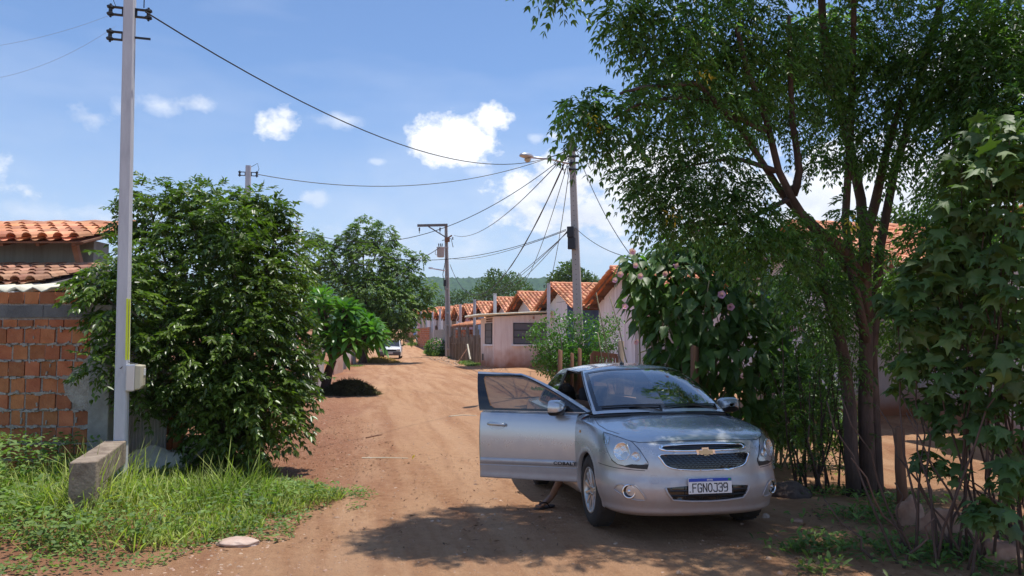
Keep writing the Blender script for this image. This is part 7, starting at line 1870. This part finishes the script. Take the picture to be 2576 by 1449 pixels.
# ---- the big shade tree on the right
def shade_tree():
    Y = 8.6; base = Vector((xat(2165, Y), Y, gz(xat(2165, Y), Y)))
    e = empty('shade_tree', base, 'big many-stemmed feathery tree spreading over the parked silver car', 'tree'); Lv = Leaves(71); br = MB(); rr = random.Random(71)
    def B(pts, r0, r1, n=9, k=8): return limb(br, [base if p is None else at(*p) for p in pts], r0, r1, n, .012, rr, k)
    B([(2150, 1270, 8.6), (2140, 1060, 8.6), (2115, 850, 8.5), (2065, 690, 8.3), (2060, 600, 8.2)], .085, .05, 10)
    B([(2185, 1270, 8.65), (2180, 1000, 8.65), (2178, 760, 8.6), (2170, 560, 8.5), (2150, 420, 8.4), (2080, 150, 8.0), (2060, -120, 7.6)], .095, .035, 10)
    B([(2208, 1265, 8.7), (2205, 1150, 8.7), (2195, 900, 8.7), (2215, 620, 8.6), (2250, 430, 8.4), (2290, 290, 8.2), (2340, 100, 8.0), (2400, -100, 7.8)], .075, .03, 9)
    B([(2180, 800, 8.6), (2175, 620, 8.5), (2210, 480, 8.2), (2230, 380, 8.0), (2270, 250, 7.8)], .08, .03)
    B([(2170, 700, 8.5), (2130, 640, 8.2), (2020, 540, 7.7), (1995, 500, 7.6), (1960, 430, 7.4), (1925, 300, 7.2), (1880, 180, 7.0), (1850, 60, 6.8)], .060, .022)
    B([(1995, 490, 7.6), (2010, 440, 7.5), (2000, 350, 7.4), (1990, 200, 7.3), (1985, 40, 7.2)], .05, .02)
    B([(2180, 860, 8.4), (2130, 600, 8.2), (2140, 300, 8.0), (2150, 60, 7.6), (2150, -140, 7.2)], .055, .022)
    B([(2130, 640, 8.2), (2000, 530, 7.8), (1800, 240, 6.9), (1660, 215, 6.5), (1560, 235, 6.3)], .05, .012, 7)
    B([(1925, 330, 7.2), (1760, 250, 6.9), (1620, 260, 6.6), (1540, 300, 6.4)], .03, .010, 6)
    B([(1950, 430, 7.4), (1850, 400, 7.0), (1720, 420, 6.8)], .03, .010, 6)
    B([(1985, 500, 7.6), (1850, 560, 7.3), (1740, 560, 7.0)], .03, .010, 6)
    B([(2150, -100, 7.4), (1800, -330, 6.6), (1500, -420, 6.2), (1400, -260, 6.1)], .07, .012, 7)
    B([(2150, -100, 7.4), (1900, -600, 7.0), (1600, -900, 6.8)], .07, .02, 7)
    B([(2150, 700, 8.6), (2100, 640, 8.4), (2080, 620, 8.1), (2150, 640, 8), (2180, 690, 7.9)][:3], .05, .03, 7)
    lob = [ # px, py, r, Y
        (1560, 30, 38, 6.6), (1600, 60, 55, 6.7), (1680, 60, 90, 6.8), (1700, 170, 85, 6.8), (1780, 80, 110, 7.0), (1650, 210, 45, 6.7), (1690, 300, 70, 6.8), (1650, 370, 48, 6.8),
        (1450, 240, 26, 6.4), (1500, 270, 40, 6.4), (1450, 285, 26, 6.4), (1540, 300, 36, 6.4), (1490, 330, 28, 6.4), (1550, 360, 24, 6.4), (1600, 250, 26, 6.5),
        (1600, 440, 34, 6.8), (1640, 480, 50, 6.9), (1700, 450, 75, 6.9), (1780, 400, 90, 7.0), (1800, 280, 95, 7.0), (1880, 190, 95, 7.2), (1900, 60, 100, 7.2), (1980, 300, 60, 7.3), (2000, 130, 90, 7.4),
        (1660, 560, 34, 7.0), (1720, 540, 65, 7.0), (1800, 520, 80, 7.1), (1880, 560, 70, 7.2), (1960, 560, 60, 7.3), (1640, 525, 25, 6.9), (1850, 470, 60, 7.1), (2040, 600, 55, 7.4), (1960, 640, 45, 7.3), (1880, 620, 34, 7.2),
        (2060, 250, 60, 7.6), (2100, 120, 100, 7.8), (2120, 330, 80, 7.8), (2060, 400, 26, 7.6), (2200, 80, 110, 8.0), (2200, 230, 100, 8.0), (2230, 370, 60, 8.0), (2140, 540, 34, 7.8),
        (2320, 60, 120, 7.8), (2330, 200, 100, 7.6), (2400, 330, 90, 7.2), (2450, 120, 130, 7.2), (2520, 300, 110, 6.6), (2560, 60, 130, 6.8), (2480, 220, 100, 6.9), (2420, 480, 70, 7.4), (2380, 560, 44, 7.8), (2350, 620, 40, 8.0), (2500, 420, 60, 7.0),
        (2070, 800, 55, 8.2), (2040, 720, 55, 8.0), (2100, 690, 45, 8.0), (2230, 720, 40, 8.8), (2120, 900, 45, 8.6), (2260, 830, 50, 8.9), (2380, 470, 70, 8.4), (2380, 520, 60, 5.9), (2340, 600, 50, 6.0), (2440, 400, 60, 5.8), (2300, 690, 44, 6.2), (2280, 790, 44, 6.2), (2450, 580, 70, 8.6), (2400, 680, 60, 8.8), (2520, 640, 80, 8.4), (2340, 760, 50, 8.9), (2440, 800, 70, 8.8), (2540, 820, 80, 8.6), (2150, 760, 40, 8.9), (1990, 690, 40, 8.2), (2000, 610, 36, 9.0), (2060, 640, 40, 9.0), (2120, 610, 30, 9.2), (1930, 600, 34, 8.6), (2130, 660, 30, 9.2), (1850, 300, 80, 10), (1960, 200, 90, 10), (2080, 100, 90, 10), (1780, 200, 60, 9.6), (2170, 700, 36, 9.2), (2290, 700, 36, 8.8), (2180, 620, 30, 8.3),
        # the part above the picture that throws the shade
        (1410, -22, 15, 6.1), (1380, -70, 50, 6.1), (1450, -200, 130, 6.1), (1600, -150, 130, 6.4), (1800, -150, 150, 6.8), (2000, -180, 160, 7.2), (2200, -160, 160, 7.6), (2420, -160, 170, 7.4), (2650, 0, 170, 7.0), (2650, 300, 150, 6.6),
        (1550, -420, 170, 6.3), (1800, -450, 180, 6.8), (2050, -480, 190, 7.2), (2300, -450, 190, 7.5), (1650, -750, 180, 6.8), (1950, -800, 190, 7.2), (2250, -800, 190, 7.5), (2550, -350, 190, 7.2), (1420, -330, 90, 6.0), (1480, -620, 110, 6.2),
        (2100, -300, 160, 6.0), (2350, -250, 170, 6.0), (1800, -300, 140, 5.9), (2200, -600, 180, 5.6), (2500, -600, 190, 5.8)]
    for px, py, r_, Yl in lob:
        vis = py > -60; Yl = Yl if vis else Yl + .65; c = at(px, py, Yl); R_ = r_ / F_PX * Yl
        n = int((98 if vis else 62) * (R_ / .3) ** 1.75) + 8
        P, d = in_lobe(Lv.r, c, (R_, R_ * 1.15, R_), n, .25)
        D = unit(d * np.array([1, 1, .25]) + Lv.r.normal(0, .5, P.shape) + np.array([0, 0, -.15]))
        if vis: sz = Lv.r.uniform(.9, 1.35); Lv.compound(P, D, 6, .031 * sz, .066 * sz, .023 * sz, droop=.85, splay=.8, fold=.3)
        else: Lv.compound(P, D, 4, .055, .095, .034, droop=.7, splay=.8)
    Lv.build('crown', L_NEEM, e); br.build('trunk', B_BARK, e, smooth=True)
    Ly = Leaves(72)
    for px, py, Yl in ((1500, 306, 6.2), (1775, 190, 6.6), (2140, 560, 7.0), (1690, 545, 6.7)):
        P = np.array(at(px, py, Yl)) + Ly.r.normal(0, .035, (16, 3)); Ly.simple(P, unit(Ly.r.normal(0, .7, P.shape) + np.array([0, 0, -.6])), .06, .02)
    Ly.build('yellow_leaves', L_YEL, e)
shade_tree()

# ---- broad-leaved bush at the right edge
def broad_bush():
    Y = 5.6; base = Vector((xat(2480, Y), Y, gz(xat(2480, Y), Y)))
    e = empty('broad_leaved_bush', base, 'dark bush with big lobed leaves filling the right edge beyond the rocks', 'bush'); Lv = Leaves(81); br = MB(); rr = random.Random(81)
    lob = [(2540, 340, 60, 5.4), (2500, 430, 70, 5.4), (2560, 440, 60, 5.3), (2440, 520, 70, 5.5), (2540, 560, 90, 5.4), (2380, 620, 60, 5.6), (2460, 660, 80, 5.5), (2560, 700, 90, 5.3), (2330, 700, 60, 5.7), (2380, 780, 70, 5.7), (2300, 800, 55, 5.8), (2480, 820, 80, 5.5), (2290, 900, 42, 5.9),
           (2360, 920, 70, 5.8), (2460, 960, 80, 5.6), (2560, 900, 90, 5.3), (2330, 1010, 44, 5.9), (2420, 1060, 70, 5.8), (2530, 1060, 80, 5.5), (2335, 1160, 34, 5.9), (2380, 1190, 30, 5.8), (2262, 970, 24, 6.0), (2560, 1200, 60, 5.3), (2500, 1290, 50, 5.2), (2400, 700, 80, 6.2), (2650, 600, 120, 5.4), (2650, 900, 120, 5.3), (2420, 420, 50, 5.6), (2460, 340, 40, 5.6), (2250, 760, 40, 6.0), (2550, 820, 80, 6.0), (2450, 740, 80, 6.2), (2350, 860, 70, 6.2)]
    for px, py, r_, Yl in lob:
        c = at(px, py, Yl); R_ = r_ / F_PX * Yl; n = int(52 * (R_ / .22) ** 1.6) + 6; P, d = in_lobe(Lv.r, c, (R_, R_ * 1.2, R_), n, .3)
        Lv.lobed(P, d * np.array([1, 1, .3]) + np.array([0, -.1, -.45]) + Lv.r.normal(0, .3, P.shape), Lv.r.uniform(.06, .19, n), droop=Lv.r.uniform(.2, 1.1, (n, 1)), up=unit(d + np.array([0, -.3, .8])))
        k_ = n // 3; Lv.long(P[:k_] + .03, d[:k_] + np.array([0, 0, -.5]), Lv.r.uniform(.05, .11, k_), .05, segs=3, droop=.4, wmax=.4)
        b = base + Vector((rr.uniform(-.5, .5), rr.uniform(-.3, .5), -.05)); limb(br, [b, b + (c - b) * .5 + Vector((0, 0, .2)), c], .011, .004, 6, .04, rr)
    for k in range(12):
        b = base + Vector((rr.uniform(-.8, .4), rr.uniform(-.2, .6), -.05)); t = b + Vector((rr.uniform(-.7, .5), rr.uniform(-.3, .3), rr.uniform(.4, 1.4))); limb(br, [b, (b + t) / 2, t], .014, .005, 5, .05, rr)
    Lv.build('crown', L_LOBE, e); br.build('stem', B_BARK, e, smooth=True)
broad_bush()

# ---- thin saplings by the trunk
for px, Yp, lab in ((2085, 9.0, 'thin-stemmed sapling thicket left of the big trunks'),):
    e = empty('sapling_thicket', (xat(px, Yp), Yp, gz(xat(px, Yp), Yp)), lab, 'sapling'); br = MB(); Lv = Leaves(85); rr = random.Random(85)
    for k in range(22):
        b = Vector((xat(px + rr.uniform(-75, 80), Yp), Yp + rr.uniform(-.3, .6), gz(xat(px, Yp), Yp) - .05)); t = b + Vector((rr.uniform(-.35, .35), rr.uniform(-.2, .2), rr.uniform(1.0, 2.2)))
        Pp = limb(br, [b, (b + t) / 2 + Vector((rr.uniform(-.1, .1), 0, 0)), t], .016, .006, 5, .02, rr)
        P = np.concatenate([np.array(q) + Lv.r.normal(0, .12, (7, 3)) for q in Pp[2:]]); Lv.compound(P, unit(Lv.r.normal(0, 1, P.shape)), 4, .035, .06, .018)
    Lv.build('foliage', L_NEEM, e); br.build('stem', B_BARK, e)

# ---- grass and weeds on the left verge
def scatter(r, poly, n):
    xs = [p[0] for p in poly]; ys = [p[1] for p in poly]; out = []
    while len(out) < n:
        x, y = r.uniform(min(xs), max(xs)), r.uniform(min(ys), max(ys))
        if in_poly((x, y), poly): out.append((x, y))
    return np.array(out)
def zs_of(P): return np.array([gz(x, y) for x, y in P])
VERGE = [(-7.5, 5.2), (-3.6, 5.55), (-2.75, 6.0), (-2.2, 6.55), (-2.3, 7.1), (-1.9, 7.7), (-1.85, 8.3), (-2.2, 8.9), (-2.95, 9.6), (-3.6, 11.0), (-4.5, 9.7), (-4.8, 8.9), (-9.5, 8.9), (-9.5, 6)]
def mask(P, s, t): return np.array([noise.noise(Vector((x * s, y * s, 7.0))) > t for x, y in P])
def verge():
    Lg = Leaves(91); r = Lg.r
    P = scatter(r, VERGE, 30000); d_ = np.array([min(1.0, max(0, (x + 1.9 + .75 * max(0, 8 - y)) * -1.2)) for x, y in P])
    k = mask(P, 1.1, -.12) | (r.uniform(0, 1, len(P)) < .35); k2 = (P[:, 1] > 6.4 + .3 * np.sin(P[:, 0] * 2.6) - .35 * (P[:, 0] > -3)) | (r.uniform(0, 1, len(P)) < .25); k = k & k2; P, d_ = P[k], d_[k]; n = len(P)
    tall = np.array([.5 + .9 * sstep(-.2, .5, noise.noise(Vector((x * .9, y * .9, 2.)))) for x, y in P]) * (.35 + .75 * d_)
    near_block = np.exp(-((P[:, 0] + 3.4) ** 2 + (P[:, 1] - 7.6) ** 2) / 1.6); tall *= (1 + .45 * near_block) * np.where((P[:, 1] > 8.2) & (P[:, 0] > -4.9), .35, 1.0)
    Q = np.column_stack([P, zs_of(P) - .01]); D = unit(np.column_stack([r.normal(0, .45, (n, 2)), np.full(n, 1.0)]))
    Lg.long(Q, D, .15 + .36 * tall * r.uniform(.4, 1.25, n), .0095 + .007 * r.uniform(0, 1, n), fold=.2, droop=r.uniform(.1, .65, n), segs=3, wmax=.35)
    o = Lg.build('verge_grass', L_GRASS, None); tag(o, 'long green grass on the left verge round the concrete block', 'grass', kind='stuff')
    Lw = Leaves(92); r = Lw.r; P = scatter(r, VERGE, 16000); k = mask(P, 1.4, .0) | (P[:, 0] < -4.2) | (r.uniform(0, 1, len(P)) < .4); P = P[k]; n = len(P)
    hgt = np.where(P[:, 0] < -4.85, .50, np.where(P[:, 1] > 8.2, .10, .20)) * r.uniform(.25, 1.25, n)
    Q = np.column_stack([P, zs_of(P) + hgt]); Lw.long(Q, np.column_stack([r.normal(0, 1, (n, 2)), r.uniform(-.2, .5, n)]), r.uniform(.035, .085, n) * (1 + .5 * (P[:, 0] < -4.1)), r.uniform(.022, .05, n), segs=3, wmax=.4, droop=.2)
    # creeping edge
    E = scatter(r, [(-9, 4.3), (-3.8, 4.8), (-2.7, 5.5), (-1.85, 6.35), (-1.95, 7.1), (-1.55, 7.7), (-1.35, 8.4), (-1.9, 9.1), (-2.4, 8.2), (-2.6, 7), (-3.6, 6.1), (-9, 6.0)], 9000)
    k = mask(E, 1.9, -.02); E = E[k]; n = len(E); Q = np.column_stack([E, zs_of(E) + r.uniform(.0, .07, n)])
    Lw.simple(Q, np.column_stack([r.normal(0, 1, (n, 2)), r.uniform(0, .5, n)]), r.uniform(.025, .06, n), r.uniform(.015, .035, n))
    o = Lw.build('verge_weeds', L_WEED, None); tag(o, 'low leafy weeds creeping over the left verge', 'weeds', kind='stuff')
    # far and right patches
    Lf = Leaves(93); r = Lf.r
    for (x, y, rx, ry, n, h) in ((xat(1190, 42.5), 42.5, .5, .8, 500, .25), (xat(1180, 46), 46, .7, 1.6, 700, .28), (xat(1093, 68), 68, .9, 3, 1500, .5), (xat(1045, 84), 86, 1.2, 3, 1400, .5), (xat(1070, 84), 84, .8, 3, 700, .4), (xat(896, 42), 42, .5, .8, 260, .15), (xat(1380, 24), 24, .6, .5, 300, .15),
                                (xat(1140, 57), 57, .4, .8, 400, .3), (xat(1100, 64), 64, .9, 2.0, 1200, .9)):
        a = r.uniform(0, 2 * math.pi, n); q = np.sqrt(r.uniform(0, 1, n)); P = np.column_stack([x + np.cos(a) * q * rx, y + np.sin(a) * q * ry]); Q = np.column_stack([P, zs_of(P)])
        Lf.long(Q, np.column_stack([r.normal(0, .5, (n, 2)), np.ones(n)]), h * r.uniform(.5, 1.2, n), .03, segs=2, droop=.3, wmax=.4)
    # shaded weeds on the right
    for (px, py, rx, ry, n) in ((2190, 1290, .6, .35, 420), (2330, 1380, .9, .4, 700), (2060, 1370, .35, .25, 160), (2480, 1400, .8, .4, 500), (1985, 1385, .2, .12, 90), (2250, 1240, .5, .3, 300), (1930, 1100, .5, .5, 500), (2100, 1210, .5, .3, 220), (2520, 1330, .5, .3, 300), (2050, 1430, .15, .1, 60)):
        Y = F_PX * EYE / (py - HZ); x = xat(px, Y); P = np.column_stack([x + r.normal(0, rx * .5, n), Y + r.normal(0, ry * .6, n)]); Q = np.column_stack([P, zs_of(P) + r.uniform(0, .08, n)])
        Lf.long(Q, np.column_stack([r.normal(0, 1, (n, 2)), r.uniform(.2, 1.2, n)]), r.uniform(.05, .13, n), r.uniform(.018, .035, n), segs=3, droop=.3, wmax=.4)
    o = Lf.build('roadside_weeds', L_WEED, None); tag(o, 'scattered weeds along the right side of the road and under the trees', 'weeds', kind='stuff')
verge()

# ---- heaps, litter, stones
def heap(name, label, cat, c, rx, ry, h, mat, n, L, W, seed):
    e = empty(name, c, label, cat); r = np.random.RandomState(seed); m = MB(); K = 16
    vs = [(c[0] + rx * .8 * t * math.cos(a), c[1] + ry * .8 * t * math.sin(a), gz(c[0], c[1]) - .06 + h * .74 * (math.cos(t * math.pi / 2) ** .8) * (1 + .2 * noise.noise(Vector((t * 3, a, 1))))) for t in np.linspace(0, 1, 8) for a in np.linspace(0, 2 * math.pi, K, endpoint=False)]
    m.add(vs, [(i * K + k, i * K + (k + 1) % K, (i + 1) * K + (k + 1) % K, (i + 1) * K + k) for i in range(7) for k in range(K)]); m.build('core', mat, e)
    Lv = Leaves(seed); a = r.uniform(0, 2 * math.pi, n); t = np.sqrt(r.uniform(0, 1.25, n)); z = h * np.clip(np.cos(np.clip(t, 0, 1) * np.pi / 2), 0, 1) ** .8
    P = np.column_stack([c[0] + rx * t * np.cos(a), c[1] + ry * t * np.sin(a), gz(c[0], c[1]) + z]); Lv.simple(P, np.column_stack([r.normal(0, 1, (n, 2)), r.normal(0, .35, n)]), L, W); Lv.build('cuttings', mat, e)
heap('cuttings_heap', 'dark heap of wilted plant cuttings in front of the frangipani trunk', 'heap', (xat(882, 23.0), 23.0, gz(xat(882, 23), 23)), .85, .6, .42, L_CUT, 7000, .17, .02, 101)
heap('straw_heap', 'flat yellow heap of dry straw before the far white hatchback', 'heap', (xat(955, 48), 48, gz(xat(955, 48), 48)), 1.3, 1.0, .32, L_STRAW, 4500, .20, .025, 102)
def litter():
    Ld = Leaves(103); r = Ld.r
    polys = [([(-5.2, 11), (-2.8, 9.3), (-2.0, 9.5), (-1.8, 12), (-3.0, 16), (-6.3, 22), (-6.8, 20)], 2600), ([(-3, 6), (.4, 6), (.5, 12), (-2.5, 12)], 700), ([(1.6, 3.2), (5.2, 3.6), (5.4, 8.2), (3.2, 8.0), (1.8, 5.2)], 2200), ([(-6.2, 22), (-4.5, 22), (-4.8, 26), (-6.6, 26)], 500), ([(-2, 2.8), (2, 2.8), (1.5, 5.4), (-2, 5.4)], 160)]
    for poly, n in polys:
        P = scatter(r, poly, n); n = len(P); Q = np.column_stack([P, zs_of(P) + .008]); Ld.simple(Q, np.column_stack([r.normal(0, 1, (n, 2)), r.uniform(-.05, .25, n)]), r.uniform(.02, .065, n), r.uniform(.008, .026, n), bend=-.05)
    o = Ld.build('leaf_litter', L_DEAD, None); tag(o, 'dry leaves and bits scattered on the dirt', 'litter', kind='stuff')
    m = MB(); rr = random.Random(104)
    def peb(x, y, s):
        z = gz(x, y) - s * .15; M_ = Matrix.Translation((x, y, z)) @ Euler((rr.uniform(-.4, .4), rr.uniform(-.4, .4), rr.uniform(0, 6.3))).to_matrix().to_4x4(); a, b, c = s * rr.uniform(.7, 1.3), s * rr.uniform(.6, 1), s * rr.uniform(.35, .7)
        vs = [M_ @ Vector(v) for v in ((a, 0, 0), (a * .4, b, .1 * c), (-a * .7, b * .6, 0), (-a, -b * .3, .1 * c), (-.1 * a, -b, 0), (a * .6, -b * .7, 0), (.35 * a, .2 * b, c), (-.45 * a, .1 * b, c * .9), (0, -.45 * b, c * .8))]
        m.add(vs, [(0, 1, 6), (1, 2, 7, 6), (2, 3, 7), (3, 4, 8, 7), (4, 5, 8), (5, 0, 6, 8), (6, 7, 8)])
    for k in range(5200):
        y = 2.9 + 20 * rr.random() ** 1.8; x = rr.uniform(road_left(y) - .3, road_right(y) + (0 if y > 12 else -.5)); peb(x, y, rr.uniform(.004, .013) * (1 + (rr.random() > .94) * 1.5))
    for k in range(700):
        y = rr.uniform(3, 9); x = road_left(y) + rr.gauss(.15, .25) if y > 5.4 else rr.uniform(-4, -1); peb(x, y, rr.uniform(.006, .022))
    for k in range(380): y = rr.uniform(36, 60); peb(RLx(y) - rr.uniform(.2, 2.2), y, rr.uniform(.03, .11))
    o = m.build('gravel', material('pebble', (0.30, 0.165, 0.10), .9, var=(0.50, 0.36, 0.26), var_scale=3, island=.3)); tag(o, 'small stones loose on the dirt road', 'gravel', kind='stuff')
litter()
M_ROCK = material('rust coloured rock', (0.34, 0.16, 0.10), .95, var=(0.52, 0.32, 0.22), var_scale=4, bump=1.0, bump_scale=12)
def rock(px, py, s, label, mat=M_ROCK, flat=.6, seed=1):
    Y = F_PX * EYE / (py - HZ); x = xat(px, Y); bm = bmesh.new(); bmesh.ops.create_icosphere(bm, subdivisions=4, radius=1)
    for v in bm.verts:
        n_ = v.co.normalized(); k = 1 + .30 * noise.noise(n_ * 1.3 + Vector((seed * 3.1, 0, 0))) + .10 * noise.noise(n_ * 4 + Vector((seed, 5, 0))); v.co = Vector((n_.x * s[0], n_.y * s[1], n_.z * s[2])) * k
    me = bpy.data.meshes.new('rock'); bm.to_mesh(me); bm.free(); me.materials.append(mat); me.polygons.foreach_set('use_smooth', [True] * len(me.polygons))
    o = bpy.data.objects.new('rock', me); COL.objects.link(o); o.location = (x, Y, gz(x, Y) + s[2] * .25); tag(o, label, 'rock')
M_PALE = material('pale rock', (0.42, 0.27, 0.20), .9, var=(0.60, 0.46, 0.37), var_scale=5, bump=.6, bump_scale=20)
rock(2275, 1312, (.12, .10, .20), 'upright rusty rock, leftmost of the three below the broad-leaved bush', seed=1)
rock(2370, 1345, (.24, .13, .19), 'long leaning rusty rock in the middle below the broad-leaved bush', seed=2)
rock(2500, 1400, (.24, .16, .14), 'low rusty rock at the lower right edge', seed=3)
rock(1975, 1212, (.26, .20, .13), 'dark boulder behind the car front, at the foot of the shrubs', material('dark rock', (.07, .045, .035), .95, var=(.13, .09, .07), bump=1.0, bump_scale=12), seed=4)
rock(610, 1358, (.17, .10, .045), 'flat pale stone at the edge of the weeds and the road', M_PALE, seed=5)
rock(1915, 1285, (.04, .03, .03), 'small pinkish stone in the shade beside the front bumper', M_PALE, seed=6)
rock(1990, 1298, (.06, .05, .022), 'flat brown stone in the shade right of the small pinkish stone', M_ROCK, seed=7)
rock(490, 1150, (.42, .2, .30), 'white bleached lump of rubble behind the grass under the bushy tree', material('whitewashed rubble', (.72, .70, .64), .95, var=(.85, .84, .8), var_scale=4, bump=.8, bump_scale=15), seed=8)
rock(405, 1172, (.40, .18, .27), 'pale sand-coloured rubble lump left of the white one', material('pale rubble', (.58, .52, .42), .95, var=(.7, .66, .58), var_scale=4, bump=.8, bump_scale=15), seed=9)
# a fallen yellow-green leaf and two sticks on the road
Ly = Leaves(110); c = (xat(1040, 11.3), 11.3, gz(xat(1040, 11.3), 11.3) + .02); Ly.long(np.array([c]), np.array([[.3, .1, .55]]), .085, .06, segs=4, droop=.1); o = Ly.build('fallen_leaf', L_YEL, None); tag(o, 'single yellow-green leaf lying in the middle of the road', 'leaf')
for (a, b, r_, lab) in (((915, 1142), (1030, 1143), .008, 'long thin straw-coloured stick lying across the road'), ((1130, 1043), (1200, 1042), .010, 'thin straight stick lying on the road just left of the open door'), ((925, 1094), (965, 1087), .012, 'short dark twig on the road beside the red patch')):
    ps = [];
    for px, py in (a, ((a[0] + b[0]) / 2, (a[1] + b[1]) / 2 - 1), b):
        Y = F_PX * (EYE + .12) / (py - HZ); x = xat(px, Y); ps.append((x, Y, gz(x, Y) + r_))
    o = MB().tube(ps, [r_, r_, r_ * .6], 6).build('stick', M_FIBRE if r_ < .012 else M_WOODB); tag(o, lab, 'stick')
# small flowering bush by the grey wall
def wall_bush():
    Y = 63.0; base = Vector((xat(1098, Y), Y, gz(xat(1098, Y), Y))); e = empty('flowering_bush', base, 'small purple-flowered bush against the grey yard wall down the road', 'bush'); Lv = Leaves(121)
    P, d = in_lobe(Lv.r, base + Vector((0, 0, .7)), (.95, .7, .75), 900, .3); Lv.simple(P, unit(d + Lv.r.normal(0, .6, P.shape)), .22, .11); Lv.build('foliage', L_LEMON, e)
    Lf = Leaves(122); P, d = in_lobe(Lf.r, base + Vector((.1, -.1, .95)), (.85, .6, .5), 90, .7); Lf.simple(P, unit(Lf.r.normal(0, 1, P.shape)), .15, .13); Lf.build('blossom', M_PETAL, e)
wall_bush()
# ------------------------------------------------------------ the air between here and the ridge
def haze():
    m = bpy.data.materials.new('air haze'); m.use_nodes = True
    N = m.node_tree.nodes; L = m.node_tree.links; N.clear()
    o_ = N.new('ShaderNodeOutputMaterial'); v = N.new('ShaderNodeVolumePrincipled')
    v.inputs['Color'].default_value = (0.62, 0.78, 1.0, 1); v.inputs['Density'].default_value = 0.00017
    v.inputs['Anisotropy'].default_value = 0.0
    L.new(v.outputs[0], o_.inputs['Volume'])
    mb = MB(); mb.box((0, 1800, 101), (5600, 3900, 206))
    o = mb.build('haze', m); tag(o, kind='stuff')
haze()
